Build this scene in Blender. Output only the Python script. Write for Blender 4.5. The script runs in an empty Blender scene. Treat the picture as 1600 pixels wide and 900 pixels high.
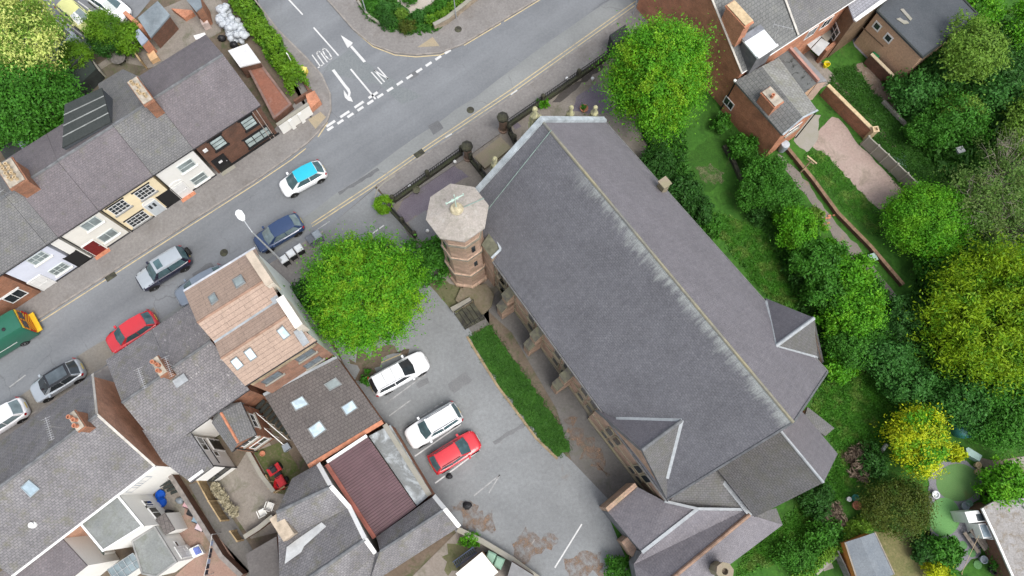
import bpy, math, random
import numpy as np
from mathutils import Vector, Matrix
R = math.radians
random.seed(7); rng = np.random.default_rng(7)
scene = bpy.context.scene
col = scene.collection

# ------------------------------------------------------------------ camera, sky, sun, exposure
CAM_H, TILT, FPX = 55.0, math.atan(315/1109), 1109.0
cam_d = bpy.data.cameras.new('camera'); cam = bpy.data.objects.new('camera', cam_d); col.objects.link(cam)
cam.location = (0, 0, CAM_H); cam.rotation_euler = (TILT, 0, 0)
cam_d.sensor_width = 36; cam_d.lens = 36*FPX/1600; cam_d.clip_end = 2000
scene.camera = cam
SUN_EL, SUN_AZ = 60, 138
world = bpy.data.worlds.new('World'); scene.world = world; world.use_nodes = True
wn, wl = world.node_tree.nodes, world.node_tree.links
bgn = wn['Background']
sky = wn.new('ShaderNodeTexSky'); sky.sky_type = 'NISHITA'; sky.sun_disc = False
sky.sun_elevation = R(SUN_EL); sky.sun_rotation = R(SUN_AZ); sky.air_density = 1.0; sky.dust_density = 3.0
hs = wn.new('ShaderNodeHueSaturation'); hs.inputs['Saturation'].default_value = 0.42
wl.new(sky.outputs[0], hs.inputs['Color']); wl.new(hs.outputs[0], bgn.inputs['Color'])
bgn.inputs['Strength'].default_value = 0.135
sun_d = bpy.data.lights.new('sun', 'SUN'); sun_d.energy = 1.15; sun_d.angle = R(32); sun_d.color = (1, .97, .92)
sun = bpy.data.objects.new('sun', sun_d); col.objects.link(sun)
sun.rotation_euler = (R(90-SUN_EL), 0, R(180-SUN_AZ)); sun.location = (0, 0, 80)
vs = scene.view_settings
vs.view_transform = 'Standard'; vs.look = 'None'; vs.gamma = 1; vs.use_curve_mapping = False
vs.exposure = 1.0

# ------------------------------------------------------------------ pixel of the photograph -> point at height z
CT, ST = math.cos(TILT), math.sin(TILT)
def ray(u, v):
    x = (u-800)/FPX; y = -(v-450)/FPX
    return Vector((x, y*CT+ST, y*ST-CT))
def W(u, v, z=0.0):
    d = ray(u, v); k = (z-CAM_H)/d.z
    return Vector((d.x*k, d.y*k, z))
def q(c, r, x, y, z=0.0): return W(400*c+x/4, 225*r+y/4, z)
def onplane(u, v, p0, n):
    d = ray(u, v); o = Vector((0, 0, CAM_H))
    return o + d*((p0-o).dot(n)/d.dot(n))
def plane3(a, b, c):
    n = (b-a).cross(c-a); n.normalize()
    return n if n.z > 0 else -n

# ------------------------------------------------------------------ materials
MATS = {}
class NT:
    def __init__(s, name, rough=.9, spec=.3):
        s.m = bpy.data.materials.new(name); s.m.use_nodes = True
        s.n, s.l = s.m.node_tree.nodes, s.m.node_tree.links
        s.b = s.n['Principled BSDF']; s.b.inputs['Roughness'].default_value = rough
        s.b.inputs['Specular IOR Level'].default_value = spec
        s.tc = s.n.new('ShaderNodeTexCoord')
    def inp(s, node, key, val):
        if hasattr(val, 'is_linked') or isinstance(val, bpy.types.NodeSocket): s.l.new(val, node.inputs[key])
        else: node.inputs[key].default_value = val
    def map(s, src='Object', scale=(1, 1, 1), rot=0):
        mp = s.n.new('ShaderNodeMapping'); s.l.new(s.tc.outputs[src], mp.inputs[0])
        mp.inputs['Scale'].default_value = scale; mp.inputs['Rotation'].default_value = (0, 0, rot)
        return mp.outputs[0]
    def noise(s, vec, scale, detail=4, rough=.6, dist=0):
        t = s.n.new('ShaderNodeTexNoise'); s.l.new(vec, t.inputs['Vector'])
        t.inputs['Scale'].default_value = scale; t.inputs['Detail'].default_value = detail
        t.inputs['Roughness'].default_value = rough; t.inputs['Distortion'].default_value = dist
        return t.outputs['Fac']
    def ramp(s, fac, lo, hi, a=0, b=1):
        t = s.n.new('ShaderNodeMapRange'); t.clamp = True
        s.l.new(fac, t.inputs[0])
        for i, v in enumerate((lo, hi, a, b)): t.inputs[i+1].default_value = v
        return t.outputs[0]
    def math(s, op, a, b=0.0):
        t = s.n.new('ShaderNodeMath'); t.operation = op; s.inp(t, 0, a); s.inp(t, 1, b); return t.outputs[0]
    def mix(s, fac, a, b, mode='MIX'):
        t = s.n.new('ShaderNodeMix'); t.data_type = 'RGBA'; t.blend_type = mode
        s.inp(t, 0, fac); s.inp(t, 6, c4(a)); s.inp(t, 7, c4(b)); return t.outputs[2]
    def color(s, c): s.inp(s.b, 'Base Color', c4(c))
    def bump(s, h, strength=.4, dist=.02):
        t = s.n.new('ShaderNodeBump'); t.inputs['Strength'].default_value = strength; t.inputs['Distance'].default_value = dist
        s.l.new(h, t.inputs['Height']); s.l.new(t.outputs[0], s.b.inputs['Normal'])
def c4(c):
    if isinstance(c, (tuple, list)): return (c[0], c[1], c[2], 1)
    return c
def sc(c, k): return tuple(x*k for x in c[:3])

def m_plain(name, c, rough=.85, var=.2, scale=1.5, spec=.3, c2=None, metal=0, src='Object'):
    if name in MATS: return MATS[name]
    t = NT(name, rough, spec); v = t.map(src)
    a = t.mix(t.ramp(t.noise(v, scale), .35, .65), sc(c, 1-var), c2 or sc(c, 1+var))
    f = t.ramp(t.noise(v, scale*9, 3), .2, .8, 1-var*.7, 1+var*.5)
    t.color(t.mix(1.0, a, f, 'MULTIPLY')); t.b.inputs['Metallic'].default_value = metal
    MATS[name] = t.m; return t.m
def m_paint(name, c, rough=.25, coat=.6, metal=0.0):
    if name in MATS: return MATS[name]
    t = NT(name, rough, .5); v = t.map()
    t.color(t.mix(t.ramp(t.noise(v, 2.5), .4, .75, 0, .35), c, sc(c, .82)))
    t.b.inputs['Coat Weight'].default_value = coat; t.b.inputs['Coat Roughness'].default_value = .08
    t.b.inputs['Metallic'].default_value = metal
    MATS[name] = t.m; return t.m
def m_glass(name='dark_glass', c=(.02, .026, .03), rough=.06):
    if name in MATS: return MATS[name]
    t = NT(name, rough, .6); v = t.map()
    t.color(t.mix(t.ramp(t.noise(v, 1.2), .4, .7), c, sc(c, 1.8)))
    MATS[name] = t.m; return t.m
def m_tile(name, c1, c2, w=.25, h=.2, mortar=.35, big=.25, moss=None, lichen=None, streak=None, msize=.02, patch=None):
    """rows of slates or tiles laid on the roof's own UV (metres along the eave, metres up the slope, 0 at the top)"""
    if name in MATS: return MATS[name]
    t = NT(name, .75, .35); uv = t.map('UV')
    b = t.n.new('ShaderNodeTexBrick'); t.l.new(uv, b.inputs['Vector'])
    b.inputs['Scale'].default_value = 1; b.inputs['Brick Width'].default_value = w; b.inputs['Row Height'].default_value = h
    b.inputs['Mortar Size'].default_value = msize; b.inputs['Mortar Smooth'].default_value = .3; b.inputs['Bias'].default_value = 0
    b.inputs['Color1'].default_value = c4(c1); b.inputs['Color2'].default_value = c4(c2)
    b.inputs['Mortar'].default_value = c4(sc(c1, mortar)); b.offset = .5
    c = b.outputs['Color']
    n1 = t.noise(uv, .35, 5, .65); n2 = t.noise(uv, 2.2, 4, .7); n3 = t.noise(uv, 11, 3, .7)
    c = t.mix(1.0, c, t.ramp(n1, .3, .7, 1-big, 1+big), 'MULTIPLY')
    n4 = t.noise(t.map('UV', (5, .5, 1)), 1.1, 4, .7)
    c = t.mix(1.0, c, t.ramp(n2, .25, .75, .9, 1.1), 'MULTIPLY')
    c = t.mix(1.0, c, t.ramp(n3, .25, .75, .74, 1.26), 'MULTIPLY')
    c = t.mix(1.0, c, t.ramp(n4, .3, .7, .9, 1.1), 'MULTIPLY')
    if patch: c = t.mix(t.ramp(t.noise(uv, .16, 4, .6), .35, .7, 0, 1), c, t.mix(1.0, c, patch, 'MULTIPLY'))
    if moss:
        mc, lo, hi, amt = moss
        c = t.mix(t.ramp(t.noise(uv, .8, 6, .7), lo, hi, 0, amt), c, mc)
    if lichen:
        lc, lo, hi, amt = lichen
        sv = t.map('UV', (2.2, .9, 1))
        c = t.mix(t.ramp(t.noise(sv, 3.2, 5, .75), lo, hi, 0, amt), c, lc)
    if streak:            # pale run-off stains that start at the ridge and run down the slope
        lc, length, u0, u1, amt = streak
        sp = t.n.new('ShaderNodeSeparateXYZ'); t.l.new(uv, sp.inputs[0])
        depth = t.math('MULTIPLY', sp.outputs[1], -1.0)
        fine = t.noise(t.map('UV', (2.0, .3, 1)), 1, 9, .82); slow = t.noise(t.map('UV', (.3, .05, 1)), 1, 3)
        L = t.ramp(slow, .3, .65, .45*length, length)
        f = t.ramp(t.math('SUBTRACT', fine, t.math('MULTIPLY', t.math('DIVIDE', depth, L), .38)), .28, .46, 0, amt)
        ur = t.math('MULTIPLY', t.ramp(sp.outputs[0], u0, u0+3), t.ramp(sp.outputs[0], u1-2, u1, 1, 0))
        spk = t.ramp(t.noise(uv, 12, 3, .7), .3, .55, .45, 1)
        c = t.mix(t.math('MULTIPLY', t.math('MULTIPLY', f, ur), spk), c, lc)
    t.color(c); t.bump(b.outputs['Fac'], .5, -.02)
    MATS[name] = t.m; return t.m
def m_brick(name, c1, c2, mortar=(.22, .19, .16), grime=(.05, .045, .04), amt=.5, w=.23, h=.078, green=None):
    if name in MATS: return MATS[name]
    t = NT(name, .9, .2); uv = t.map('UV')
    b = t.n.new('ShaderNodeTexBrick'); t.l.new(uv, b.inputs['Vector'])
    b.inputs['Scale'].default_value = 1; b.inputs['Brick Width'].default_value = w; b.inputs['Row Height'].default_value = h
    b.inputs['Mortar Size'].default_value = .012 if h < .1 else .02; b.inputs['Color1'].default_value = c4(c1); b.inputs['Color2'].default_value = c4(c2)
    b.inputs['Mortar'].default_value = c4(mortar)
    c = b.outputs['Color']
    c = t.mix(1.0, c, t.ramp(t.noise(uv, 1.1, 5, .65), .3, .7, .75, 1.25), 'MULTIPLY')
    c = t.mix(1.0, c, t.ramp(t.noise(uv, 8, 3, .7), .3, .7, .8, 1.2), 'MULTIPLY')
    c = t.mix(t.ramp(t.noise(uv, .45, 5, .7), .52, .75, 0, amt), c, grime)
    if green: c = t.mix(t.ramp(t.noise(uv, .7, 5, .7), .5, .72, 0, .6), c, green)
    t.color(c); t.bump(b.outputs['Fac'], .4, -.01)
    MATS[name] = t.m; return t.m
def m_ground(name, cols, scale=.5, fine=6, rough=.95, stain=None, stretch=None, rot=0, contrast=1.0, spots=None):
    """cols: base, second; stain=(colour, lo, hi, amount, scale)"""
    if name in MATS: return MATS[name]
    t = NT(name, rough, .25)
    v = t.map('Object'); vst = t.map('Object', stretch, rot) if stretch else v
    if stretch:
        vr = t.n.new('ShaderNodeVectorRotate'); vr.rotation_type = 'Z_AXIS'; vr.inputs['Angle'].default_value = -rot
        t.l.new(t.tc.outputs['Object'], vr.inputs[0])
        mp = t.n.new('ShaderNodeMapping'); mp.inputs['Scale'].default_value = stretch; t.l.new(vr.outputs[0], mp.inputs[0]); vst = mp.outputs[0]
    c = t.mix(t.ramp(t.noise(vst, scale, 5, .62, .3), .33, .67), cols[0], cols[1])
    if len(cols) > 2: c = t.mix(t.ramp(t.noise(v, scale*2.7, 5, .7, .5), .5, .7), c, cols[2])
    c = t.mix(1.0, c, t.ramp(t.noise(v, fine, 4, .75), .25, .75, 1-.22*contrast, 1+.22*contrast), 'MULTIPLY')
    c = t.mix(1.0, c, t.ramp(t.noise(v, fine*5, 2, .75), .25, .75, 1-.2*contrast, 1+.2*contrast), 'MULTIPLY')
    for s in (stain if isinstance(stain, list) else [stain] if stain else []):
        c = t.mix(t.ramp(t.noise(v, s[4], 6, .72, .6), s[1], s[2], 0, s[3]), c, s[0])
    t.color(c); t.bump(t.noise(v, fine*4, 3), .25, .02)
    MATS[name] = t.m; return t.m
def m_cracked(name, c1, c2, crack, rot):
    """worn tarmac: long tonal bands along the carriageway, patched greys and fine cracks"""
    t = NT(name, .92, .25); v = t.map()
    vr = t.n.new('ShaderNodeVectorRotate'); vr.rotation_type = 'Z_AXIS'; vr.inputs['Angle'].default_value = -rot
    t.l.new(t.tc.outputs['Object'], vr.inputs[0])
    mp = t.n.new('ShaderNodeMapping'); mp.inputs['Scale'].default_value = (.035, .42, 1); t.l.new(vr.outputs[0], mp.inputs[0])
    c = t.mix(t.ramp(t.noise(mp.outputs[0], 1, 4, .55), .35, .65), c1, c2)
    c = t.mix(1.0, c, t.ramp(t.noise(v, .25, 4), .3, .7, .9, 1.1), 'MULTIPLY')
    c = t.mix(1.0, c, t.ramp(t.noise(v, 5, 5, .75), .25, .75, .86, 1.14), 'MULTIPLY')
    c = t.mix(1.0, c, t.ramp(t.noise(v, 28, 2, .8), .2, .8, .82, 1.18), 'MULTIPLY')
    vo = t.n.new('ShaderNodeTexVoronoi'); vo.feature = 'DISTANCE_TO_EDGE'; vo.inputs['Scale'].default_value = .22
    dv = t.n.new('ShaderNodeVectorMath'); dv.operation = 'MULTIPLY_ADD'
    nn = t.n.new('ShaderNodeTexNoise'); nn.inputs['Scale'].default_value = .7; nn.inputs['Detail'].default_value = 5
    t.l.new(v, nn.inputs['Vector']); t.l.new(nn.outputs['Color'], dv.inputs[0]); dv.inputs[1].default_value = (2.2, 2.2, 0); t.l.new(v, dv.inputs[2])
    t.l.new(dv.outputs[0], vo.inputs['Vector'])
    ck = t.math('MULTIPLY', t.ramp(vo.outputs['Distance'], .0, .012, 1, 0), t.ramp(t.noise(v, .12, 3), .48, .6))
    c = t.mix(t.math('MULTIPLY', ck, .55), c, crack)
    t.color(c); t.bump(t.noise(v, 22, 3), .2, .01)
    MATS[name] = t.m; return t.m
def m_leaf(name, c1, c2, c3=None, rough=.6, trans=.25):
    if name in MATS: return MATS[name]
    t = NT(name, rough, .25)
    g = t.n.new('ShaderNodeNewGeometry')
    rnd = g.outputs['Random Per Island']; v = t.map()
    c = t.mix(t.ramp(rnd, 0, 1, .2, .8), c1, c2)
    if c3: c = t.mix(t.ramp(t.noise(v, .8, 3), .5, .62, 0, .85), c, c3)
    c = t.mix(1.0, c, t.ramp(t.noise(v, 1.1, 3), .3, .7, .72, 1.25), 'MULTIPLY')
    t.color(c)
    tr = t.n.new('ShaderNodeBsdfTranslucent'); t.l.new(c, tr.inputs[0])
    mx = t.n.new('ShaderNodeMixShader'); mx.inputs[0].default_value = trans
    t.l.new(t.b.outputs[0], mx.inputs[1]); t.l.new(tr.outputs[0], mx.inputs[2])
    t.l.new(mx.outputs[0], t.n['Material Output'].inputs[0])
    MATS[name] = t.m; return t.m

# ------------------------------------------------------------------ mesh builder
class MB:
    def __init__(s): s.v, s.f, s.mi, s.uvd = [], [], [], []
    def poly(s, pts, mi=0, udir=None):
        i = len(s.v); s.v += [Vector(p) for p in pts]; s.f.append(list(range(i, i+len(pts)))); s.mi.append(mi); s.uvd.append(udir)
        return s
    def mesh(s, verts, faces, mi=0):
        i = len(s.v); s.v += [Vector(p) for p in verts]
        for f in faces: s.f.append([i+k for k in f]); s.mi.append(mi); s.uvd.append(None)
        return s
    def extrude(s, pts, dz, mi=0, mis=None, cap=True):
        """polygon pts moved by vector dz: closed prism"""
        n = len(pts); dz = Vector(dz) if hasattr(dz, '__len__') else Vector((0, 0, dz))
        a = [Vector(p) for p in pts]; b = [p+dz for p in a]
        nrm = Vector((0, 0, 0))
        for k in range(n): nrm += a[k].cross(a[(k+1) % n])
        if nrm.dot(dz) > 0: a, b = a, b
        else: a, b = a[::-1], b[::-1]
        ms = mi if mis is None else mis
        if cap: s.poly(b, mi); s.poly(a[::-1], mi)
        for k in range(n):
            s.poly([a[k], a[(k+1) % n], b[(k+1) % n], b[k]], ms)
        return s
    def box(s, c, x, y, z, mi=0):
        """centre, half-axis vectors"""
        c, x, y, z = Vector(c), Vector(x), Vector(y), Vector(z)
        return s.extrude([c-x-y-z, c+x-y-z, c+x+y-z, c-x+y-z], z*2, mi)
    def abox(s, x0, x1, y0, y1, z0, z1, mi=0):
        return s.extrude([(x0, y0, z0), (x1, y0, z0), (x1, y1, z0), (x0, y1, z0)], z1-z0, mi)
    def tube(s, pts, r, n=8, mi=0, caps=True):
        pts = [Vector(p) for p in pts]; rs = r if isinstance(r, (list, tuple)) else [r]*len(pts)
        rings = []
        for k, p in enumerate(pts):
            d = (pts[min(k+1, len(pts)-1)]-pts[max(k-1, 0)]).normalized()
            a = d.cross(Vector((0, 0, 1)) if abs(d.z) < .95 else Vector((1, 0, 0))).normalized(); b = d.cross(a)
            rings.append([p+(a*math.cos(2*math.pi*j/n)+b*math.sin(2*math.pi*j/n))*rs[k] for j in range(n)])
        i = len(s.v)
        for rg in rings: s.v += rg
        for k in range(len(pts)-1):
            for j in range(n):
                s.f.append([i+k*n+j, i+k*n+(j+1) % n, i+(k+1)*n+(j+1) % n, i+(k+1)*n+j]); s.mi.append(mi); s.uvd.append(None)
        if caps:
            s.f.append([i+j for j in range(n)][::-1]); s.mi.append(mi); s.uvd.append(None)
            s.f.append([i+(len(pts)-1)*n+j for j in range(n)]); s.mi.append(mi); s.uvd.append(None)
        return s
    def lathe(s, prof, c=(0, 0, 0), n=16, mi=0, rot=0):
        c = Vector(c); i = len(s.v)
        for r, z in prof:
            for j in range(n):
                a = 2*math.pi*j/n+rot; s.v.append(c+Vector((r*math.cos(a), r*math.sin(a), z)))
        for k in range(len(prof)-1):
            for j in range(n):
                s.f.append([i+k*n+j, i+k*n+(j+1) % n, i+(k+1)*n+(j+1) % n, i+(k+1)*n+j]); s.mi.append(mi); s.uvd.append(None)
        s.f.append([i+j for j in range(n)][::-1]); s.mi.append(mi); s.uvd.append(None)
        s.f.append([i+(len(prof)-1)*n+j for j in range(n)]); s.mi.append(mi); s.uvd.append(None)
        return s
    def build(s, name, mats, parent=None, smooth=None):
        if not isinstance(mats, (list, tuple)): mats = [mats]
        me = bpy.data.meshes.new(name)
        o3 = Vector((0, 0, 0))
        if parent is not None:
            pp = parent
            while pp is not None: o3 = o3+pp.location; pp = pp.parent
        elif s.v:
            lo = Vector([min(p[k] for p in s.v) for k in range(3)]); hi = Vector([max(p[k] for p in s.v) for k in range(3)])
            o3 = Vector(((lo.x+hi.x)/2, (lo.y+hi.y)/2, lo.z))
        me.from_pydata([tuple(p-o3) for p in s.v], [], s.f)
        for m in mats: me.materials.append(m)
        me.polygons.foreach_set('material_index', s.mi)
        uv = me.uv_layers.new(name='UVMap'); data = np.zeros(len(me.loops)*2, dtype=np.float32)
        li = 0
        for fi, f in enumerate(s.f):
            P = [s.v[k] for k in f]
            n = Vector((0, 0, 0))
            for k in range(len(P)): n += P[k].cross(P[(k+1) % len(P)])
            n = n.normalized() if n.length > 1e-9 else Vector((0, 0, 1))
            ud = s.uvd[fi]
            if ud is None:
                ud = Vector((0, 0, 1)).cross(n)
                ud = ud.normalized() if ud.length > 1e-3 else Vector((.79, .62, 0))
            else: ud = Vector(ud).normalized()
            vd = n.cross(ud)
            if vd.z < -1e-6: vd, ud = -vd, -ud
            vt = max(p.dot(vd) for p in P) if abs(n.z) < .995 else 0
            u0 = min(p.dot(ud) for p in P) if abs(n.z) < .995 else 0
            for p in P:
                data[li*2] = p.dot(ud)-u0; data[li*2+1] = p.dot(vd)-vt; li += 1
        uv.data.foreach_set('uv', data)
        me.validate(); 
        if smooth is not None:
            me.polygons.foreach_set('use_smooth', [True]*len(me.polygons)); me.set_sharp_from_angle(angle=R(smooth))
        me.update()
        ob = bpy.data.objects.new(name, me); col.objects.link(ob)
        if parent is not None: ob.parent = parent
        else: ob.location = o3
        return ob
def tag(o, label, cat, group=None):
    o['label'] = label; o['category'] = cat
    if group: o['group'] = group
    return o
def thing(name, label, cat, loc=(0, 0, 0), rz=0, group=None):
    o = bpy.data.objects.new(name, None); col.objects.link(o); o.location = loc; o.rotation_euler = (0, 0, rz)
    o.empty_display_size = .3
    return tag(o, label, cat, group)
def dup(o, loc, rz=None, label=None):
    def cp(a, par):
        c = a.copy(); col.objects.link(c); c.parent = par
        for ch in list(a.children): cp(ch, c)
        return c
    r = cp(o, None); r.location = loc
    if rz is not None: r.rotation_euler = (0, 0, rz)
    if label: r['label'] = label
    return r
def jag(pts, step=.5, amp=.12):
    out = []
    for k in range(len(pts)):
        a, b = pts[k], pts[(k+1) % len(pts)]; d = b-a; n = max(1, int(d.length/step))
        nr = Vector((-d.y, d.x, 0)).normalized() if d.length > 1e-6 else Vector((0, 0, 0))
        for j in range(n):
            p = a+d*(j/n)
            if j: p = p+nr*random.gauss(0, amp)
            out.append(p)
    return out
def sheet(name, pts, z, m, jagged=0, step=.5):
    P = [Vector((p[0], p[1], z)) for p in pts]
    if jagged: P = jag(P, step, jagged)
    n = sum((P[k].x*P[(k+1) % len(P)].y-P[(k+1) % len(P)].x*P[k].y) for k in range(len(P)))
    if n < 0: P = P[::-1]
    o = MB().poly(P).build(name, m); o['kind'] = 'structure'; return o
def slab(name, pts, z0, z1, m):
    P = [Vector((p[0], p[1], z0)) for p in pts]
    o = MB().extrude(P, z1-z0).build(name, m); o['kind'] = 'structure'; return o
def offs(pts, d):
    """polyline offset to the left by d"""
    out = []
    for k, p in enumerate(pts):
        a = pts[max(k-1, 0)]; b = pts[min(k+1, len(pts)-1)]
        t = (Vector((b[0]-a[0], b[1]-a[1], 0))).normalized(); out.append(Vector((p[0]-t.y*d, p[1]+t.x*d, 0)))
    return out
def ribbon(mb, pts, w, z0, z1, mi=0):
    a = offs(pts, w/2); b = offs(pts, -w/2)
    for k in range(len(pts)-1):
        A = [Vector((p.x, p.y, z0)) for p in (a[k], b[k], b[k+1], a[k+1])]
        if z1 > z0: mb.extrude(A, z1-z0, mi)
        else: mb.poly([A[0], A[1], A[2], A[3]] if (A[1]-A[0]).cross(A[2]-A[0]).z > 0 else A[::-1], mi)
    return mb
def px(*pts, z=0): return [W(u, v, z) for u, v in pts]

# ------------------------------------------------------------------ palette
ROT = math.atan2(.62, .785)
M_ASPH = m_cracked('road_tarmac', (.150, .158, .168), (.195, .205, .215), (.09, .09, .09), ROT)
M_ASPH2 = m_cracked('old_lane_tarmac', (.19, .20, .198), (.222, .23, .227), (.10, .10, .10), ROT)
M_PAVE = m_ground('pavement_tarmac', [(.185, .174, .165), (.22, .208, .198)], .4, 5, stain=((.12, .105, .09), .52, .7, .5, .5))
M_KERB = m_plain('kerb_stone', (.24, .22, .2), .9, .2, 2)
M_WHITE_LINE = m_ground('white_road_paint', [(.58, .58, .57), (.5, .5, .49)], 1.2, 9, stain=((.26, .26, .26), .58, .72, .75, 3.5))
M_OLD_LINE = m_ground('worn_white_paint', [(.36, .36, .35), (.27, .27, .27)], 1.2, 9, stain=((.19, .19, .19), .46, .6, .9, 2.5))
M_YEL_LINE = m_ground('yellow_road_paint', [(.52, .42, .24), (.45, .37, .22)], 1.2, 9, stain=((.24, .22, .19), .5, .66, .8, 3))
M_PALEYEL = m_ground('buff_tactile_paving', [(.33, .27, .18), (.28, .24, .17)], 1.5, 9)
M_CARPARK = m_ground('car_park_tarmac', [(.165, .171, .174), (.232, .243, .246), (.2, .207, .21)], .16, 4, stain=[((.12, .118, .115), .6, .8, .35, .4), ((.16, .11, .075), .63, .72, .4, .55)], contrast=.8)
M_DARKPATH = m_ground('mossy_dark_path', [(.115, .108, .10), (.148, .14, .13)], .5, 5, stain=((.085, .09, .055), .55, .7, .6, .8))
M_DIRT = m_ground('bare_earth', [(.11, .085, .062), (.15, .12, .09)], .7, 5, stain=((.05, .075, .025), .5, .65, .7, .9))
M_LITTER = m_ground('brown_leaf_litter', [(.24, .155, .105), (.19, .13, .09), (.27, .20, .15)], 2.5, 8, contrast=1.2)
M_GRASS = m_ground('mown_grass', [(.026, .082, .010), (.04, .112, .014), (.021, .062, .009)], .6, 7, contrast=1.7, stain=((.10, .09, .05), .6, .75, .5, .9))
M_ROUGH = m_ground('rough_grass', [(.03, .10, .012), (.05, .14, .018), (.022, .065, .009)], .35, 4, contrast=1.6, stain=[((.09, .105, .035), .58, .75, .55, .4)])
M_DRYGRASS = m_ground('dry_grass', [(.17, .15, .07), (.12, .13, .05), (.21, .18, .09)], .7, 7, contrast=1.5)
M_GRAVEL = m_ground('purple_slate_chippings', [(.145, .125, .15), (.185, .165, .19)], .8, 12, contrast=2, stain=((.09, .1, .05), .56, .7, .5, .8))
M_YARD = m_ground('yard_concrete', [(.2, .175, .15), (.25, .225, .195)], .5, 6, stain=((.09, .095, .055), .5, .68, .65, .6))
M_PINK = m_ground('pinkish_concrete', [(.3, .225, .195), (.35, .28, .24)], .5, 5, stain=((.14, .12, .08), .52, .7, .7, .45))
M_REDPAVE = m_ground('reddish_block_paving', [(.25, .16, .125), (.3, .205, .165)], .5, 8, stain=((.15, .14, .08), .5, .66, .7, .5))
M_GREYPAVE = m_ground('grey_chippings', [(.2, .19, .2), (.25, .24, .25)], .8, 10)
M_STONE = m_brick('red_sandstone', (.42, .285, .21), (.35, .235, .17), (.29, .215, .165), (.14, .115, .08), .5, .55, .3, green=(.16, .155, .08))
M_STONE_PALE = m_plain('pale_dressed_stone', (.34, .28, .21), .9, .22, 1.3, c2=(.24, .22, .14))
M_COPING = m_plain('lead_white_coping', (.38, .42, .44), .7, .25, 1.2)
M_LEAD = m_plain('lead_flashing', (.46, .49, .51), .6, .22, 2.5, c2=(.27, .29, .3))
M_IRON = m_plain('black_iron', (.018, .018, .018), .55, .2, 3)
M_DARKSTONE = m_plain('sooty_stone', (.05, .047, .042), .95, .35, 2, c2=(.085, .085, .055))
M_BLACKPAINT = m_plain('black_gloss_paint', (.014, .014, .015), .35, .1, 2)
M_WHITEPAINT = m_plain('white_gloss_paint', (.72, .72, .7), .45, .05, 1.5)
M_GLASS = m_glass()
M_GLASSB = m_glass('sky_blue_glass', (.20, .25, .28), .12)
M_GLASSG = m_glass('net_curtain_glass', (.30, .36, .35), .2)
M_WHITE_R = m_plain('white_render', (.80, .79, .75), .85, .06, .6, c2=(.75, .74, .69))
M_CREAM_R = m_plain('cream_render', (.80, .68, .45), .85, .06, .6)
M_BLUE_R = m_plain('pale_blue_render', (.62, .65, .73), .85, .06, .6)
M_TAN_R = m_ground('tan_render', [(.54, .35, .23), (.48, .32, .21)], .5, 6, stain=((.2, .16, .09), .58, .75, .5, .5))
M_BRICK_BR = m_brick('brown_brick', (.16, .072, .045), (.13, .06, .04), (.12, .085, .065))
M_BRICK_OR = m_brick('orange_brick', (.34, .14, .075), (.26, .105, .06), (.25, .17, .12))
M_BRICK_RED = m_brick('red_brick', (.52, .205, .115), (.44, .175, .1), (.4, .24, .16), (.17, .095, .07), .5)
M_BRICK_GAB = m_brick('sooty_red_brick', (.54, .28, .18), (.45, .235, .155), (.38, .26, .19), (.18, .12, .095), .5)
M_SLATE_P = m_tile('purple_slates', (.148, .131, .137), (.12, .109, .116), .22, .16, .75, .16, moss=((.13, .135, .075), .58, .78, .4))
M_SLATE_G = m_tile('grey_slates', (.128, .127, .128), (.155, .153, .15), .24, .17, .72, .16, moss=((.15, .15, .085), .54, .75, .5), lichen=((.3, .3, .28), .64, .72, .5))
M_SLATE_L = m_tile('lichened_slates', (.148, .141, .147), (.19, .181, .183), .24, .17, .7, .16, moss=((.14, .135, .06), .56, .75, .55), lichen=((.5, .48, .47), .58, .68, .8))
M_SLATE_S = m_tile('southern_slates', (.148, .143, .148), (.188, .181, .184), .26, .18, .68, .18, moss=((.13, .125, .07), .52, .72, .6), lichen=((.30, .30, .295), .6, .72, .6))
M_SLATE_N = m_tile('nave_slates_grey', (.140, .140, .152), (.117, .117, .13), .24, .17, .75, .12, lichen=((.3, .29, .29), .63, .73, .5), streak=((.43, .46, .43), 2.3, 4.0, 28, .62))
M_SLATE_NR = m_tile('nave_slates_purple', (.180, .169, .182), (.156, .148, .163), .24, .17, .82, .08, lichen=((.36, .34, .34), .655, .71, .6))
M_SLATE_CH = m_tile('chancel_slates', (.112, .112, .112), (.128, .124, .126), .24, .17, .72, .16, moss=((.10, .10, .07), .45, .7, .5))
M_TILE_O = m_tile('salmon_concrete_tiles', (.34, .25, .195), (.315, .232, .182), 3.0, .34, .5, .08, moss=((.28, .22, .15), .6, .8, .4), msize=.015)
M_TILE_B = m_tile('brown_concrete_tiles', (.108, .095, .09), (.124, .11, .103), .3, .25, .65, .15, moss=((.15, .14, .12), .55, .75, .4))
M_TILE_C = m_tile('grey_concrete_tiles', (.13, .133, .13), (.155, .157, .15), .3, .3, .6, .15, moss=((.2, .2, .17), .58, .75, .5), lichen=((.4, .4, .37), .64, .7, .7), msize=.02)
M_FELT = m_ground('grey_roof_felt', [(.17, .18, .175), (.23, .24, .23)], .6, 8, stain=((.13, .14, .10), .5, .68, .6, .7))
M_FELT_D = m_ground('dark_roof_felt', [(.062, .07, .078), (.085, .092, .1)], .4, 8)
M_FELT_BK = m_ground('black_roof_felt', [(.032, .038, .036), (.045, .05, .048)], .5, 8)
M_RIDGE = m_plain('grey_ridge_tiles', (.13, .135, .14), .9, .25, 2)
M_TERRA2 = m_plain('dull_clay_ridge', (.25, .165, .12), .9, .25, 2)
M_TERRA = m_plain('terracotta', (.45, .19, .11), .85, .2, 3)
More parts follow.
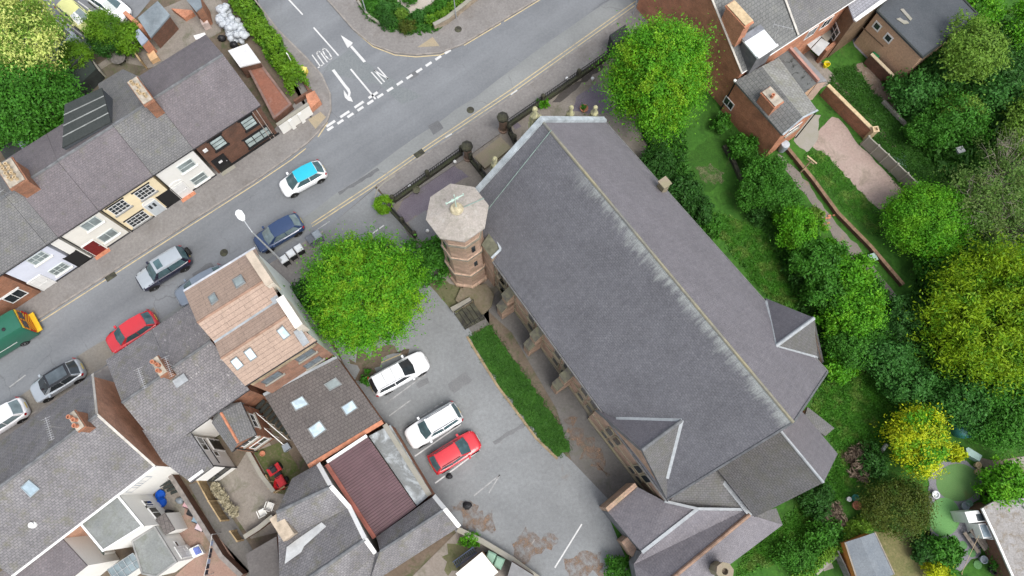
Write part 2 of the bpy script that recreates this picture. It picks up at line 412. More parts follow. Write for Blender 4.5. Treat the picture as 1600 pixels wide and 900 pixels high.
M_BUFF = m_plain('buff_clay', (.47, .36, .22), .85, .2, 3)
M_FLAUNCH = m_plain('cement_flaunching', (.36, .32, .26), .95, .25, 2.5)
M_GUTTER = m_plain('black_plastic_gutter', (.025, .025, .027), .5, .15, 2)
M_WOOD = m_plain('weathered_timber', (.33, .24, .13), .85, .25, 2.2)
M_WOOD_OR = m_plain('orange_timber', (.5, .2, .05), .7, .15, 2)
M_DARKWOOD = m_plain('dark_timber', (.03, .035, .032), .85, .25, 2)
M_CONC = m_plain('pale_concrete', (.36, .34, .3), .95, .2, 1.5, c2=(.26, .25, .2))
M_BARK = m_plain('bark', (.07, .055, .04), .95, .3, 4)
M_RUBBER = m_plain('black_rubber', (.016, .016, .016), .85, .1, 5)
M_ALLOY = m_plain('wheel_alloy', (.5, .5, .5), .35, .1, 3, metal=.6)
UP_ = Vector((0, 0, 1))
# ================================================================== ground, roads, pavements
sheet('ground', [(-300, -200, 0), (300, -200, 0), (300, 300, 0), (-300, 300, 0)], -.03, M_DIRT)
sheet('rough_ground', px((990, 60), (1110, 60), (1250, 20), (1700, -100), (1800, 300), (1800, 1100), (880, 1100), (960, 780), (1100, 500)), -.012, M_ROUGH, .25)
NK = px((-260, 703), (150, 441), (400, 282), (455, 243), (480, 224), (498, 206), (511, 190), (517, 172), (516, 147), (503, 118), (478, 90), (435, 48), (400, 2), (330, -90))
RK = px((440, -90), (512, 0), (552, 46), (582, 70), (617, 83), (650, 86), (687, 83), (722, 70), (802, 22), (838, 0), (1100, -170))
SK = px((1400, -262), (1000, 8), (806, 147), (678, 233), (588, 291))
SL = px((505, 362), (395, 431), (-260, 842))
sheet('road', NK+RK+SK+SL, 0.0, M_ASPH)
sheet('road', px((1300, -240), (1000, 3), (806, 142), (674, 229), (560, 305), (486, 356), (395, 425), (250, 513), (180, 548), (330, 445), (430, 372), (620, 235), (800, 108), (980, -22), (1180, -170)), .004, M_ASPH2, .1, 2)
sheet('road', px((-240, 815), (-100, 705), (180, 522), (240, 480), (250, 500), (160, 575), (20, 665)), .008, m_ground('dusty_lane_edge', [(.215, .195, .165), (.19, .178, .158)], .4, 6), .12, 1.5)
for nm, pts in (('road', px((505, 108), (545, 78), (640, 140), (660, 150), (628, 163), (600, 138))),):
    sheet(nm, pts, .005, m_ground('cooler_tarmac_patch', [(.155, .17, .175), (.175, .188, .192)], .5, 6), .15, .8)
sheet('car_park', px((586, 294), (612, 320), (650, 390), (692, 452), (737, 520), (785, 600), (850, 680), (893, 720), (965, 772), (948, 800), (985, 890), (1020, 960), (760, 960), (714, 834), (598, 660), (545, 585), (478, 440), (500, 366)), .006, M_CARPARK)
sheet('path', px((612, 320), (640, 372), (690, 452), (737, 520), (765, 507), (720, 440), (760, 430), (1060, 780), (960, 790), (893, 720), (870, 640), (800, 520), (745, 470)), .010, M_DARKPATH)
def pavement(inner, kerb, name='pavement'):
    slab(name, kerb+inner, -.05, .10, M_PAVE)
    o = ribbon(MB(), kerb, .14, -.04, .106).build('kerb', M_KERB); o['kind'] = 'structure'
pavement(px((360, -90), (385, 5), (430, 80), (470, 150), (420, 215), (330, 230), (100, 380), (-260, 560)), NK)
pavement(px((1085, -180), (900, -105), (747, 0), (695, 40), (675, 47), (632, 51), (600, 42), (575, 27), (560, 7), (500, -90)), RK)
pavement(px((614, 322), (730, 246), (800, 196), (965, 78), (1030, 20), (1300, -150)), SK)
pavement(px((-260, 960), (225, 660), (330, 560), (470, 450), (490, 420)), SL)
# white, worn and yellow paint
def line(name, pts, w, m, z=.012, dash=None):
    mb = MB()
    if dash is None: ribbon(mb, pts, w, z, z)
    else:
        on, off = dash
        for k in range(len(pts)-1):
            a, b = pts[k], pts[k+1]; L = (b-a).length; d = (b-a)/L; s = 0
            while s < L-.05:
                e = min(s+on, L); ribbon(mb, [a+d*s, a+d*e], w, z, z); s = e+off
    o = mb.build(name, m); o['kind'] = 'structure'; return o
line('yellow_line', px((993, 2), (800, 139), (672, 224.5), (580, 288), (486, 350)), .09, M_YEL_LINE, .012)
line('yellow_line', px((997, 5), (803, 143), (675, 228), (583, 292), (488, 354)), .09, M_YEL_LINE, .012)
line('yellow_line', px((-200, 671), (150, 447), (400, 287), (455, 250), (478, 232)), .09, M_YEL_LINE, .010)
line('yellow_line', px((497, 214), (511, 193), (513, 175), (511.5, 147), (499, 120), (474.5, 93), (431, 51), (396, 5), (330, -80)), .1, M_YEL_LINE, .010)
line('yellow_line', px((450, -85), (514, 0), (554, 48), (583, 73), (617, 86), (650, 89), (688, 86), (702, 80)), .1, M_YEL_LINE, .010)
line('yellow_line', px((725, 71), (804, 24), (840, 2), (1000, -105)), .09, M_YEL_LINE, .010, (4, .35))
line('road_marking', px((704, 78), (508, 206)), .24, M_WHITE_LINE, .013, (.62, .42))
line('road_marking', px((590, 144), (510, 198)), .24, M_WHITE_LINE, .013, (.95, .55))
line('road_marking', px((450, -2), (473, 23)), .13, M_WHITE_LINE, .013)
line('road_marking', px((490, 43), (529, 87)), .13, M_WHITE_LINE, .013)
line('road_marking', px((548, 108), (587, 155)), .15, M_WHITE_LINE, .013)
line('road_marking', px((546, 391), (600, 352)), .1, M_WHITE_LINE, .013, (1.4, .9))
line('road_marking', px((492, 361), (515, 346)), .1, M_OLD_LINE, .013)
line('road_marking', px((696, 215), (706, 209)), .1, M_WHITE_LINE, .013)
line('road_marking', px((798, 148), (808, 141)), .12, M_WHITE_LINE, .013)
line('road_marking', px((15, 605), (40, 586)), .1, M_OLD_LINE, .013)
# arrows
def flat(name, polys, m, z=.013):
    mb = MB()
    for P in polys:
        P = [Vector((p[0], p[1], z)) for p in P]
        n = sum((P[k].x*P[(k+1) % len(P)].y-P[(k+1) % len(P)].x*P[k].y) for k in range(len(P)))
        mb.poly(P if n > 0 else P[::-1])
    o = mb.build(name, m); o['kind'] = 'structure'; return o
Q1 = lambda *pts: [q(1, 0, x, y) for x, y in pts]
flat('road_marking', [Q1((688, 384), (672, 391), (588, 294), (600, 285)), Q1((530, 220), (606, 268), (594, 284), (574, 300), (568, 292))], M_WHITE_LINE)
flat('road_marking', [Q1((473, 440), (490, 433), (562, 530), (550, 542)), Q1((550, 542), (562, 530), (585, 556), (592, 578), (588, 604), (574, 602), (576, 580), (566, 562)),
                      Q1((548, 562), (576, 602), (592, 606), (607, 637), (577, 630), (556, 610), (550, 588))], M_WHITE_LINE)
# lettering painted on the side road: reads OUT for drivers leaving, IN for drivers entering
def letters(strokes, o, ux, uy, w):
    polys = []
    for st in strokes:
        P = [o+ux*a+uy*b for a, b in st]
        for k in range(len(P)-1):
            d = (P[k+1]-P[k]).normalized(); n = Vector((-d.y, d.x, 0))*w/2; e = d*w*.3
            polys.append([P[k]-n-e, P[k+1]-n+e, P[k+1]+n+e, P[k]+n-e])
    return polys
oo = [(.13, .0), (.03, .12), (.0, .5), (.03, .88), (.13, 1), (.23, .88), (.27, .5), (.23, .12), (.13, 0)]
uu = [(.39, 1), (.39, .15), (.45, .0), (.56, .0), (.62, .15), (.62, 1)]
tt = [[(.87, 0), (.87, 1)], [(.72, 1), (1.02, 1)]]
# origin = foot of O for the driver, x to the driver's right, y in the travel direction
O0 = q(1, 0, 432, 296); OX = q(1, 0, 340, 352)-O0; OY = q(1, 0, 482, 366)-O0
flat('road_marking', letters([oo, uu]+tt, O0, OX, OY, .105), M_WHITE_LINE, .0135)
I0 = q(1, 0, 786, 524); IX = q(1, 0, 826, 494)-I0; IY = q(1, 0, 722, 452)-I0
flat('road_marking', letters([[(0, 0), (0, 1)], [(.42, 0), (.42, 1), (1, 0), (1, 1)]], I0, IX, IY, .11), M_WHITE_LINE, .0135)
M_PATCH = m_ground('newer_tarmac_patch', [(.12, .122, .127), (.145, .148, .152)], .8, 8)
for pts in ([(636, 117), (650, 109), (655, 117), (642, 125)], [(668, 197), (684, 188), (693, 200), (677, 211)], [(528, 300), (590, 262), (593, 266), (531, 305)], [(300, 428), (330, 410), (338, 420), (308, 440)]): sheet('tarmac_patch', px(*pts), .009, M_PATCH, .05, .4)
for pts in ([(700, 600), (728, 580), (738, 594), (710, 614)], [(770, 690), (850, 640), (853, 645), (773, 695)], [(650, 600), (668, 590), (671, 598), (654, 607)]): sheet('tarmac_patch', px(*pts), .0095, m_ground('car_park_patch', [(.15, .153, .156), (.175, .178, .18)], .8, 8), .06, .4)
for (u, v, lb) in ((735, 172, 'round iron manhole cover in the main road opposite the right gate pier'), (716, 47, 'round iron manhole cover in the corner pavement by the pale grey post'), (843, 612, 'round iron manhole cover in the car park near the grass strip') if False else (350, 395, 'round iron manhole cover in the road beside the silver off-roader')):
    z_ = .115 if u == 716 else .014; tag(MB().lathe([(.33, 0), (.33, .004), (.28, .005), (.28, .002), (.02, .003)], W(u, v)+UP_*z_, 20).build('manhole_cover', M_DARKSTONE), lb, 'manhole cover')
# buff tactile crossing pads, driveway rim, drain covers
sheet('tactile_paving', [q(1, 0, *p) for p in ((1010, 300), (1105, 236), (1148, 292))], .118, M_PALEYEL)
sheet('tactile_paving', [q(1, 0, *p) for p in ((328, 752), (405, 703), (440, 735), (375, 810))], .118, M_PALEYEL)
line('kerb', [q(1, 1, x, y) for x, y in ((745, 340), (760, 285), (800, 245), (870, 200))], .12, M_CONC, .118)
for (u, v) in ((655, 240), (173, 432)):
    o = MB().box(W(u, v, .012), (.35, .27, 0), (-.16, .2, 0), (0, 0, .004)).build('drain_cover', M_DARKSTONE)
    tag(o, 'square iron drain cover at the kerb beside the double yellow lines' if u > 500 else 'iron drain cover in the gutter opposite the pale blue house', 'drain cover')
# car-park bay lines and grime
for a, b, m in (((571, 577), (637, 549), M_YEL_LINE), ((602, 631), (665, 585), M_OLD_LINE), ((608, 650), (642, 625), M_OLD_LINE), ((625, 673), (692, 628), M_OLD_LINE), ((648, 713), (720, 663), M_WHITE_LINE), ((680, 755), (750, 703), M_WHITE_LINE), ((740, 775), (781, 742), M_OLD_LINE), ((781, 742), (764, 770), M_OLD_LINE),
                ((867, 887), (909, 819), M_WHITE_LINE), ((825, 858), (836, 842), M_OLD_LINE)):
    line('parking_line', px(a, b), .1 if m is not M_YEL_LINE else .09, m, .012)
def scatter(m, lo, hi):
    n, l = m.node_tree.nodes, m.node_tree.links; tc = n.new('ShaderNodeTexCoord'); nz = n.new('ShaderNodeTexNoise'); nz.inputs['Scale'].default_value = 1.5; nz.inputs['Detail'].default_value = 7; nz.inputs['Roughness'].default_value = .75
    mr = n.new('ShaderNodeMapRange'); mr.inputs[1].default_value = lo; mr.inputs[2].default_value = hi; l.new(tc.outputs['Object'], nz.inputs[0]); l.new(nz.outputs[0], mr.inputs[0]); l.new(mr.outputs[0], n['Principled BSDF'].inputs['Alpha'])
scatter(M_LITTER, .42, .66)
M_PALEGRASS = m_ground('thin_pale_grass', [(.15, .16, .085), (.12, .14, .06)], .8, 8); scatter(M_PALEGRASS, .42, .62)
sheet('leaf_litter', px((705, 790), (735, 782), (745, 800), (770, 812), (775, 828), (740, 835), (722, 820)), .013, M_LITTER, .25, .3)
sheet('leaf_litter', px((800, 850), (822, 822), (838, 835), (858, 832), (872, 842), (862, 860), (838, 866), (826, 880), (803, 876)), .013, M_LITTER, .28, .3)
sheet('leaf_litter', px((880, 872), (915, 860), (945, 880), (935, 900), (890, 905)), .013, M_LITTER, .25, .3)
sheet('leaf_litter', px((895, 650), (930, 690), (955, 745), (935, 735), (905, 700), (880, 655)), .014, M_LITTER, .3, .3)
sheet('leaf_litter', px((545, 560), (600, 540), (640, 545), (585, 575), (575, 600)), .0124, M_DIRT, .3, .4)
# church yard
sheet('church_yard', px((614, 322), (730, 246), (800, 196), (965, 78), (1040, 140), (1000, 260), (760, 470), (690, 445)), .012, M_YARD, .05)
sheet('slate_chippings', [q(1, 1, *p) for p in ((875, 430), (925, 345), (1120, 200), (1240, 135), (1330, 205), (1200, 260), (1060, 420), (940, 492))], .016, M_GRAVEL, .08, .4)
sheet('slate_chippings', [q(2, 0, *p) for p in ((0, 780), (30, 760), (60, 790), (20, 810))], .016, M_GRAVEL, .06, .4)
sheet('slate_chippings', [q(2, 0, *p) for p in ((400, 610), (520, 520), (600, 590), (640, 700), (500, 720), (380, 690))], .016, M_GRAVEL, .08, .4)
sheet('slate_chippings', [q(2, 0, *p) for p in ((250, 640), (330, 560), (560, 400), (575, 425), (420, 540), (300, 640))], .016, m_ground('dark_damp_soil', [(.07, .062, .055), (.10, .09, .085)], .8, 6), .08, .4)
sheet('yard_slabs', [q(1, 1, *p) for p in ((950, 490), (1060, 415), (1150, 520), (1120, 600), (1010, 600))], .020, m_ground('grey_yard_slabs', [(.17, .172, .176), (.2, .2, .205)], .6, 6))
sheet('lawn', [q(1, 1, *p) for p in ((1000, 700), (1100, 820), (1290, 900), (1440, 880), (1300, 1020), (1250, 1060), (1100, 900))], .018, m_ground('mossy_turf', [(.10, .10, .05), (.13, .125, .07), (.06, .08, .025)], .8, 6), .1)
# planted strips
STRIP = px((733, 527), (765, 508), (798, 556), (868, 655), (888, 690), (889, 706), (872, 714), (840, 682), (780, 602), (746, 548))
sheet('grass_strip', STRIP, .05, M_GRASS, .09, .35)
ed = ribbon(MB(), [Vector((p.x, p.y, 0)) for p in px((730, 526), (744, 550), (778, 604), (838, 685), (871, 717))], .18, 0, .09).build('grass_kerb', M_plainkerb if False else m_plain('mossy_edging', (.26, .2, .12), .95, .25, 2)); ed['kind'] = 'structure'
sheet('lawn', px((1068, 245), (1120, 205), (1145, 255), (1110, 300), (1085, 300)), .01, M_GRASS, .2, .5)
sheet('bare_patch', [q(2, 1, *p) for p in ((1140, 150), (1240, 120), (1330, 180), (1310, 250), (1220, 250))], .014, M_PALEGRASS, .2, .3)
sheet('lawn', px((1140, 360), (1200, 380), (1260, 470), (1240, 500), (1180, 450)), .01, M_GRASS, .25, .5)
sheet('lawn', px((1290, 600), (1350, 580), (1410, 640), (1380, 700), (1310, 690)), .01, M_GRASS, .3, .5)
sheet('lawn', px((1310, 690), (1350, 700), (1320, 770), (1240, 860), (1150, 900), (1180, 850)), .01, M_GRASS, .3, .5)
for pts in ([(1345, 700), (1362, 690), (1355, 735), (1335, 750)], [(1300, 800), (1316, 798), (1285, 838), (1265, 850)]):
    sheet('bare_patch', px(*pts), .016, M_DIRT, .2, .3)
# gardens on the right
sheet('garden_path', px((1215, 240), (1250, 270), (1307, 350), (1345, 390), (1392, 450), (1410, 475), (1395, 480), (1330, 410), (1275, 330), (1222, 262)), .012, m_ground('garden_concrete', [(.17, .15, .13), (.21, .185, .165)], .6, 6, stain=((.25, .17, .1), .56, .7, .7, .8)), .08, .5)
sheet('patio', [q(3, 1, *p) for p in ((280, 20), (300, -60), (330, -100), (400, -170), (440, -160), (560, 0), (850, 290), (830, 340), (700, 412), (640, 365), (400, 110))], .012, M_PINK, .06, .5)
sheet('patio', [q(3, 0, *p) for p in ((160, 880), (200, 790), (260, 700), (330, 720), (310, 870), (250, 960))], .014, M_CONC, .1, .4)
sheet('garden_lawn', [q(3, 1, *p) for p in ((220, 70), (260, 40), (330, 42), (400, 110), (560, 290), (690, 420), (740, 500), (690, 580), (600, 560), (500, 430), (380, 330), (290, 190))], .016, M_GRASS, .1, .4)
sheet('garden_lawn', [q(3, 0, *p) for p in ((420, 430), (540, 420), (680, 600), (940, 880), (1100, 1150), (800, 1150), (640, 880), (500, 700), (380, 540))], .01, M_GRASS, .15, .5)
sheet('dirt_track', [q(3, 0, *p) for p in ((400, 520), (440, 515), (620, 720), (800, 920), (770, 920), (580, 720))], .014, M_DIRT, .1, .4)
sheet('dirt_track', [q(3, 0, *p) for p in ((540, 420), (590, 390), (700, 500), (830, 640), (940, 860), (900, 830), (720, 660), (640, 560))], .016, m_ground('brown_rubble', [(.2, .15, .11), (.16, .12, .09), (.26, .22, .18)], 1.2, 8), .12, .4)
sheet('yard', [q(3, 0, *p) for p in ((520, 230), (640, 190), (840, 480), (800, 520), (680, 430), (540, 290))], .016, M_GREYPAVE)
sheet('bluebell_bed', [q(3, 1, *p) for p in ((700, 60), (850, 60), (860, 130), (880, 200), (850, 210), (760, 120))], .02, m_ground('bluebell_flowers', [(.12, .2, .2), (.06, .13, .03), (.2, .28, .32)], 2.5, 9, contrast=2), .15, .3)
sheet('yard', [q(3, 0, *p) for p in ((60, 230), (110, 180), (330, 380), (430, 500), (320, 560), (250, 480))], .012, M_YARD, .05)
# bottom right gardens
sheet('circular_lawn', [q(3, 3, 1185+135*math.cos(a), 315+118*math.sin(a)) for a in np.linspace(0, 6.28, 40)[:-1]], .030, m_ground('artificial_turf', [(.095, .19, .06), (.11, .21, .07)], .8, 14, stain=((.16, .10, .04), .55, .7, .6, .45)))
sheet('circular_lawn', [q(3, 3, 1100+100*math.cos(a), 530+120*math.sin(a)) for a in np.linspace(0, 6.28, 40)[:-1]], .034, m_ground('bright_turf', [(.115, .26, .085), (.13, .285, .095)], .8, 14))
sheet('slate_chippings', [q(3, 3, *p) for p in ((1010, 190), (1240, 180), (1330, 260), (1320, 420), (1240, 500), (1300, 650), (1330, 760), (1200, 870), (1000, 800), (1020, 660), (1000, 500))], .022, m_ground('blue_grey_chippings', [(.17, .165, .185), (.2, .195, .21)], .8, 12, contrast=1.8), .08, .4)
sheet('garden_lawn', [q(3, 3, *p) for p in ((660, 620), (940, 610), (1020, 800), (960, 960), (760, 960), (700, 760))], .02, M_DRYGRASS, .12, .4)
sheet('garden_lawn', [q(3, 3, *p) for p in ((210, 880), (330, 770), (400, 730), (470, 900), (300, 980))], .02, M_GRASS, .12, .4)
sheet('patio', [q(3, 3, *p) for p in ((320, 800), (375, 765), (410, 850), (350, 870))], .026, M_YARD)
sheet('patio', [q(3, 3, *p) for p in ((1300, 170), (1480, 170), (1700, 140), (1700, 420), (1500, 300), (1420, 330))], .02, m_ground('garden_soil', [(.16, .13, .1), (.2, .17, .13)], .8, 8), .1)
for pts in (((1505, 180), (1545, 170), (1580, 240), (1540, 250)), ((1560, 160), (1610, 150), (1640, 210), (1590, 225))):
    sheet('paving_slab', [q(3, 3, *p) for p in pts], .03, M_CONC)
# left: yards behind the south row
sheet('yard', [q(0, 3, *p) for p in ((960, 360), (1080, 290), (1180, 420), (1330, 620), (1560, 870), (1500, 930), (1060, 930), (1200, 800), (1060, 560))], .012, M_REDPAVE)
sheet('yard', [q(0, 3, *p) for p in ((980, 350), (1090, 280), (1180, 420), (1150, 520), (1050, 520))], .016, M_YARD, .1)
sheet('passage', [q(0, 3, *p) for p in ((1180, 330), (1290, 300), (1560, 700), (1680, 930), (1560, 930), (1330, 600))], .012, M_DARKPATH)
sheet('yard', px((330, 752), (372, 728), (395, 690), (420, 690), (470, 760), (440, 830), (392, 842)), .014, M_YARD)
sheet('planting_bed', px((396, 706), (440, 690), (470, 735), (455, 775), (432, 770)), .02, m_ground('weedy_bed', [(.1, .09, .05), (.06, .09, .02), (.15, .12, .08)], 1.2, 7))
sheet('yard', px((640, 905), (715, 830), (790, 870), (840, 905)), .012, M_YARD)
sheet('lawn', px((690, 870), (718, 840), (745, 862), (700, 900)), .018, m_ground('mossy_turf', [(.10, .10, .05)]*2), .15, .4)
# top left: yards behind the north terrace, car park beyond
sheet('car_park', px((-60, -60), (300, -80), (215, 25), (150, 70), (105, 110), (60, 80), (-60, 60)), .004, M_ASPH)
for a, b in (((92, 27), (128, 55)), ((122, 2), (152, 24)), ((182, 0), (206, 17)), ((82, 32), (95, 40))):
    line('parking_line', px(a, b), .1, M_WHITE_LINE, .012)
sheet('yard', px((215, 60), (250, 15), (330, -20), (352, 10), (345, 50), (255, 100), (150, 130), (140, 110), (190, 75)), .008, M_YARD)
sheet('yard', px((60, 165), (140, 120), (180, 95), (230, 105), (150, 150), (80, 190)), .010, m_ground('damp_soil', [(.1, .085, .065), (.14, .125, .09), (.08, .1, .04)], .8, 7))
sheet('roundabout_path', [q(1, 0, *p) for p in ((800, -80), (830, 0), (890, 50), (990, 100), (1110, 10), (1130, -80), (1050, -40), (960, 12), (890, 0), (860, -80))], .014, m_ground('pale_gravel', [(.36, .32, .27), (.42, .38, .33)], .8, 10), .06, .4)
sheet('flower_bed', px((560, 7), (540, -60), (900, -105), (747, 0), (695, 40), (675, 47), (632, 51), (600, 42), (575, 27)), .012, m_ground('planted_soil', [(.08, .085, .035), (.1, .09, .05)], 1, 7))
# ================================================================== building helpers
UP = Vector((0, 0, 1))
class Facade:
    """wall plane seen from outside: p0 left foot, p1 right foot"""
    def __init__(s, p0, p1):
        s.o = Vector((p0.x, p0.y, 0)); d = Vector((p1.x-p0.x, p1.y-p0.y, 0)); s.len = d.length; s.x = d.normalized(); s.n = s.x.cross(UP)
    def at(s, x, y, out=0): return s.o+s.x*x+UP*y+s.n*out
    def px(s, u, v):
        p = onplane(u, v, s.o, s.n); return (p-s.o).dot(s.x), p.z
    def rect(s, mb, x0, x1, y0, y1, o0, o1, mi=0):
        mb.extrude([s.at(x0, y0, o0), s.at(x1, y0, o0), s.at(x1, y1, o0), s.at(x0, y1, o0)], s.n*(o1-o0), mi)
def window(par, F, x, y, w, h, frame=None, glass=None, cols=2, rows=1, sill=None, lintel=None, fw=.07, name='window', proud=.05):
    """x, y centre on the facade"""
    frame = frame or M_WHITEPAINT; glass = glass or M_GLASS
    mb = MB(); x0, x1, y0, y1 = x-w/2, x+w/2, y-h/2, y+h/2
    F.rect(mb, x0, x0+fw, y0, y1, 0, proud); F.rect(mb, x1-fw, x1, y0, y1, 0, proud)
    F.rect(mb, x0+fw, x1-fw, y0, y0+fw, 0, proud); F.rect(mb, x0+fw, x1-fw, y1-fw, y1, 0, proud)
    for k in range(1, cols):
        c = x0+(x1-x0)*k/cols; F.rect(mb, c-fw*.35, c+fw*.35, y0+fw, y1-fw, 0, proud-.006)
    for k in range(1, rows):
        c = y0+(y1-y0)*k/rows; F.rect(mb, x0+fw, x1-fw, c-fw*.35, c+fw*.35, 0, proud-.009)
    f = mb.build(name, frame, par)
    g = MB(); F.rect(g, x0+fw*.5, x1-fw*.5, y0+fw*.5, y1-fw*.5, .004, proud-.025); g.build('pane', glass, f)
    if sill: s_ = MB(); F.rect(s_, x0-.1, x1+.1, y0-.12, y0-.004, 0, .14); s_.build('sill', sill, f)
    if lintel: s_ = MB(); F.rect(s_, x0-.12, x1+.12, y1+.004, y1+.16, 0, .035); s_.build('lintel', lintel, f)
    return f
def door(par, F, x, y0, w, h, m, arch=False, frame=None, step=None, light=False):
    mb = MB(); F.rect(mb, x-w/2, x+w/2, y0, y0+h, 0, .05)
    d = mb.build('door', m, par)
    fr = MB(); ft = .09
    F.rect(fr, x-w/2-ft, x-w/2-.003, y0, y0+h+ft, 0, .08); F.rect(fr, x+w/2+.003, x+w/2+ft, y0, y0+h+ft, 0, .08); F.rect(fr, x-w/2, x+w/2, y0+h+.003, y0+h+ft, 0, .08)
    if arch:
        P = [F.at(x+(w/2+ft)*math.cos(a), y0+h+ft+.004+.42*math.sin(a), 0) for a in np.linspace(0, math.pi, 11)]
        fr.extrude(P, F.n*.06)
    fr.build('door_frame', frame or M_WHITEPAINT, d)
    pn = MB()
    for a, b in ((.12, .45), (.55, .92)): 
        for c0, c1 in ((-.38, -.05), (.05, .38)): F.rect(pn, x+w*c0, x+w*c1, y0+h*a, y0+h*b, .05, .066)
    pn.build('door_panel', m, d)
    k = MB().lathe([(.03, 0), (.045, .03), (.03, .06)], F.at(x+w*.42, y0+1.0, .08), 8); k.build('handle', M_ALLOY, d)
    if step: s_ = MB(); F.rect(s_, x-w/2-.15, x+w/2+.15, 0, y0+.0, 0, .4); s_.build('doorstep', step, par)
    return d
def ctr(pts): 
    c = Vector((0, 0, 0))
    for p in pts: c += p
    return c/len(pts)
def inset(pts, d):
    """shrink a plan polygon (convex-ish) by d"""
    n = len(pts); A = sum(pts[k].x*pts[(k+1) % n].y-pts[(k+1) % n].x*pts[k].y for k in range(n)); sg = 1 if A > 0 else -1
    out = []
    for k in range(n):
        a, b, c = pts[k-1], pts[k], pts[(k+1) % n]
        d1 = Vector((b.x-a.x, b.y-a.y, 0)).normalized(); d2 = Vector((c.x-b.x, c.y-b.y, 0)).normalized()
        n1 = Vector((-d1.y, d1.x, 0))*sg; n2 = Vector((-d2.y, d2.x, 0))*sg
        bis = (n1+n2); bis = bis/max(.3, bis.length_squared)*2
        out.append(Vector((b.x+bis.x*d, b.y+bis.y*d, b.z)))
    return out
def roof_slab(mb, quad, t=.09, mi=0, edge=0):
    """sloping roof surface with real thickness; quad top surface"""
    quad = [Vector(p) for p in quad]; n = (quad[1]-quad[0]).cross(quad[2]-quad[0]); 
    if n.z < 0: quad = quad[::-1]
    nn = Vector((0, 0, 0)); ce = sum(quad, Vector((0, 0, 0)))/len(quad)
    for k in range(len(quad)): nn += (quad[k]-ce).cross(quad[(k+1) % len(quad)]-ce)
    nn.normalize(); t += 2.2*max(abs((p-ce).dot(nn)) for p in quad)/max(.3, nn.z)
    mb.poly(quad, mi); mb.poly([p-UP*t for p in quad][::-1], edge)
    for k in range(len(quad)):
        a, b = quad[k], quad[(k+1) % len(quad)]; mb.poly([a, a-UP*t, b-UP*t, b], edge)
def capline(mb, a, b, w=.22, h=.1, mi=0):
    """ridge or hip capping along a-b: low triangular prism"""
    d = (b-a).normalized(); s_ = d.cross(UP).normalized()*w/2
    mb.extrude([a-s_-UP*.03, a+s_-UP*.03, a+s_*.5+UP*h*.8, a+UP*h, a-s_*.5+UP*h*.8], b-a, mi)
def gable_house(name, label, cat, FL, FR, RL, RR, BL, BR, wall, roof, oh=.12, group=None, gutter=True, ridge=M_RIDGE, roof2=None, zb=0, gl=True, gr=True, gap=.02, split=None):
    """FL.. are Vectors on the roof's top surface: front eave, ridge, back eave (left/right as seen from the front)."""
    base = ctr([FL, FR, BL, BR]); base.z = 0
    t = thing(name, label, cat, base, 0, group)
    mb = MB(); roof_slab(mb, [FL, FR, RR, RL]); roof_slab(mb, [BR, BL, RL, RR], mi=1 if roof2 else 0)
    rf = mb.build('roof', [roof]+([roof2] if roof2 else []), t)
    c = MB(); capline(c, RL, RR); c.build('ridge_tiles', ridge, rf)
    plan = inset([Vector((p.x, p.y, 0)) for p in (FL, FR, BR, BL)], oh)
    w = MB(); f0, f1, b1, b0 = plan
    def up(p, z): return Vector((p.x, p.y, z))
    rl = RL-(RL-RR).normalized()*oh; rr = RR-(RR-RL).normalized()*oh
    d = .13
    if (f1-f0).cross(b1-f1).z < 0:
        f0, f1, b0, b1 = f1, f0, b1, b0; FL, FR, BL, BR = FR, FL, BR, BL; rl, rr = rr, rl
    w.poly([up(f0, zb), up(f1, zb), up(f1, FR.z-d), up(f0, FL.z-d)])
    w.poly([up(b1, zb), up(b0, zb), up(b0, BL.z-d), up(b1, BR.z-d)])
    w.poly([up(f1, zb), up(b1, zb), up(b1, BR.z-d), up(rr, rr.z-d), up(f1, FR.z-d)])
    w.poly([up(b0, zb), up(f0, zb), up(f0, FL.z-d), up(rl, rl.z-d), up(b0, BL.z-d)])
    w.build('wall', wall, t)
    if gutter:
        for a_, b_ in ((FL, FR), (BL, BR)): MB().tube([a_-UP*.12, b_-UP*.12], .05, 6).build('gutter', M_GUTTER, t)
    return t
def flat_building(name, label, cat, pts, wall, roof, oh=.0, coping=None, cw=.2, ch=.08, zb=0, group=None, t_=.12):
    """pts: Vectors of the roof's outline (top surface)"""
    base = ctr(pts); base.z = 0
    t = thing(name, label, cat, base, 0, group)
    A = sum(pts[k].x*pts[(k+1) % len(pts)].y-pts[(k+1) % len(pts)].x*pts[k].y for k in range(len(pts)))
    if A < 0: pts = pts[::-1]
    mb = MB(); mb.poly(pts); mb.poly([p-UP*t_ for p in pts][::-1])
    for k in range(len(pts)):
        a, b = pts[k], pts[(k+1) % len(pts)]; mb.poly([a, a-UP*t_, b-UP*t_, b])
    mb.build('roof', roof, t)
    pl = inset(pts, oh+.02); w = MB()
    for k in range(len(pl)):
        a, b = pl[k], pl[(k+1) % len(pl)]
        w.poly([Vector((a.x, a.y, zb)), Vector((b.x, b.y, zb)), b-UP*(t_-.03), a-UP*(t_-.03)])
    w.build('wall', wall, t)
    if coping:
        c = MB()
        for k in range(len(pts)):
            a, b = pts[k], pts[(k+1) % len(pts)]; d = (b-a).normalized(); n = Vector((-d.y, d.x, 0)).normalized()
            c.extrude([a+UP*.004-n*.02, b+UP*.004-n*.02, b+n*cw+UP*.004, a+n*cw+UP*.004], ch+.003*k)
        c.build('coping', coping, t)
    return t
def edge_bar(mb, a, b, w, h, mi=0, lift=.01):
    d = (b-a).normalized(); s_ = d.cross(UP).normalized()*w/2
    mb.extrude([a-s_+UP*lift, a+s_+UP*lift, b+s_+UP*lift, b-s_+UP*lift], UP*h, mi)
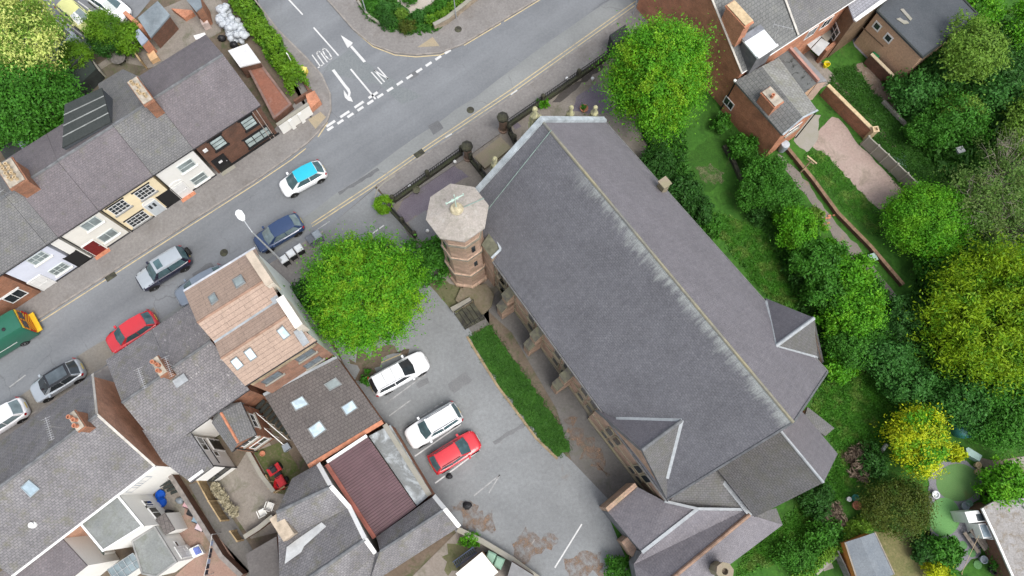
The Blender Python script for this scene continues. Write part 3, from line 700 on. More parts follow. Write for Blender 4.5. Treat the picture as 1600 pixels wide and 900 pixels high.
def skylight(par, a, b, c, d, glass=M_GLASSB, frame=None):
    """roof window on the quad of 3-D points (on the roof surface)"""
    n = (b-a).cross(d-a).normalized()
    if n.z < 0: n = -n
    m = MB(); pts = [a, b, c, d]; ce = ctr(pts); inn = [p+(ce-p)*.16 for p in pts]
    for k in range(4): m.extrude([pts[k]-n*.01, pts[(k+1) % 4]-n*.01, inn[(k+1) % 4]-n*.01, inn[k]-n*.01], n*.09)
    w = m.build('skylight', frame or m_plain('grey_skylight_frame', (.2, .21, .21), .5, .1, 2), par)
    g = MB(); g.extrude([p-n*.004 for p in inn], n*.05); g.build('pane', glass, w)
    return w
def chimney(par, foot, top, along, w, l, pots, brick, potm=M_TERRA, name='chimney', cap=M_FLAUNCH, pot_r=.13, ph=.38):
    """stack from z=foot to z=top at plan position; along = unit vector of the long side"""
    c = Vector((foot.x, foot.y, 0)); a = along*l/2; b = along.cross(UP)*w/2
    m = MB(); m.extrude([c-a-b+UP*foot.z, c+a-b+UP*foot.z, c+a+b+UP*foot.z, c-a+b+UP*foot.z], UP*(top-foot.z))
    m.extrude([c-a*1.12-b*1.16+UP*(top-.22), c+a*1.12-b*1.16+UP*(top-.22), c+a*1.12+b*1.16+UP*(top-.22), c-a*1.12+b*1.16+UP*(top-.22)], UP*.14)
    st = m.build(name, brick, par)
    k = MB(); k.extrude([c-a*1.02-b*1.02+UP*(top+.002), c+a*1.02-b*1.02+UP*(top+.002), c+a*1.02+b*1.02+UP*(top+.002), c-a*1.02+b*1.02+UP*(top+.002)], UP*.07)
    k.build('flaunching', cap, st)
    for i in range(pots):
        f = (i+.5)/pots*2-1
        p = c+a*f*.85+(b*.3*((-1)**i))
        pb = MB(); pb.lathe([(pot_r, top+.07), (pot_r*.86, top+.07+ph*.8), (pot_r*1.08, top+.07+ph*.85), (pot_r*1.08, top+.07+ph), (pot_r*.7, top+.07+ph), (pot_r*.7, top+.07+ph*.6)], p, 12)
        pb.build('chimney_pot', potm, st, smooth=40)
    fl = MB(); fl.extrude([c-a*1.25-b*1.3+UP*(foot.z+.0), c+a*1.25-b*1.3+UP*(foot.z+.0), c+a*1.25+b*1.3+UP*foot.z, c-a*1.25+b*1.3+UP*foot.z], UP*.02)
    return st
def aerial(p, d, h=1.3, n=9, label='', group=None):
    t = thing('television_aerial', label, 'aerial', p, 0, group)
    m = MB(); m.tube([p-UP*.4, p+UP*h], .022, 6); m.build('mast', M_ALLOY, t)
    b = MB(); top = p+UP*h; d = d.normalized(); s_ = d.cross(UP)
    b.tube([top-d*.55, top+d*.95], .016, 6)
    for k in range(n): c = top-d*.5+d*1.4*k/(n-1); b.tube([c-s_*(.17 if k else .3), c+s_*(.17 if k else .3)], .009, 5)
    b.build('boom', M_ALLOY, t); return t

# ================================================================== church
ch = thing('church', 'red sandstone church under a long slate roof streaked white along its ridge', 'church', W(940, 470, 0))
ZE, ZR = 6.5, 14.2
A0, A1 = W(717, 333, ZE), W(1042, 781, ZE)          # south-west eave
B0, B1 = W(945, 190, ZE), W(1293, 581, ZE)          # north-east eave
K0, K1 = W(848, 190, ZR), W(1240, 660, ZR)          # ridge
AX = (K1-K0); AX.z = 0; AX.normalize(); CR = AX.cross(UP)        # along the nave to the SE; CR points to the SW side
if CR.dot(A0-K0) < 0: CR = -CR
m = MB(); roof_slab(m, [A0, A1, K1, K0], .14, 0, 2); roof_slab(m, [B1, B0, K0, K1], .14, 1, 2)
nave_roof = m.build('nave_roof', [M_SLATE_N, M_SLATE_NR, M_RIDGE], ch)
c = MB(); capline(c, K0, K1, .2, .08); c.build('ridge_tiles', m_plain('lichened_ridge', (.22, .225, .215), .9, .3, .35, c2=(.27, .245, .16)), nave_roof)
# walls
ain = -CR*.1; bin_ = CR*.1; e0 = AX*.15
wa0, wa1, wb0, wb1 = A0+ain+e0, A1+ain-e0, B0+bin_+e0, B1+bin_-e0
zz = lambda p, z: Vector((p.x, p.y, z))
w = MB(); d_ = .15
w.poly([zz(wa0, 0), zz(wa1, 0), zz(wa1, ZE-.02), zz(wa0, ZE-.02)]) if True else 0
w.poly([zz(wb1, 0), zz(wb0, 0), zz(wb0, ZE-.02), zz(wb1, ZE-.02)])
w.poly([zz(wb0, 0), zz(wa0, 0), zz(wa0, ZE), zz(K0+e0, ZR-.2), zz(wb0, ZE)])
w.poly([zz(wa1, 0), zz(wb1, 0), zz(wb1, ZE), zz(K1-e0, ZR-.2), zz(wa1, ZE)])
w.build('wall', M_STONE, ch)
# gable parapet towards the road
cp = MB()
def coping(a, b, wid, hgt):
    d = AX*wid
    cp.extrude([a-d*.75-UP*.25, a+d*.25-UP*.25, a+d*.25+UP*hgt, a-d*.75+UP*hgt], b-a)
coping(A0+CR*.1, K0+UP*.05, .36, .28); coping(B0-CR*.1, K0+UP*.05, .36, .28)
cp.build('gable_coping', M_COPING, ch)
g = MB(); gq = .28
g.tube([K0+AX*.9+UP*.25, K0+AX*.9+CR*4.2-UP*4.35, K0+AX*.9+CR*6.3-UP*6.7], .03, 6); g.build('lightning_conductor', m_plain('copper_verdigris', (.2, .27, .24), .8, .2, 3), ch)
# pinnacles on the front gable
NF = -AX
def pinnacle(u, v, out, h, z0):
    p = onplane(u, v, K0+NF*out, AX)
    t = MB(); b = Vector((p.x, p.y, p.z-h))
    t.lathe([(.34, -2.4), (.34, 0), (.42, .06), (.42, .16), (.27, .24), (.22, h*.55), (.30, h*.6), (.16, h*.7), (.10, h*.86), (.19, h*.91), (.14, h*.97), (.03, h)], b, 8, rot=.39)
    for k in range(4):
        a = k*math.pi/2+.39+math.pi/4
        t.lathe([(.07, h*.2), (.12, h*.3), (.05, h*.42), (.01, h*.5)], b+Vector((.28*math.cos(a), .28*math.sin(a), 0)), 6)
    t.build('pinnacle', m_plain('lichened_pinnacle_stone', (.30, .29, .20), .95, .35, 4, c2=(.42, .40, .22)), ch, smooth=30)
for (u, v, o_, h) in ((836, 168, .7, 2.3), (843, 180, .45, 1.7), (893, 166, .9, 2.4), (931, 166, .9, 2.2), (773, 246, .9, 2.4)): pinnacle(u, v, o_, h, 0)
# buttresses and windows along the car-park side
FA = Facade(zz(A0+ain, 0), zz(A1+ain, 0))
if FA.n.dot(CR) < 0: FA = Facade(zz(A1+ain, 0), zz(A0+ain, 0))
def fx(u, v): return FA.px(u, v)[0]
def buttress(x):
    b = MB()
    for (o1, z0, z1, z2) in ((1.25, 0, 2.3, 3.0), (.75, 2.3, 4.4, 5.3)):
        b.extrude([FA.at(x-.33, z0, 0), FA.at(x-.33, z0, o1), FA.at(x-.33, z1, o1), FA.at(x-.33, z2, 0 if o1 < 1 else .7)] + ([FA.at(x-.33, z2, 0)] if o1 > 1 else []), FA.x*.66)
    bb = b.build('buttress', M_STONE, ch)
    for (o1, z1, o2, z2) in ((1.3, 2.34, .72, 3.06), (.8, 4.44, .0, 5.36)):
        s_ = MB(); s_.extrude([FA.at(x-.37, z1-.02, o1), FA.at(x+.37, z1-.02, o1), FA.at(x+.37, z2, o2), FA.at(x-.37, z2, o2)], UP*.08)
        s_.build('weathering', m_plain('dark_weathering_slab', (.11, .1, .09), .95, .25, 2, c2=(.16, .155, .1)), bb)
for (u, v) in ((801, 500), (839, 562), (881, 612)): buttress(FA.px(u, v-8)[0])
def lancets(x, lo=True):
    for dx in (-.55, .55):
        for (y, h, w_) in ((2.0, 1.25, .62), (4.9, 1.7, .62)):
            P = [(-w_/2, -h/2), (w_/2, -h/2), (w_/2, h*.28)]+[(w_/2*math.cos(a), h*.28+h*.22*math.sin(a)) for a in np.linspace(.3, 2.84, 6)]+[(-w_/2, h*.28)]
            f = MB(); f.extrude([FA.at(x+dx+a*1.35, y+b*1.14, 0) for a, b in P], FA.n*.07); fr = f.build('window', M_STONE_PALE, ch)
            g_ = MB(); g_.extrude([FA.at(x+dx+a, y+b, .02) for a, b in P], FA.n*.06); g_.build('pane', M_GLASS, fr)
            s_ = MB(); s_.extrude([FA.at(x+dx-w_*.75, y-h*.57-.13, 0), FA.at(x+dx+w_*.75, y-h*.57-.13, 0), FA.at(x+dx+w_*.75, y-h*.57, 0), FA.at(x+dx-w_*.75, y-h*.57, 0)], FA.n*.16); s_.build('sill', M_STONE_PALE, fr)
for (u, v) in ((795, 462), (836, 522), (875, 575), (918, 625)): lancets(FA.px(u, v)[0])
for (u, v) in ((778, 440),): lancets(FA.px(u, v)[0])
for y0, y1, o_ in ((3.15, 3.3, .07), (0, .55, .1), (6.1, 6.3, .12)):
    bc = MB(); FA.rect(bc, .4, FA.len-.4, y0, y1, 0, o_); bc.build('string_course', M_STONE_PALE, ch)
M_LG = m_plain('lead_grey_gutter', (.13, .13, .13), .6, .2, 3)
for a_, b_ in ((A0+CR*.07, A1+CR*.07), (B0-CR*.07, B1-CR*.07)): MB().tube([a_-UP*.1, b_-UP*.1], .07, 6).build('gutter', M_LG, ch)
# front gable windows and door (towards the road)
FG = Facade(zz(wb0, 0), zz(wa0, 0))
if FG.n.dot(AX) > 0: FG = Facade(zz(wa0, 0), zz(wb0, 0))
for dx in (-1.9, 0, 1.9):
    h = 3.4 if dx else 4.4
    P = [(-.6, -h/2), (.6, -h/2), (.6, h*.3)]+[(.6*math.cos(a), h*.3+h*.2*math.sin(a)) for a in np.linspace(.3, 2.84, 6)]+[(-.6, h*.3)]
    f = MB(); f.extrude([FG.at(FG.len/2+dx+a*1.25, 7+b*1.06, 0) for a, b in P], FG.n*.08); fr = f.build('window', M_STONE_PALE, ch)
    g_ = MB(); g_.extrude([FG.at(FG.len/2+dx+a, 7+b, .02) for a, b in P], FG.n*.07); g_.build('pane', M_GLASS, fr)
door(ch, FG, FG.len/2, .2, 1.8, 2.7, M_DARKWOOD, True, M_STONE_PALE, M_STONE_PALE)
# transepts: cross gables whose ridge runs into the main slope
def slope_z(u, v, side):
    a, b, c_ = (A0, A1, K1) if side > 0 else (B0, B1, K1)
    n = plane3(a, b, c_); return onplane(u, v, a, n)
def transept(in_px, out_px, c1_px, c2_px, v1_px, v2_px, side, zc, mats):
    apex_in = slope_z(*in_px, side); zr = apex_in.z
    ao = W(*out_px, zr); c1, c2 = W(*c1_px, zc), W(*c2_px, zc)
    v1, v2 = slope_z(*v1_px, side), slope_z(*v2_px, side)
    l = UP*.03
    m = MB(); roof_slab(m, [v1+l, c1+l, ao+l, apex_in+l], .12, 0, 2); roof_slab(m, [apex_in+l, ao+l, c2+l, v2+l], .12, 1, 2)
    r = m.build('transept_roof', mats+[M_RIDGE], ch)
    for v_ in (v1, v2): cl = MB(); edge_bar(cl, v_+l, apex_in+l*1.2, .22, .05); cl.build('lead_flashing', M_LEAD, r)
    rd = MB(); capline(rd, apex_in+l, ao+l, .25, .08); rd.build('ridge_tiles', M_RIDGE if side > 0 else M_LEAD, r)
    s_ = CR*side
    w = MB(); i1, i2 = c1-s_*.1, c2-s_*.1; bk1, bk2 = zz(c1-s_*1.6, 0), zz(c2-s_*1.6, 0)
    ax = ao-s_*.1
    P = [zz(i1, 0), zz(i2, 0), zz(i2, zc-.05), zz(ax, zr-.12), zz(i1, zc-.05)]
    nn = (P[1]-P[0]).cross(P[2]-P[1])
    w.poly(P if nn.dot(s_) > 0 else P[::-1])
    w.poly([zz(i1, 0), bk1, zz(bk1, zc-.05), zz(i1, zc-.05)]); w.poly([zz(i2, 0), bk2, zz(bk2, zc-.05), zz(i2, zc-.05)])
    w.build('transept_wall', M_STONE, ch)
    return i1, i2, ao
t1, t2, ta = transept((1065, 657), (1003, 703), (932, 640), (1044, 784), (962, 654), (1042, 748), 1, 6.3, [M_SLATE_NR, M_SLATE_CH])
FT = Facade(zz(t1, 0), zz(t2, 0))
if FT.n.dot(CR) < 0: FT = Facade(zz(t2, 0), zz(t1, 0))
for (u, v) in ((957, 682), (1002, 740)):
    x, y = FT.px(u, v)
    for dx in (-.4, .4):
        for (yy, h) in ((4.6, 2.0), (1.7, 1.1)):
            P = [(-.28, -h/2), (.28, -h/2), (.28, h*.3)]+[(.28*math.cos(a), h*.3+h*.2*math.sin(a)) for a in np.linspace(.3, 2.84, 6)]+[(-.28, h*.3)]
            f = MB(); f.extrude([FT.at(x+dx+a*1.3, yy+b*1.1, 0) for a, b in P], FT.n*.07); fr = f.build('window', M_STONE_PALE, ch)
            g_ = MB(); g_.extrude([FT.at(x+dx+a, yy+b, .02) for a, b in P], FT.n*.06); g_.build('pane', M_GLASS, fr)
for y0, y1, o_ in ((0, .5, .12), (3.0, 3.14, .06)): tb = MB(); FT.rect(tb, .05, FT.len-.05, y0, y1, 0, o_); tb.build('string_course', M_STONE_PALE, ch)
transept((1212, 541), (1272, 497), (1196, 466), (1287, 566), (1197, 470), (1277, 558), -1, 5.9, [M_SLATE_NR, M_SLATE_CH])
# end gable verge
for e_ in (A1, B1): vg = MB(); edge_bar(vg, K1, e_, .12, .06); vg.build('verge', M_RIDGE, ch)
# chancel behind the end gable
zk, zec = 10.2, 6.0
kc1 = W(1287, 754, zk); ec1, ec2 = W(1180, 808, zec), W(1309, 709, zec)
Lc = (kc1-K1).dot(AX); kc0 = kc1-AX*(Lc+.3); ea0 = ec1-AX*((ec1-A1).dot(AX)+.2); eb0 = ec2-AX*((ec2-B1).dot(AX)+.6)
m = MB(); roof_slab(m, [ea0, ec1, kc1, kc0], .12, 0, 2); roof_slab(m, [ec2, eb0, kc0, kc1], .12, 1, 2)
cr = m.build('chancel_roof', [M_SLATE_CH, M_SLATE_NR, M_RIDGE], ch)
c = MB(); capline(c, kc0, kc1, .18, .08); c.build('ridge_tiles', M_LEAD, cr)
w = MB(); i1, i2, j1, j2 = ec1-CR*.2-AX*.1, ec2+CR*.2-AX*.1, ea0-CR*.2, eb0+CR*.2
w.poly([zz(i1, 0), zz(i2, 0), zz(i2, zec-.1), zz(kc1-AX*.1, zk-.15), zz(i1, zec-.1)]); w.poly([zz(j1, 0), zz(i1, 0), zz(i1, zec-.1), zz(j1, zec-.1)]); w.poly([zz(i2, 0), zz(j2, 0), zz(j2, zec-.1), zz(i2, zec-.1)])
w.build('chancel_wall', M_STONE, ch)
lg = MB(); edge_bar(lg, W(1118, 738, 5.4), W(1172, 806, 5.0), .28, .1); lg.build('lead_gutter', M_LEAD, cr)
# small lean-to on the far side
pts = [W(1262, 636, 4.2), W(1304, 669, 3.2), W(1290, 681, 3.2), W(1255, 660, 4.4)]
m = MB(); roof_slab(m, pts, .12); m.build('lean_to_roof', M_SLATE_CH, ch)
pw = inset([zz(p, 0) for p in pts], .1); w = MB()
for k in range(4): w.poly([pw[k], pw[(k+1) % 4], zz(pw[(k+1) % 4], pts[(k+1) % 4].z-.1), zz(pw[k], pts[k].z-.1)])
w.build('lean_to_wall', M_STONE, ch)
# vestry with its two ridges
v = dict(a=W(950, 800, 3.4), b=W(996, 761, 3.6), c=W(1042, 785, 4.6), d=W(1090, 795, 5.2), e=W(1003, 863, 5.0), f=W(1166, 796, 4.9), g=W(1171, 804, 5.1), h=W(1040, 912, 4.9), i=W(975, 905, 3.4), j=W(1001, 862, 3.4), k=W(1223, 820, 3.3), l=W(1110, 905, 3.2), n=W(990, 882, 3.4))
m = MB()
roof_slab(m, [v['a'], v['j'], v['e'], v['d'], v['c'], v['b']], .12, 0, 2)
roof_slab(m, [v['e'], v['n'], W(1000, 930, 3.4), v['h'], v['g'], v['f'], v['d']], .12, 1, 2)
roof_slab(m, [v['h'], W(1010, 935, 4.8), W(1090, 925, 3.2), v['l'], v['k'], v['g']], .12, 1, 2)
vr = m.build('vestry_roof', [M_SLATE_NR, M_SLATE_NR, M_RIDGE], ch)
c = MB(); edge_bar(c, v['d'], v['e'], .22, .05); edge_bar(c, W(1038, 783, 4.7), v['d'], .18, .06, lift=.03); edge_bar(c, v['d'], v['f'], .18, .065, lift=.03); c.build('lead_flashing', M_LEAD, vr)
c = MB(); capline(c, v['g'], v['h'], .3, .16); c.build('ridge_tiles', M_TERRA2, vr)
m = MB(); roof_slab(m, [W(1040, 783, 4.75), W(1080, 742, 5.9), W(1122, 735, 5.6), W(1168, 799, 4.85), W(1120, 797, 4.8)], .1, 0, 1); roof_slab(m, [v['g']-UP*.1, W(1213, 794, 3.6), v['k']], .1, 0, 1); m.build('passage_roof', [M_SLATE_CH, M_RIDGE], ch)
w = MB(); P = [v['a'], v['j'], v['n'], W(1010, 935, 3.3), W(1090, 925, 3.2), v['k'], v['f'], v['c'], v['b']]
P2 = inset([zz(p, 0) for p in P], .1)
for k in range(len(P)): w.poly([P2[k], P2[(k+1) % len(P)], zz(P2[(k+1) % len(P)], P[(k+1) % len(P)].z-.1), zz(P2[k], P[k].z-.1)])
w.build('vestry_wall', M_STONE, ch)
w = MB(); a_, b_ = v['a']+UP*.0, v['b']
w.extrude([zz(a_, 0)+NF*.35, zz(b_, 0)+NF*.35, zz(b_, 0)+NF*.04, zz(a_, 0)+NF*.04], UP*3.75); w.build('parapet', M_STONE, ch)
b = MB(); p = W(985, 850, 1.6); b.extrude([p+CR*.5+AX*.6, p+CR*.5-AX*.6, p-CR*.5-AX*.6, p-CR*.5+AX*.6], UP*.9); b.extrude([zz(p, 0)+CR*.5+AX*.6, zz(p, 0)+CR*.5-AX*.6, zz(p, 0)-CR*.5-AX*.6, zz(p, 0)-CR*.5+AX*.6], UP*1.6); b.build('buttress', M_STONE, ch)
st = MB(); p = W(1133, 893, 6.0)
st.lathe([(.48, -4), (.48, -.25), (.58, -.2), (.58, 0), (.22, 0), (.2, -.4)], p, 8, rot=.2); st.build('chimney', M_STONE_PALE, ch)
st = MB(); p = W(1039, 285, 8.2); q0 = W(1034, 296, 6.6)
st.box(Vector((p.x, p.y, 6.9)), AX*.3, CR*.3, UP*1.2); st.box(Vector((p.x, p.y, 8.16)), AX*.36, CR*.36, UP*.07); st.build('chimney', M_STONE_PALE, ch)
# ---- octagonal stair tower
TB = W(732, 420, 0); TZ = 12.2
tw = MB(); rot8 = R(22.5)+math.atan2(AX.y, AX.x)
tw.lathe([(1.8, 0), (1.8, .5), (1.64, .7), (1.62, 3.0), (1.68, 3.1), (1.68, 3.2), (1.56, 3.3), (1.54, 6.6), (1.60, 6.7), (1.60, 6.8), (1.5, 6.9), (1.5, 9.4), (1.55, 9.5), (1.55, 9.6), (1.48, 9.7), (1.48, TZ-.2)], zz(TB, 0), 8, rot=rot8)
tower = tw.build('tower', M_STONE, ch)
sc_ = MB()
M_SC = m_plain('grey_string_stone', (.15, .14, .11), .95, .3, 2)
for z in (3.05, 6.65, 9.45): MB().lathe([(1.5, z+.04), (1.72 if z < 4 else 1.64, z+.06), (1.72 if z < 4 else 1.64, z+.15), (1.5, z+.2)], zz(TB, 0), 8, rot=rot8).build('string_course', M_SC, tower)
for k in range(8):
    a = rot8+k*math.pi/4+math.pi/8
    for j in range(7):
        a2 = rot8+(k+(j+.5)/7)*math.pi/4
        rr_ = 1.48*math.cos(math.pi/8)/math.cos(((j+.5)/7-.5)*math.pi/4)
        c_ = zz(TB, 0)+Vector((math.cos(a2)*(rr_+.06), math.sin(a2)*(rr_+.06), TZ-.45))
        x_ = Vector((-math.sin(a), math.cos(a), 0)); y_ = Vector((math.cos(a), math.sin(a), 0))
        sc_.box(c_, x_*.06, y_*.08, UP*.13)
sc_.build('dentils', M_SC, tower)
tr = MB(); tr.lathe([(1.5, TZ-.3), (2.0, TZ-.24), (2.08, TZ-.16), (2.08, TZ), (.40, TZ+.5), (.3, TZ+.52)], zz(TB, 0), 8, rot=rot8)
troof = tr.build('tower_roof', m_ground('lichened_stone_roof', [(.27, .245, .215), (.335, .305, .275), (.235, .22, .185)], .8, 7, stain=[((.12, .095, .08), .6, .74, .7, .9), ((.40, .39, .36), .56, .7, .5, 1.6)]), tower)
fn = MB(); fn.lathe([(.40, TZ+.45), (.45, TZ+.6), (.38, TZ+.72), (.2, TZ+.78), (.12, TZ+.95)], zz(TB, 0), 14); fn.build('finial', m_plain('yellowish_stone', (.42, .37, .25), .95, .25, 4), tower, smooth=40)
cx = MB(); p0 = zz(TB, TZ+.9); cx.tube([p0, p0+UP*1.9], .04, 6)
dd = Vector((.85, .5, 0)).normalized(); cx.tube([p0+UP*1.25-dd*.6, p0+UP*1.25+dd*.6], .045, 6)
for e_ in (-.6, .6): cx.tube([p0+UP*1.1+dd*e_, p0+UP*1.4+dd*e_], .04, 6)
for a in (45, 135, 225, 315):
    cx.tube([p0+UP*(1.25+.3*math.sin(R(a)))+dd*.3*math.cos(R(a)), p0+UP*(1.25+.12*math.sin(R(a)))+dd*.12*math.cos(R(a))], .03, 5)
cx.build('cross', m_plain('verdigris', (.4, .52, .45), .8, .2, 5), tower)
ro = MB(); pA = zz(TB, 0)+Vector((math.cos(.35)*.5, math.sin(.35)*.5, TZ+.5)); pB = zz(TB, 0)+Vector((math.cos(.5)*1.95, math.sin(.5)*1.95, TZ+.1)); ro.tube([pA, pB], .035, 5); ro.build('lightning_conductor', m_plain('copper_verdigris', (.2, .27, .24), .8), tower)
FTW = [Facade(zz(TB, 0)+Vector((1.56*math.cos(rot8+k*math.pi/4), 1.56*math.sin(rot8+k*math.pi/4), 0)), zz(TB, 0)+Vector((1.56*math.cos(rot8+(k+1)*math.pi/4), 1.56*math.sin(rot8+(k+1)*math.pi/4), 0))) for k in range(8)]
for k in (1, 3, 5, 7):
    for y in (5.0, 8.2): f = MB(); F_ = FTW[k]; F_.rect(f, F_.len/2-.14, F_.len/2+.14, y-.45, y+.45, -.05, .03); f.build('slit_window', M_GLASS, tower)
# link between tower and nave with pale parapet
lk = [W(771, 352, 7.6), W(782, 388, 7.6), W(768, 402, 7.6), W(752, 380, 7.6)]
w = MB(); w.extrude([zz(p, 0) for p in lk], UP*7.2); w.build('link_wall', M_STONE, ch); w = MB(); w.extrude([zz(p, 7.203) for p in lk], UP*.1); w.build('link_roof', m_plain('mossy_link_roof', (.12, .12, .085), .95, .3, 2), ch)
c = MB()
for k in range(2): edge_bar(c, zz(lk[k], 7.3), zz(lk[(k+1) % 4], 7.3), .16, .12+.004*k)
c.build('coping', M_COPING, ch)
# porch wall and plinth at the foot of the tower
w = MB(); P = [W(712, 470), W(742, 505), W(768, 480), W(772, 462), W(760, 445), W(720, 452)]
w.extrude([zz(p, 0) for p in P], UP*.3); w.build('plinth', m_ground('mossy_flags', [(.15, .125, .085), (.19, .16, .115), (.11, .115, .055)], .8, 6), ch)

# steps from the car park up to the path
stp = thing('stone_steps', 'short flight of dark stone steps with iron handrails above the grass strip', 'steps', W(737, 497))
s0, s1, s2, s3 = W(711, 492), W(727, 515), W(755, 500), W(741, 476)
dx, dy = (s3-s0), (s1-s0)
m = MB()
for k in range(5):
    a = s0+dx*(k/5); b_ = s0+dx*((k+1)/5)
    m.extrude([a, b_-dx*.02, b_+dy-dx*.02, a+dy], UP*(.14+.13*k))
m.build('tread', M_DARKSTONE, stp)
for off in (0, 1):
    e_ = MB(); o_ = s0+dy*off; e_.tube([o_+UP*1.0, o_+dx*.5+UP*1.35, o_+dx+UP*1.6], .03, 6)
    for t_ in (0, .5, 1): e_.tube([o_+dx*t_, o_+dx*t_+UP*(1.0+.6*t_)], .025, 6)
    e_.build('handrail', M_IRON, stp)
mb = MB(); ribbon(mb, px((706, 486), (736, 470)), .35, 0, .55); tag(mb.build('kerb_wall', M_CONC), 'low pale stone kerb wall behind the steps at the foot of the tower', 'wall')
# ================================================================== north terrace
NDIR = (W(405, 165, 5)-W(154, 329, 5)); NDIR.z = 0; NDIR.normalize()          # along the street, to the upper right
NPER = Vector((-NDIR.y, NDIR.x, 0))                                            # away from the street, behind the terrace
def street_house(name, label, cat, fl, fr, ze, zr, depth, per, wall, roof, frac=.5, roof2=None, zb=None, **k):
    g = NDIR*.012
    FL, FR = fl+g, fr-g
    RL, RR = FL+per*depth*frac, FR+per*depth*frac; BL, BR = FL+per*depth, FR+per*depth
    for p in (RL, RR): p.z = zr
    for p in (BL, BR): p.z = zb or ze
    return gable_house(name, label, cat, FL, FR, RL, RR, BL, BR, wall, roof, roof2=roof2, **k)
def FR_(fl, fr, per, oh=.12): 
    return Facade(Vector((fl.x, fl.y, 0))+per*oh, Vector((fr.x, fr.y, 0))+per*oh)
NL = W(154, 329, 5)
def ne(u, v):                                          # point of the eave line nearest to pixel
    p = onplane(u, v, NL, NPER); p = NL+NDIR*((p-NL).dot(NDIR)); p.z = 5; return p
nb = [ne(-130, 505), ne(-2, 427), ne(70, 381), ne(89, 370), ne(154, 329), ne(240, 275), ne(304, 235), ne(408, 165)]
FN = FR_(nb[0], nb[7], NPER)           # common facade plane of the terrace
specs = [('brick_house', 'orange brick house cut off by the left edge beside the pale blue house', M_BRICK_OR, M_SLATE_G, 6.9),
 ('terraced_house', 'pale blue rendered terraced house with grey slates near the left edge', M_BLUE_R, M_SLATE_G, 6.7),
 ('terraced_house', 'narrow white bay of the terrace over a black passage gate', M_WHITE_R, M_SLATE_G, 6.72),
 ('terraced_house', 'white rendered terraced house with a dark red front door', m_plain('white_render_warm', (.72, .70, .63), .85, .06, .6), M_SLATE_P, 6.8),
 ('terraced_house', 'cream terraced house with white small-paned windows and a grey door', M_CREAM_R, M_SLATE_P, 6.85),
 ('terraced_house', 'white terraced house with an arched white door next to the brown brick house', M_WHITE_R, M_SLATE_G, 6.9),
 ('brick_house', 'brown brick end house of the terrace with black window surrounds and a purple slate roof', M_BRICK_BR, M_SLATE_P, 7.0)]
NH = []
for k, (nm, lb, wm, rm, zr) in enumerate(specs):
    NH.append(street_house(nm, lb, 'house', nb[k], nb[k+1], 5.0, zr, 8.2, NPER, wm, rm))
def w_at(h, u, v, w, hh, **k): x, y = FN.px(u, v); return window(h, FN, x, y, w, hh, **k)
def qx(c, r, x, y): return 400*c+x/4, 225*r+y/4
BK = dict(frame=M_BLACKPAINT, sill=M_BLACKPAINT, lintel=M_BLACKPAINT)
for (u, v) in ((341, 223), (388.5, 191.5)): w_at(NH[6], u, v, 1.15, 1.45, glass=M_GLASSG, cols=1, rows=3, **BK)
w_at(NH[6], 402.7, 213.8, 2.3, 1.35, glass=M_GLASSG, cols=3, rows=2, fw=.1, **BK)
def d_at(h, u, v, w, m, **k): x, y = FN.px(u, v); return door(h, FN, x, .12, w, 2.0, m, **k)
d_at(NH[6], 350, 258, 1.0, M_BLACKPAINT, frame=M_BLACKPAINT, step=M_CONC)
nt = MB(); x_, y_ = FN.px(346, 254); FN.rect(nt, x_-.16, x_+.16, 1.35, 1.65, .07, .08); nt.build('door_notice', M_WHITEPAINT, NH[6])
xl, _ = FN.px(308, 238); al = MB(); x2, y2 = FN.px(320.5, 234.5); FN.rect(al, x2-.17, x2+.17, y2-.17, y2+.17, 0, .1); al.build('alarm_box', M_WHITEPAINT, NH[6])
pb = MB()
a0, _ = FN.px(363, 262); a1, _ = FN.px(441, 212); FN.rect(pb, a0, a1-.1, 0, .35, 0, .05); pb.build('painted_plinth', M_BLACKPAINT, NH[6])
WS = dict(frame=m_plain('pale_window_frame', (.55, .6, .58), .5, .05, 2), glass=m_glass('grey_window_glass', (.16, .19, .19), .15), sill=M_WHITE_R)
for x, y in ((1165, 135), (1245, 215)): w_at(NH[5], *qx(0, 1, x, y), 1.3, 1.15, rows=2, cols=1, **WS)
d_at(NH[5], *qx(0, 1, 1150, 300), 1.0, M_WHITEPAINT, arch=True, frame=M_WHITE_R, step=M_TERRA)
DK = dict(frame=M_WHITEPAINT, glass=M_GLASS, sill=m_plain('grey_sill', (.25, .25, .24)), lintel=M_BLACKPAINT)
for x, y in ((745, 395), (905, 300)): w_at(NH[4], *qx(0, 1, x, y), 1.35, 1.3, cols=4, rows=3, fw=.05, **DK)
w_at(NH[4], *qx(0, 1, 862, 468), 1.6, 1.3, cols=4, rows=3, fw=.05, **DK)
d_at(NH[4], *qx(0, 1, 985, 410), .95, m_plain('pale_grey_door', (.5, .54, .56), .5, .05, 2), arch=True, frame=M_WHITE_R)
nb_ = MB(); x_, _ = FN.px(*qx(0, 1, 985, 410)); FN.rect(nb_, x_-.28, x_-.08, 1.3, 1.9, .066, .075); FN.rect(nb_, x_+.08, x_+.28, 1.3, 1.9, .066, .075); nb_.build('door_glazing', M_GLASS, NH[4])
def gate(h, u, v, w): 
    x, _ = FN.px(u, v); g = MB(); FN.rect(g, x-w/2, x+w/2, .02, 2.2, 0, .03); FN.rect(g, x-w/2-.08, x-w/2, .02, 2.28, 0, .06); FN.rect(g, x+w/2, x+w/2+.08, .02, 2.28, 0, .06); g.build('passage_gate', M_BLACKPAINT, h)
gate(NH[4], *qx(0, 1, 1085, 365), 1.1)
for x, y in ((570, 497), (675, 570)): w_at(NH[3], *qx(0, 1, x, y), 1.35, 1.15, cols=2, **WS)
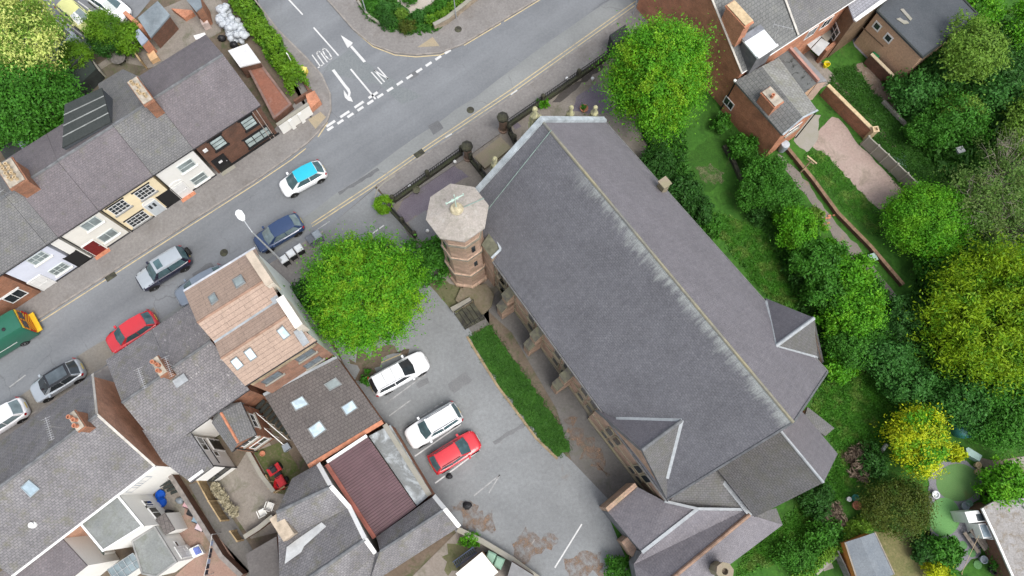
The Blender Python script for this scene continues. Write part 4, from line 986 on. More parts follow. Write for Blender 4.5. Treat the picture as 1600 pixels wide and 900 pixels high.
d_at(NH[3], *qx(0, 1, 600, 655), 1.0, m_plain('dark_red_door', (.16, .015, .015), .4, .1, 2), frame=M_WHITE_R, step=M_TERRA)
gate(NH[2], *qx(0, 1, 520, 735), 1.0)
for x, y in ((240, 712), (370, 780)): w_at(NH[1], *qx(0, 1, x, y), 1.3, 1.15, cols=3, rows=2, **WS)
d_at(NH[1], *qx(0, 1, 275, 870), 1.0, M_WHITEPAINT)
x_, y_ = FN.px(33, 460); window(NH[0], FN, x_-.3, 1.6, 1.4, 1.3, lintel=M_WHITEPAINT)
for k in (1, 2, 3, 4, 5):                                  # dark plinths and rain pipes
    p = MB(); xa = (nb[k]-FN.o).dot(FN.x); xb = (nb[k+1]-FN.o).dot(FN.x)
    FN.rect(p, xa+.06, xb-.06, 0, .28, 0, .03); p.build('plinth', m_plain('dark_plinth', (.05, .05, .055)), NH[k])
for k, u in ((3, nb[3]), (4, nb[4]), (5, nb[5])):
    p = MB(); xa = (u-FN.o).dot(FN.x); p.tube([FN.at(xa+.1, 0, .06), FN.at(xa+.1, 4.85, .06)], .04, 6); p.build('rain_pipe', M_GUTTER, NH[k])
for j in (0, .35):
    p = MB(); xa = (nb[7]-FN.o).dot(FN.x)-.5-j; p.tube([FN.at(xa, 0, .05), FN.at(xa, 4.9, .05)], .03, 6); p.build('cable', m_plain('pale_cable', (.4, .34, .3)), NH[6])
# chimneys along the ridge
rp = nb[6]+NPER*4.1
chimney(NH[6], zz(rp-NDIR*.35, 6.2), 8.4, NPER, .75, 2.3, 4, M_BRICK_OR, M_BUFF)
rp = nb[3]+NPER*4.1
chimney(NH[3], zz(rp+NDIR*.7+NPER*.1, 6.0), 8.2, NPER, 1.15, 2.1, 8, M_BRICK_OR, M_BUFF, pot_r=.12)
rp = nb[1]+NPER*4.1
pl = MB()
aerial(zz(nb[3]+NPER*3.6-NDIR*.5, 7.4), NPER, 1.1, 7, 'television aerial on the ridge beside the cluster of clay chimney pots')
# rear extensions
bl, br = nb[5]+NPER*8.25, nb[6]+NPER*8.25
c_l, c_r = W(153, 131, 3.6), W(192, 108, 3.6)
e = thing('rear_extension', 'grey slated lean-to at the back of the terrace above the yard with the round table', 'extension', zz(ctr([bl, br, c_l, c_r]), 0))
m = MB(); roof_slab(m, [zz(bl, 4.7), zz(br, 4.7), c_r, c_l]); m.build('roof', M_SLATE_G, e)
P = inset([zz(x, 0) for x in (bl, br, c_r, c_l)], .12); zt = [4.55, 4.55, 3.45, 3.45]; w = MB()
for k in range(4): w.poly([P[k], P[(k+1) % 4], zz(P[(k+1) % 4], zt[(k+1) % 4]), zz(P[k], zt[k])])
w.build('wall', M_BRICK_OR, e)
FQ = [W(101, 163, 7.0), W(159, 137, 7.0), W(173, 190, 7.05), W(97, 231, 7.05)]
fe = flat_building('rear_extension', 'flat black felt roofed extension with three pale seams behind the terrace', 'extension', FQ, M_FELT_D, M_FELT_BK, zb=4.5)
s_ = MB()
for f in (.25, .5, .75):
    a, b = FQ[0].lerp(FQ[3], f), FQ[1].lerp(FQ[2], f); edge_bar(s_, a, b, .09, .02)
s_.build('seam', m_plain('felt_seam', (.22, .23, .22)), fe)
# lean-to at the right-hand end of the terrace
le = flat_building('side_extension', 'low red-topped flat roofed extension between the brown brick end house and the hedge', 'extension', [W(387, 107, .9), W(407, 98, .9), W(456, 163, .9), W(428, 186, .9)], M_BRICK_BR, m_ground('red_roof_paint', [(.25, .105, .07), (.21, .1, .07)], .6, 6, stain=((.32, .2, .17), .58, .7, .6, 1)), coping=m_plain('grey_red_coping', (.2, .13, .11)), cw=.18, ch=.06)
wr = flat_building('side_extension', 'white flat roofed extension beside the heap of sacks at the end of the terrace', 'extension', [W(356, 79, 1.7), W(386, 68, 1.7), W(407, 97, 1.7), W(375, 105, 1.7)], M_BRICK_BR, m_plain('white_roof_coating', (.62, .62, .62), .8, .12, 1))
ww = thing('garden_wall', 'white rendered wall with a pier on the corner pavement, joined to the brown brick house', 'wall', W(465, 192))
FW = Facade(W(443, 211), W(490, 179)); m = MB(); FW.rect(m, .05, FW.len, 0, 1.55, -.22, 0); m.build('wall', M_WHITE_R, ww)
m = MB(); 
for x in (.35, .66): FW.rect(m, FW.len*x-.17, FW.len*x+.17, 0, 1.5, .002, .2)
m.build('pier', M_WHITE_R, ww); m = MB(); FW.rect(m, 0, FW.len+.05, 1.553, 1.63, -.26, .05); m.build('coping', M_CONC, ww)
bp = MB(); P = [q(1, 0, *p) for p in ((325, 620), (380, 595), (415, 655), (348, 715))]; bp.extrude([zz(p, .02) for p in P], UP*.75)
tag(bp.build('brick_planter', M_BRICK_RED), 'low square red brick planter on the corner behind the tactile paving', 'planter')
gw = MB(); ribbon(gw, [W(462, 163, 0), W(490, 146, 0)], .22, 0, .6); tag(gw.build('garden_wall', M_BRICK_BR), 'low brick wall under the end of the long hedge', 'wall')
gw = MB(); ribbon(gw, px((383, 0), (420, 52), (458, 103), (486, 147)), .22, 0, .7); tag(gw.build('garden_wall', M_BRICK_BR), 'brick wall between the hedge and the side road pavement', 'wall')

# ================================================================== south row
SPER = -NPER
def sline(p0, p1): return p0, p1
s3l, s3r = W(-75, 744, 5.3), W(145, 584, 5.3)
SD3 = (s3r-s3l); SD3.z = 0; SD3.normalize(); SP3 = Vector((SD3.y, -SD3.x, 0))
h3 = street_house('brick_house', 'big slate roofed house in the lower left corner with a tall brick gable', 'house', s3l, s3r, 5.3, 8.5, 8.2, SP3, M_BRICK_GAB, M_SLATE_S)
F3 = Facade(zz(s3r+SP3*8.08, 0), zz(s3l+SP3*8.08, 0))
sw = MB(); F3.rect(sw, .1, F3.len*.7, 0.01, 5.1, .0, .03); sw.build('rendered_wall', M_WHITE_R, h3)
for (u, v) in ((236, 752), (214, 762)):
    x, y = F3.px(u, v); window(h3, F3, x, 3.9, 1.0, .9, frame=m_plain('blue_grey_frame', (.3, .36, .45), .5), cols=2, proud=.08)
def on_slope(u, v, a, b, c): return onplane(u, v, a, plane3(a, b, c))
r3 = [zz(s3l+SP3*4.1, 8.5), zz(s3r+SP3*4.1, 8.5), s3r+SP3*8.2]
n3 = plane3(*r3)
skylight(h3, *[onplane(400*0+x/4, 675+y/4, r3[0], n3)+n3*.02 for x, y in ((128, 342), (182, 295), (250, 352), (192, 405))], glass=m_glass('pale_blue_glass', (.19, .25, .29), .3), frame=m_plain('pale_blue_frame', (.25, .3, .33)))
vp = MB(); p = onplane(52, 820, r3[0], n3); vp.lathe([(.22, -.1), (.22, .08), (.14, .09), (.13, .26), (.18, .28), (.03, .34)], p, 10); vp.build('roof_vent', M_WHITEPAINT, h3, smooth=40)
chimney(h3, zz(r3[1]-SD3*.9-SP3*.1, 8.0), 9.4, SP3, .5, 1.25, 3, M_BRICK_OR, M_TERRA)
g = MB(); g.tube([s3l+SP3*8.22-UP*.05, s3r+SP3*8.22-UP*.05], .09, 6); g.build('gutter', M_WHITEPAINT, h3)
for e_ in (s3r, s3r+SP3*8.2): ver = MB(); edge_bar(ver, e_, r3[1], .16, .05); ver.build('verge', m_plain('cement_verge', (.42, .4, .36)), h3)
aerial(zz(r3[1]-SD3*1.9-SP3*.4, 9.2), SP3-SD3*.25, 1.4, 11, 'long television aerial beside the chimney on the house with the sooty gable')
# cottages
s2 = [W(165, 563, 5.0), W(238, 516, 5.0), W(300, 472, 5.0)]
SD2 = (s2[2]-s2[0]); SD2.z = 0; SD2.normalize(); SP2 = Vector((SD2.y, -SD2.x, 0))
def s2p(p): 
    o = s2[0]+SD2*((p-s2[0]).dot(SD2)); o.z = 5; return o
h2b = street_house('terraced_house', 'slate roofed cottage with three red chimney pots below the sooty brick gable', 'house', s2p(s2[0]), s2p(s2[1]), 5.0, 6.5, 8.0, SP2, M_WHITE_R, M_SLATE_S)
h2a = street_house('terraced_house', 'cottage with heavily lichened slates beside the salmon tiled house', 'house', s2p(s2[1]), s2p(s2[2]), 5.1, 6.6, 8.0, SP2, M_BRICK_OR, M_SLATE_L)
rp = s2p(s2[1])+SP2*3.9
chimney(h2b, zz(rp-SD2*.1, 6.1), 7.8, SP2, .55, 1.3, 3, M_BRICK_OR, M_TERRA)
rp.z = 7.6
aerial(rp-SD2*1.1+SP2*.2, SP2-SD2*.2, 1.1, 11, 'white television aerial on the left of the cottage chimney with three red pots')
aerial(rp+SD2*.7+SP2*.6, SP2-SD2*.2, 1.1, 11, 'white television aerial on the right of the cottage chimney with three red pots')
fl = MB(); p = zz(rp+SP2*1.2+SD2*.2, 6.52); fl.box(p, SD2*.45, SP2*.3, UP*.03); fl.build('lead_flashing', M_LEAD, h2b)
# white rear wing of the cottage
wq = [W(222, 672, 5.2), W(298, 677, 4.9), W(333, 729, 4.7), W(298, 754, 4.8), W(255, 722, 5.0)]
wing = thing('rear_wing', 'white rendered two-storey wing behind the cottage, under a sagging slate roof', 'house', zz(ctr(wq), 0))
m = MB(); roof_slab(m, [wq[0], wq[1], wq[2], wq[3], wq[4]], .1); wr_ = m.build('roof', M_SLATE_S, wing)
P = inset([zz(p, 0) for p in wq], .12); w = MB()
for k in range(5): w.poly([P[k], P[(k+1) % 5], zz(P[(k+1) % 5], wq[(k+1) % 5].z-.08), zz(P[k], wq[k].z-.08)])
w.build('wall', M_WHITE_R, wing)
FWa = Facade(P[2], P[1]); FWa = FWa if FWa.n.x > 0 else Facade(P[1], P[2])
FWb = Facade(P[3], P[2]); FWb = FWb if FWb.n.y < 0 else Facade(P[2], P[3])
window(wing, FWa, FWa.len*.75, 3.6, 1.2, 1.1, cols=2); window(wing, FWa, FWa.len*.45, 2.2, .5, .9, cols=1); door(wing, FWa, FWa.len*.78, .1, .9, 2.0, M_BLACKPAINT)
window(wing, FWb, FWb.len*.5, 1.6, 1.6, 1.1, frame=M_BLACKPAINT, cols=2)
g = MB(); g.tube([wq[1]-UP*.1, wq[2]-UP*.1, wq[3]-UP*.1], .05, 6); g.tube([zz(P[2], 0)+FWa.n*.07, zz(P[2], 4.6)+FWa.n*.07], .045, 6); g.tube([FWa.at(.3, 2.9, .06), FWa.at(FWa.len*.9, 3.0, .06)], .035, 6); g.build('rain_pipe', M_GUTTER, wing)
for k in range(4):
    v_ = MB(); v_.box(W(298+k*5.5, 749-k*4, 4.86), SD2*.14, SP2*.1, UP*.02); v_.build('vent_slate', M_WHITEPAINT, wing)
# slate wing with orange ridge
wq = [W(331, 661, 4.6), W(338, 634, 4.8), W(376, 628, 4.7), W(400, 679, 4.5), W(362, 706, 4.5)]
ra, rb = W(345, 645, 5.3), W(372, 692, 5.1)
wing2 = thing('rear_wing', 'small brick wing with dark slates and an orange ridge behind the lichened cottage', 'house', zz(ctr(wq), 0))
m = MB(); roof_slab(m, [wq[0], ra, rb, wq[4]]); roof_slab(m, [ra, wq[2], wq[3], rb]); roof_slab(m, [wq[0], wq[1], wq[2], ra], .08); r_ = m.build('roof', M_SLATE_G, wing2)
c = MB(); capline(c, ra, rb, .2, .08); c.build('ridge_tiles', M_TERRA, r_)
P = inset([zz(p, 0) for p in wq], .12); w = MB()
for k in range(5): w.poly([P[k], P[(k+1) % 5], zz(P[(k+1) % 5], wq[(k+1) % 5].z-.08), zz(P[k], wq[k].z-.08)])
w.poly([zz(P[3], 4.4), zz(P[4], 4.4), zz(rb, 4.95)]); w.build('wall', M_BRICK_OR, wing2)
FWa = Facade(P[3], P[2]); FWa = FWa if FWa.n.x > 0 else Facade(P[2], P[3])
FWb = Facade(P[4], P[3]); FWb = FWb if FWb.n.y < 0 else Facade(P[3], P[4])
window(wing2, FWa, FWa.len*.5, 3.2, 1.1, 1.0, sill=M_CONC, lintel=M_CONC); window(wing2, FWb, FWb.len*.6, 1.6, 1.3, 1.2, sill=M_CONC); window(wing2, FWb, FWb.len*.6, 3.7, 1.2, .8, sill=M_CONC)
g = MB(); g.tube([wq[2]-UP*.1, wq[3]-UP*.1, wq[4]-UP*.1], .05, 6); g.tube([FWb.at(.2, 0, .06), FWb.at(.2, 4.4, .06)], .045, 6); g.build('rain_pipe', M_GUTTER, wing2)
# rear outriggers of the corner house
def outrigger(label, pts, z, wall, roof, coping=None, **k):
    return flat_building('outrigger', label, 'extension', [W(u, v, z if not isinstance(z, (list, tuple)) else z[i]) for i, (u, v) in enumerate(pts)], wall, roof, coping=coping, **k)
o1 = outrigger('white outrigger with a mottled green-grey flat roof behind the lower left house', [(122, 815), (182, 770), (225, 822), (161, 862)], [4.9, 4.9, 4.7, 4.7], M_WHITE_R, M_FELT, coping=M_WHITEPAINT, cw=.12, ch=.05)
P = [W(182, 770, 4.9), W(225, 822, 4.7)]; Fo = Facade(zz(P[1], 0), zz(P[0], 0)); Fo = Fo if Fo.n.x > 0 else Facade(zz(P[0], 0), zz(P[1], 0))
for f, w_ in ((.35, 1.3), (.62, .7)): window(o1, Fo, Fo.len*f, 1.9, w_, 1.25, proud=.09, cols=2)
o0 = outrigger('white outrigger with purple-brown tiles at the bottom left corner', [(-40, 922), (88, 832), (136, 884), (60, 945)], [5.0, 5.0, 4.2, 4.2], M_WHITE_R, M_SLATE_P)
o4 = outrigger('low dark green flat roof sunk between the two white outriggers', [(110, 822), (124, 818), (162, 864), (160, 872), (152, 886)], 1.6, M_WHITE_R, m_ground('dark_green_felt', [(.08, .1, .09), (.11, .13, .11)], .8, 6))
o2 = outrigger('small annex with a grey felt roof and white walls beside the block paved yard', [(206, 846), (242, 822), (277, 878), (244, 902), (222, 897)], 2.9, M_WHITE_R, M_FELT, coping=m_plain('thin_grey_edge', (.25, .25, .24)), cw=.1, ch=.04)
P = [W(242, 822, 2.9), W(277, 878, 2.9)]; Fo = Facade(zz(P[1], 0), zz(P[0], 0)); Fo = Fo if Fo.n.x > 0 else Facade(zz(P[0], 0), zz(P[1], 0))
window(o2, Fo, Fo.len*.45, 1.5, .5, .5, cols=1, proud=.06); door(o2, Fo, Fo.len*.22, .1, .8, 1.95, M_WHITEPAINT)
o5 = outrigger('tiny brown tiled lean-to next to the annex with the grey felt roof', [(243, 811), (257, 801), (273, 828), (258, 836)], [2.6, 2.4, 2.2, 2.5], M_WHITE_R, M_TILE_B)
cv = thing('conservatory', 'glazed lean-to roof with thin grey bars below the mottled flat roof', 'conservatory', W(190, 880))
pts = [W(168, 890, 2.6), W(208, 864, 2.6), W(222, 884, 2.2), W(182, 912, 2.2)]
g = MB(); roof_slab(g, pts, .03); g.build('glazing', m_glass('conservatory_glass', (.11, .14, .15), .15), cv)
b_ = MB()
for f in np.linspace(0, 1, 6): b_.tube([pts[0].lerp(pts[1], f)+UP*.03, pts[3].lerp(pts[2], f)+UP*.03], .025, 5)
for f in (0, .5, 1): b_.tube([pts[0].lerp(pts[3], f)+UP*.03, pts[1].lerp(pts[2], f)+UP*.03], .025, 5)
b_.build('glazing_bar', m_plain('grey_bar', (.3, .32, .33)), cv)
w = MB(); P = inset([zz(p, 0) for p in pts], .06)
for k in range(4): w.poly([P[k], P[(k+1) % 4], zz(P[(k+1) % 4], pts[(k+1) % 4].z-.05), zz(P[k], pts[k].z-.05)])
w.build('wall', M_WHITE_R, cv)
# ---- tall house with salmon tiles
a = dict(fl=W(287, 455, 8.2), fr=W(399, 387, 8.2), r1l=W(308, 504, 10.0), r1r=W(419, 434, 10.0), vl=W(335, 535, 9.4), vr=W(437, 468, 9.4), r2l=W(345, 560, 10.2), r2r=W(447, 494, 10.2), bl=W(383, 603, 8.2), br=W(495, 532, 8.2))
h1 = thing('tall_house', 'tall salmon tiled house with a white side wall next to the round tree', 'house', zz(ctr([a['fl'], a['fr'], a['bl'], a['br']]), 0))
m = MB()
for k in ('fl fr r1r r1l', 'r1l r1r vr vl', 'vl vr r2r r2l', 'r2l r2r br bl'): roof_slab(m, [a[x] for x in k.split()], .1)
r1 = m.build('roof', M_TILE_O, h1)
c = MB(); capline(c, a['r1l'], a['r1r'], .2, .07); capline(c, a['r2l'], a['r2r'], .2, .07); c.build('ridge_tiles', m_plain('salmon_ridge', (.28, .18, .13)), r1)
c = MB(); edge_bar(c, a['vl'], a['vr'], .16, .03); c.build('valley_lead', M_LEAD, r1)
P = inset([zz(a[k], 0) for k in ('fl', 'fr', 'br', 'bl')], .15); f0, f1, b1, b0 = P
def up(p, z): return Vector((p.x, p.y, z))
def side(order, f, b):
    tt = lambda p: (zz(p, 0)-zz(f, 0)).dot((zz(b, 0)-zz(f, 0)).normalized())
    d_ = (zz(b, 0)-zz(f, 0)).normalized(); L = (zz(b, 0)-zz(f, 0)).length
    return [up(f, 0), up(b, 0), up(b, 8.05)]+[up(f+d_*max(.05, min(L-.05, tt(a[k]))), a[k].z-.13) for k in order]+[up(f, 8.05)]
w = MB(); w.poly([up(f0, 0), up(f1, 0), up(f1, 8.05), up(f0, 8.05)]); w.poly([up(b1, 0), up(b0, 0), up(b0, 8.05), up(b1, 8.05)]); w.poly(side(('r2l', 'vl', 'r1l'), f0, b0)[::-1])
w.build('wall', m_brick('salmon_brick', (.33, .16, .1), (.27, .13, .085), (.24, .18, .14)), h1)
w = MB(); w.poly(side(('r2r', 'vr', 'r1r'), f1, b1)); w.build('rendered_wall', m_plain('stained_white_render', (.8, .81, .77), .9, .1, .7, c2=(.66, .68, .62)), h1)
F1 = Facade(b0, b1); F1 = F1 if F1.n.y < 0 else Facade(b1, b0)
for (u, v) in ((477, 555), (489, 566), (425, 590)):
    x, y = F1.px(u, v); window(h1, F1, x, y, 1.35, 1.15, glass=m_glass('sky_glass_rear', (.12, .15, .17), .1), cols=2, sill=M_CONC, frame=m_plain('dark_grey_frame', (.12, .12, .12)))
p = MB(); F1.rect(p, .1, F1.len-.1, 7.3, 7.9, 0, .12); p.build('soffit_band', m_plain('mossy_soffit', (.35, .28, .18), .9, .3, 2), h1)
g = MB(); g.tube([a['fl']-UP*.08, a['fr']-UP*.08], .14, 6); g.build('gutter', m_plain('grey_white_fascia', (.45, .47, .5)), h1)
g = MB(); g.tube([a['bl']-UP*.08, a['br']-UP*.08], .07, 6); g.build('gutter', M_GUTTER, h1)
def roofquad(par, us, ra, rb, rc, zl=.02, **k):
    n = plane3(ra, rb, rc); return skylight(par, *[onplane(u, v, ra, n)+n*zl for u, v in us], **k)
C7 = lambda x, y: (330+x*.2887, 360+y*.2887)
SK_G = m_glass('skylight_grey', (.17, .2, .2), .25)
for us in ([(115, 272), (165, 240), (190, 285), (138, 318)], [(-15, 365), (20, 338), (42, 378), (5, 408)]): roofquad(h1, [C7(*p) for p in us], a['fl'], a['fr'], a['r1r'], glass=SK_G)
for us in ([(350, 540), (385, 510), (430, 565), (392, 592)], [(172, 655), (210, 628), (250, 682), (212, 708)], [(100, 705), (135, 678), (178, 728), (140, 756)]): roofquad(h1, [C7(*p) for p in us], a['r2l'], a['r2r'], a['br'], glass=m_glass('skylight_pale', (.36, .45, .5), .2))
g1d = (zz(b1, 0)-zz(f1, 0)).normalized()
for (u, v, l_, m_) in ((405, 419, 2.6, m_plain('buff_stack_cap', (.45, .38, .3), .9, .15, 1.5)), (452, 487, 2.3, m_plain('white_stack_cap', (.68, .64, .58), .9, .1, 1.5))):
    p = W(u, v, 10.5); c_ = MB(); x_ = g1d*l_/2; y_ = g1d.cross(UP)*.25
    c_.extrude([zz(p, 8.6)-x_-y_, zz(p, 8.6)+x_-y_, zz(p, 8.6)+x_+y_, zz(p, 8.6)-x_+y_], UP*1.85); st = c_.build('chimney', m_plain('stack_render', (.55, .5, .42), .9, .15, 1), h1)
    k_ = MB(); x_, y_ = x_*1.04, y_*1.1; k_.extrude([zz(p, 10.453)-x_-y_, zz(p, 10.453)+x_-y_, zz(p, 10.453)+x_+y_, zz(p, 10.453)-x_+y_], UP*.08); k_.build('capping', m_, st)
    l2 = MB(); pp = zz(p, 9.5)+y_*1.3+g1d*(l_/2+.4); l2.box(pp, g1d*.6, y_*.9, UP*.04); l2.build('lead_flashing', M_LEAD, st)
# brown tiled single-storey block behind it
lt = [W(412, 617, 2.9), W(526, 558, 2.9), W(598, 659, 2.7), W(482, 729, 2.7)]
hb = thing('rear_block', 'single-storey block with brown tiles and four roof windows beside the white estate car bay', 'extension', zz(ctr(lt), 0))
m = MB(); roof_slab(m, lt, .1); rb_ = m.build('roof', M_TILE_B, hb)
P = inset([zz(p, 0) for p in lt], .12); w = MB()
for k in range(4): w.poly([P[k], P[(k+1) % 4], zz(P[(k+1) % 4], lt[(k+1) % 4].z-.08), zz(P[k], lt[k].z-.08)])
w.build('wall', M_BRICK_OR, hb)
c = MB(); edge_bar(c, lt[0], lt[1], .2, .06); c.build('lead_flashing', M_LEAD, hb)
Q2 = lambda x, y: (400+x/4, 450+y/4)
for us in ([(425, 603), (500, 558), (540, 603), (462, 645)], [(215, 715), (292, 672), (335, 728), (248, 770)], [(530, 745), (605, 698), (640, 750), (565, 800)], [(322, 880), (400, 825), (445, 885), (362, 945)]):
    roofquad(hb, [Q2(*p) for p in us], lt[0], lt[1], lt[2], glass=m_glass('skylight_pale', (.36, .45, .5)) if us[0][0] != 425 else SK_G)
c = MB(); edge_bar(c, lt[3], lt[2], .32, .05); c.build('tile_edge', M_TERRA, hb)
# ---- workshop with twin gables and a maroon metal roof
Q5 = lambda x, y, z: q(1, 3, x, y, z)
wsx = thing('workshop', 'old workshop with twin white gables and a white patch on purple-grey slates', 'building', q(1, 3, 400, 560))
zE, zR, zV = 3.2, 4.9, 3.4
e1, w1 = Q5(390, 197, zE), Q5(225, 290, zE); g1, i1 = Q5(470, 340, zR), Q5(128, 500, zR); v1, v2 = Q5(585, 470, zV), Q5(140, 690, zV)
g2, i2 = Q5(682, 668, zR), Q5(150, 1034, zR); s1_, s2_ = Q5(748, 760, zV), Q5(480, 1010, zV)
m = MB(); roof_slab(m, [w1, e1, g1, i1]); roof_slab(m, [i1, g1, v1, v2]); roof_slab(m, [v2, v1, g2, i2]); roof_slab(m, [i2, g2, s1_, s2_])
wr2 = m.build('roof', M_SLATE_S, wsx)
c = MB(); capline(c, i1, g1, .25, .06); capline(c, i2, g2, .25, .06); c.build('ridge_tiles', M_RIDGE, wr2)
pt_n = plane3(v2, v1, g2); P = [onplane(400+x/4, 675+y/4, v1, pt_n)+pt_n*.012 for x, y in ((180, 825), (192, 720), (245, 680), (410, 565), (440, 590), (300, 715), (285, 750))]
m = MB(); m.poly(P if (P[1]-P[0]).cross(P[2]-P[0]).z > 0 else P[::-1]); m.build('white_sealant_patch', m_plain('white_sealant', (.6, .61, .6), .8, .15, 1.2), wr2)
w = MB(); DX = (e1-w1).normalized()
off = Vector((-.15*SD2.x, -.15*SD2.y, 0))
for (A, B, C) in ((e1, g1, v1), (v1, g2, s1_)):
    w.poly([zz(A+off, 0), zz(C+off, 0), C+off-UP*.1, B+off-UP*.12, A+off-UP*.1])
w.build('gable_wall', M_WHITE_R, wsx)
bd = MB()
for (A, B) in ((e1, g1), (g1, v1), (v1, g2), (g2, s1_)): edge_bar(bd, A, B, .3, .07)
bd.build('bargeboard', M_WHITEPAINT, wsx)
w = MB(); o2_ = -off
for (A, B) in ((w1, i1), (i1, v2), (v2, i2)): w.poly([zz(A+o2_, 0), zz(B+o2_, 0), B+o2_-UP*.1, A+o2_-UP*.1])
w.poly([zz(w1+o2_, 0), zz(e1+off, 0), e1+off-UP*.1, w1+o2_-UP*.1]); w.build('wall', M_BRICK_OR, wsx)
c = MB(); p = Q5(160, 590, 4.4); x_ = SP2*.9; y_ = SD2*.42; c.extrude([zz(p, 3)-x_-y_, zz(p, 3)+x_-y_, zz(p, 3)+x_+y_, zz(p, 3)-x_+y_], UP*1.4); c.build('chimney', m_plain('buff_stack', (.4, .33, .25), .9, .2, 2), wsx)
mr = thing('metal_roofed_store', 'store under a maroon corrugated metal roof between the twin gables and the flat grey roof', 'building', q(1, 3, 700, 330))
mp = [Q5(452, 196, 3.0), Q5(700, 32, 3.0), Q5(1003, 468, 2.6), Q5(752, 655, 2.6)]
m = MB(); ea, eb = (mp[1]-mp[0]), (mp[2]-mp[1]); N = 30
nrm = ea.cross(eb).normalized(); nrm = nrm if nrm.z > 0 else -nrm
for k in range(N):                                          # trapezoidal sheet ribs running across
    for (f0_, f1_, h0, h1_) in ((0, .45, 0, 0), (.45, .58, 0, .07), (.58, .87, .07, .07), (.87, 1, .07, 0)):
        a0_, a1_ = (k+f0_)/N, (k+f1_)/N
        P = [mp[0].lerp(mp[3], a0_)+nrm*h0, mp[1].lerp(mp[2], a0_)+nrm*h0, mp[1].lerp(mp[2], a1_)+nrm*h1_, mp[0].lerp(mp[3], a1_)+nrm*h1_]
        m.poly(P if (P[1]-P[0]).cross(P[2]-P[0]).z > 0 else P[::-1])
m.build('corrugated_roof', m_plain('maroon_metal', (.125, .075, .082), .55, .12, 1), mr)
P = inset([zz(p, 0) for p in mp], .1); w = MB()
for k in range(4): w.poly([P[k], P[(k+1) % 4], zz(P[(k+1) % 4], mp[(k+1) % 4].z-.05), zz(P[k], mp[k].z-.05)])
w.build('wall', M_WHITE_R, mr)
c = MB(); edge_bar(c, mp[0]-SD2*.12, mp[3]-SD2*.12, .3, .12); c.build('verge_flashing', m_plain('red_brown_flashing', (.28, .1, .075)), mr); c = MB(); edge_bar(c, mp[0]+SP2*-.12, mp[1]+SP2*-.12, .22, .15); c.build('coping', M_WHITEPAINT, mr)
ff = flat_building('flat_roofed_store', 'long narrow flat roof with white stains beside the maroon metal roof', 'building', [Q5(705, 25, 2.3), Q5(840, -45, 2.3), Q5(1098, 385, 2.3), Q5(1005, 462, 2.3)], M_BRICK_OR, m_ground('stained_concrete_roof', [(.2, .21, .21), (.16, .165, .16)], .5, 6, stain=[((.5, .54, .56), .48, .62, .85, .45), ((.1, .095, .07), .6, .72, .7, .7)]))
cwl = thing('boundary_wall', 'cream topped brick wall along the edge of the car park bays', 'wall', q(1, 3, 1000, 250))
w = MB(); edge_bar(w, Q5(838, -30, 0), Q5(1108, 395, 0), .3, 2.35, lift=0); w.build('wall', M_BRICK_OR, cwl); w = MB(); edge_bar(w, zz(Q5(838, -30, 0), 2.353), zz(Q5(1108, 395, 0), 2.353), .36, .08, lift=0); w.build('coping', M_CONC, cwl)
rr = thing('workshop', 'long grey roofed workshop with a white end gable facing the car park corner', 'building', q(1, 3, 1000, 640))
z1_, z2_, z3_ = 3.0, 4.3, 2.6
a1_, a2_, a3_ = Q5(1112, 398, z1_), Q5(1180, 480, z2_), Q5(1272, 592, z3_); b1_, b2_, b3_ = Q5(752, 655, z1_), Q5(775, 745, z2_), Q5(700, 960, z3_)
b4_, a4_ = Q5(560, 1010, z3_), a3_
m = MB(); roof_slab(m, [b1_, a1_, a2_, b2_]); roof_slab(m, [b2_, a2_, a3_, b3_]); roof_slab(m, [s1_+UP*.05, b2_-UP*.02, b3_-UP*.02, Q5(480, 1010, z3_+.3)]); r5 = m.build('roof', M_SLATE_S, rr)
c = MB(); capline(c, b2_, a2_, .2, .05); c.build('ridge_tiles', M_RIDGE, r5)
c = MB()
for (A, B) in ((a1_, a2_), (a2_, a3_)): edge_bar(c, A, B, .3, .1)
c.build('bargeboard', M_WHITEPAINT, rr)
w = MB(); w.poly([zz(a1_+off, 0), zz(a3_+off, 0), a3_+off-UP*.1, a2_+off-UP*.1, a1_+off-UP*.1]); w.build('gable_wall', M_WHITE_R, rr)
w = MB(); w.poly([zz(a3_+off, 0), zz(b3_, 0), b3_-UP*.1, a3_+off-UP*.1]); w.poly([zz(b1_, 0), zz(a1_+off, 0), a1_+off-UP*.1, b1_-UP*.1]); w.build('wall', M_BRICK_OR, rr)
flat_building('lean_to', 'dark felt lean-to roof at the bottom edge left of the twin gabled workshop', 'extension', [W(384, 866, 2.2), W(432, 838, 2.2), W(438, 905, 2.2), W(395, 925, 2.2)], M_BRICK_OR, m_ground('brown_black_felt', [(.1, .092, .088), (.125, .115, .11)], .7, 8))
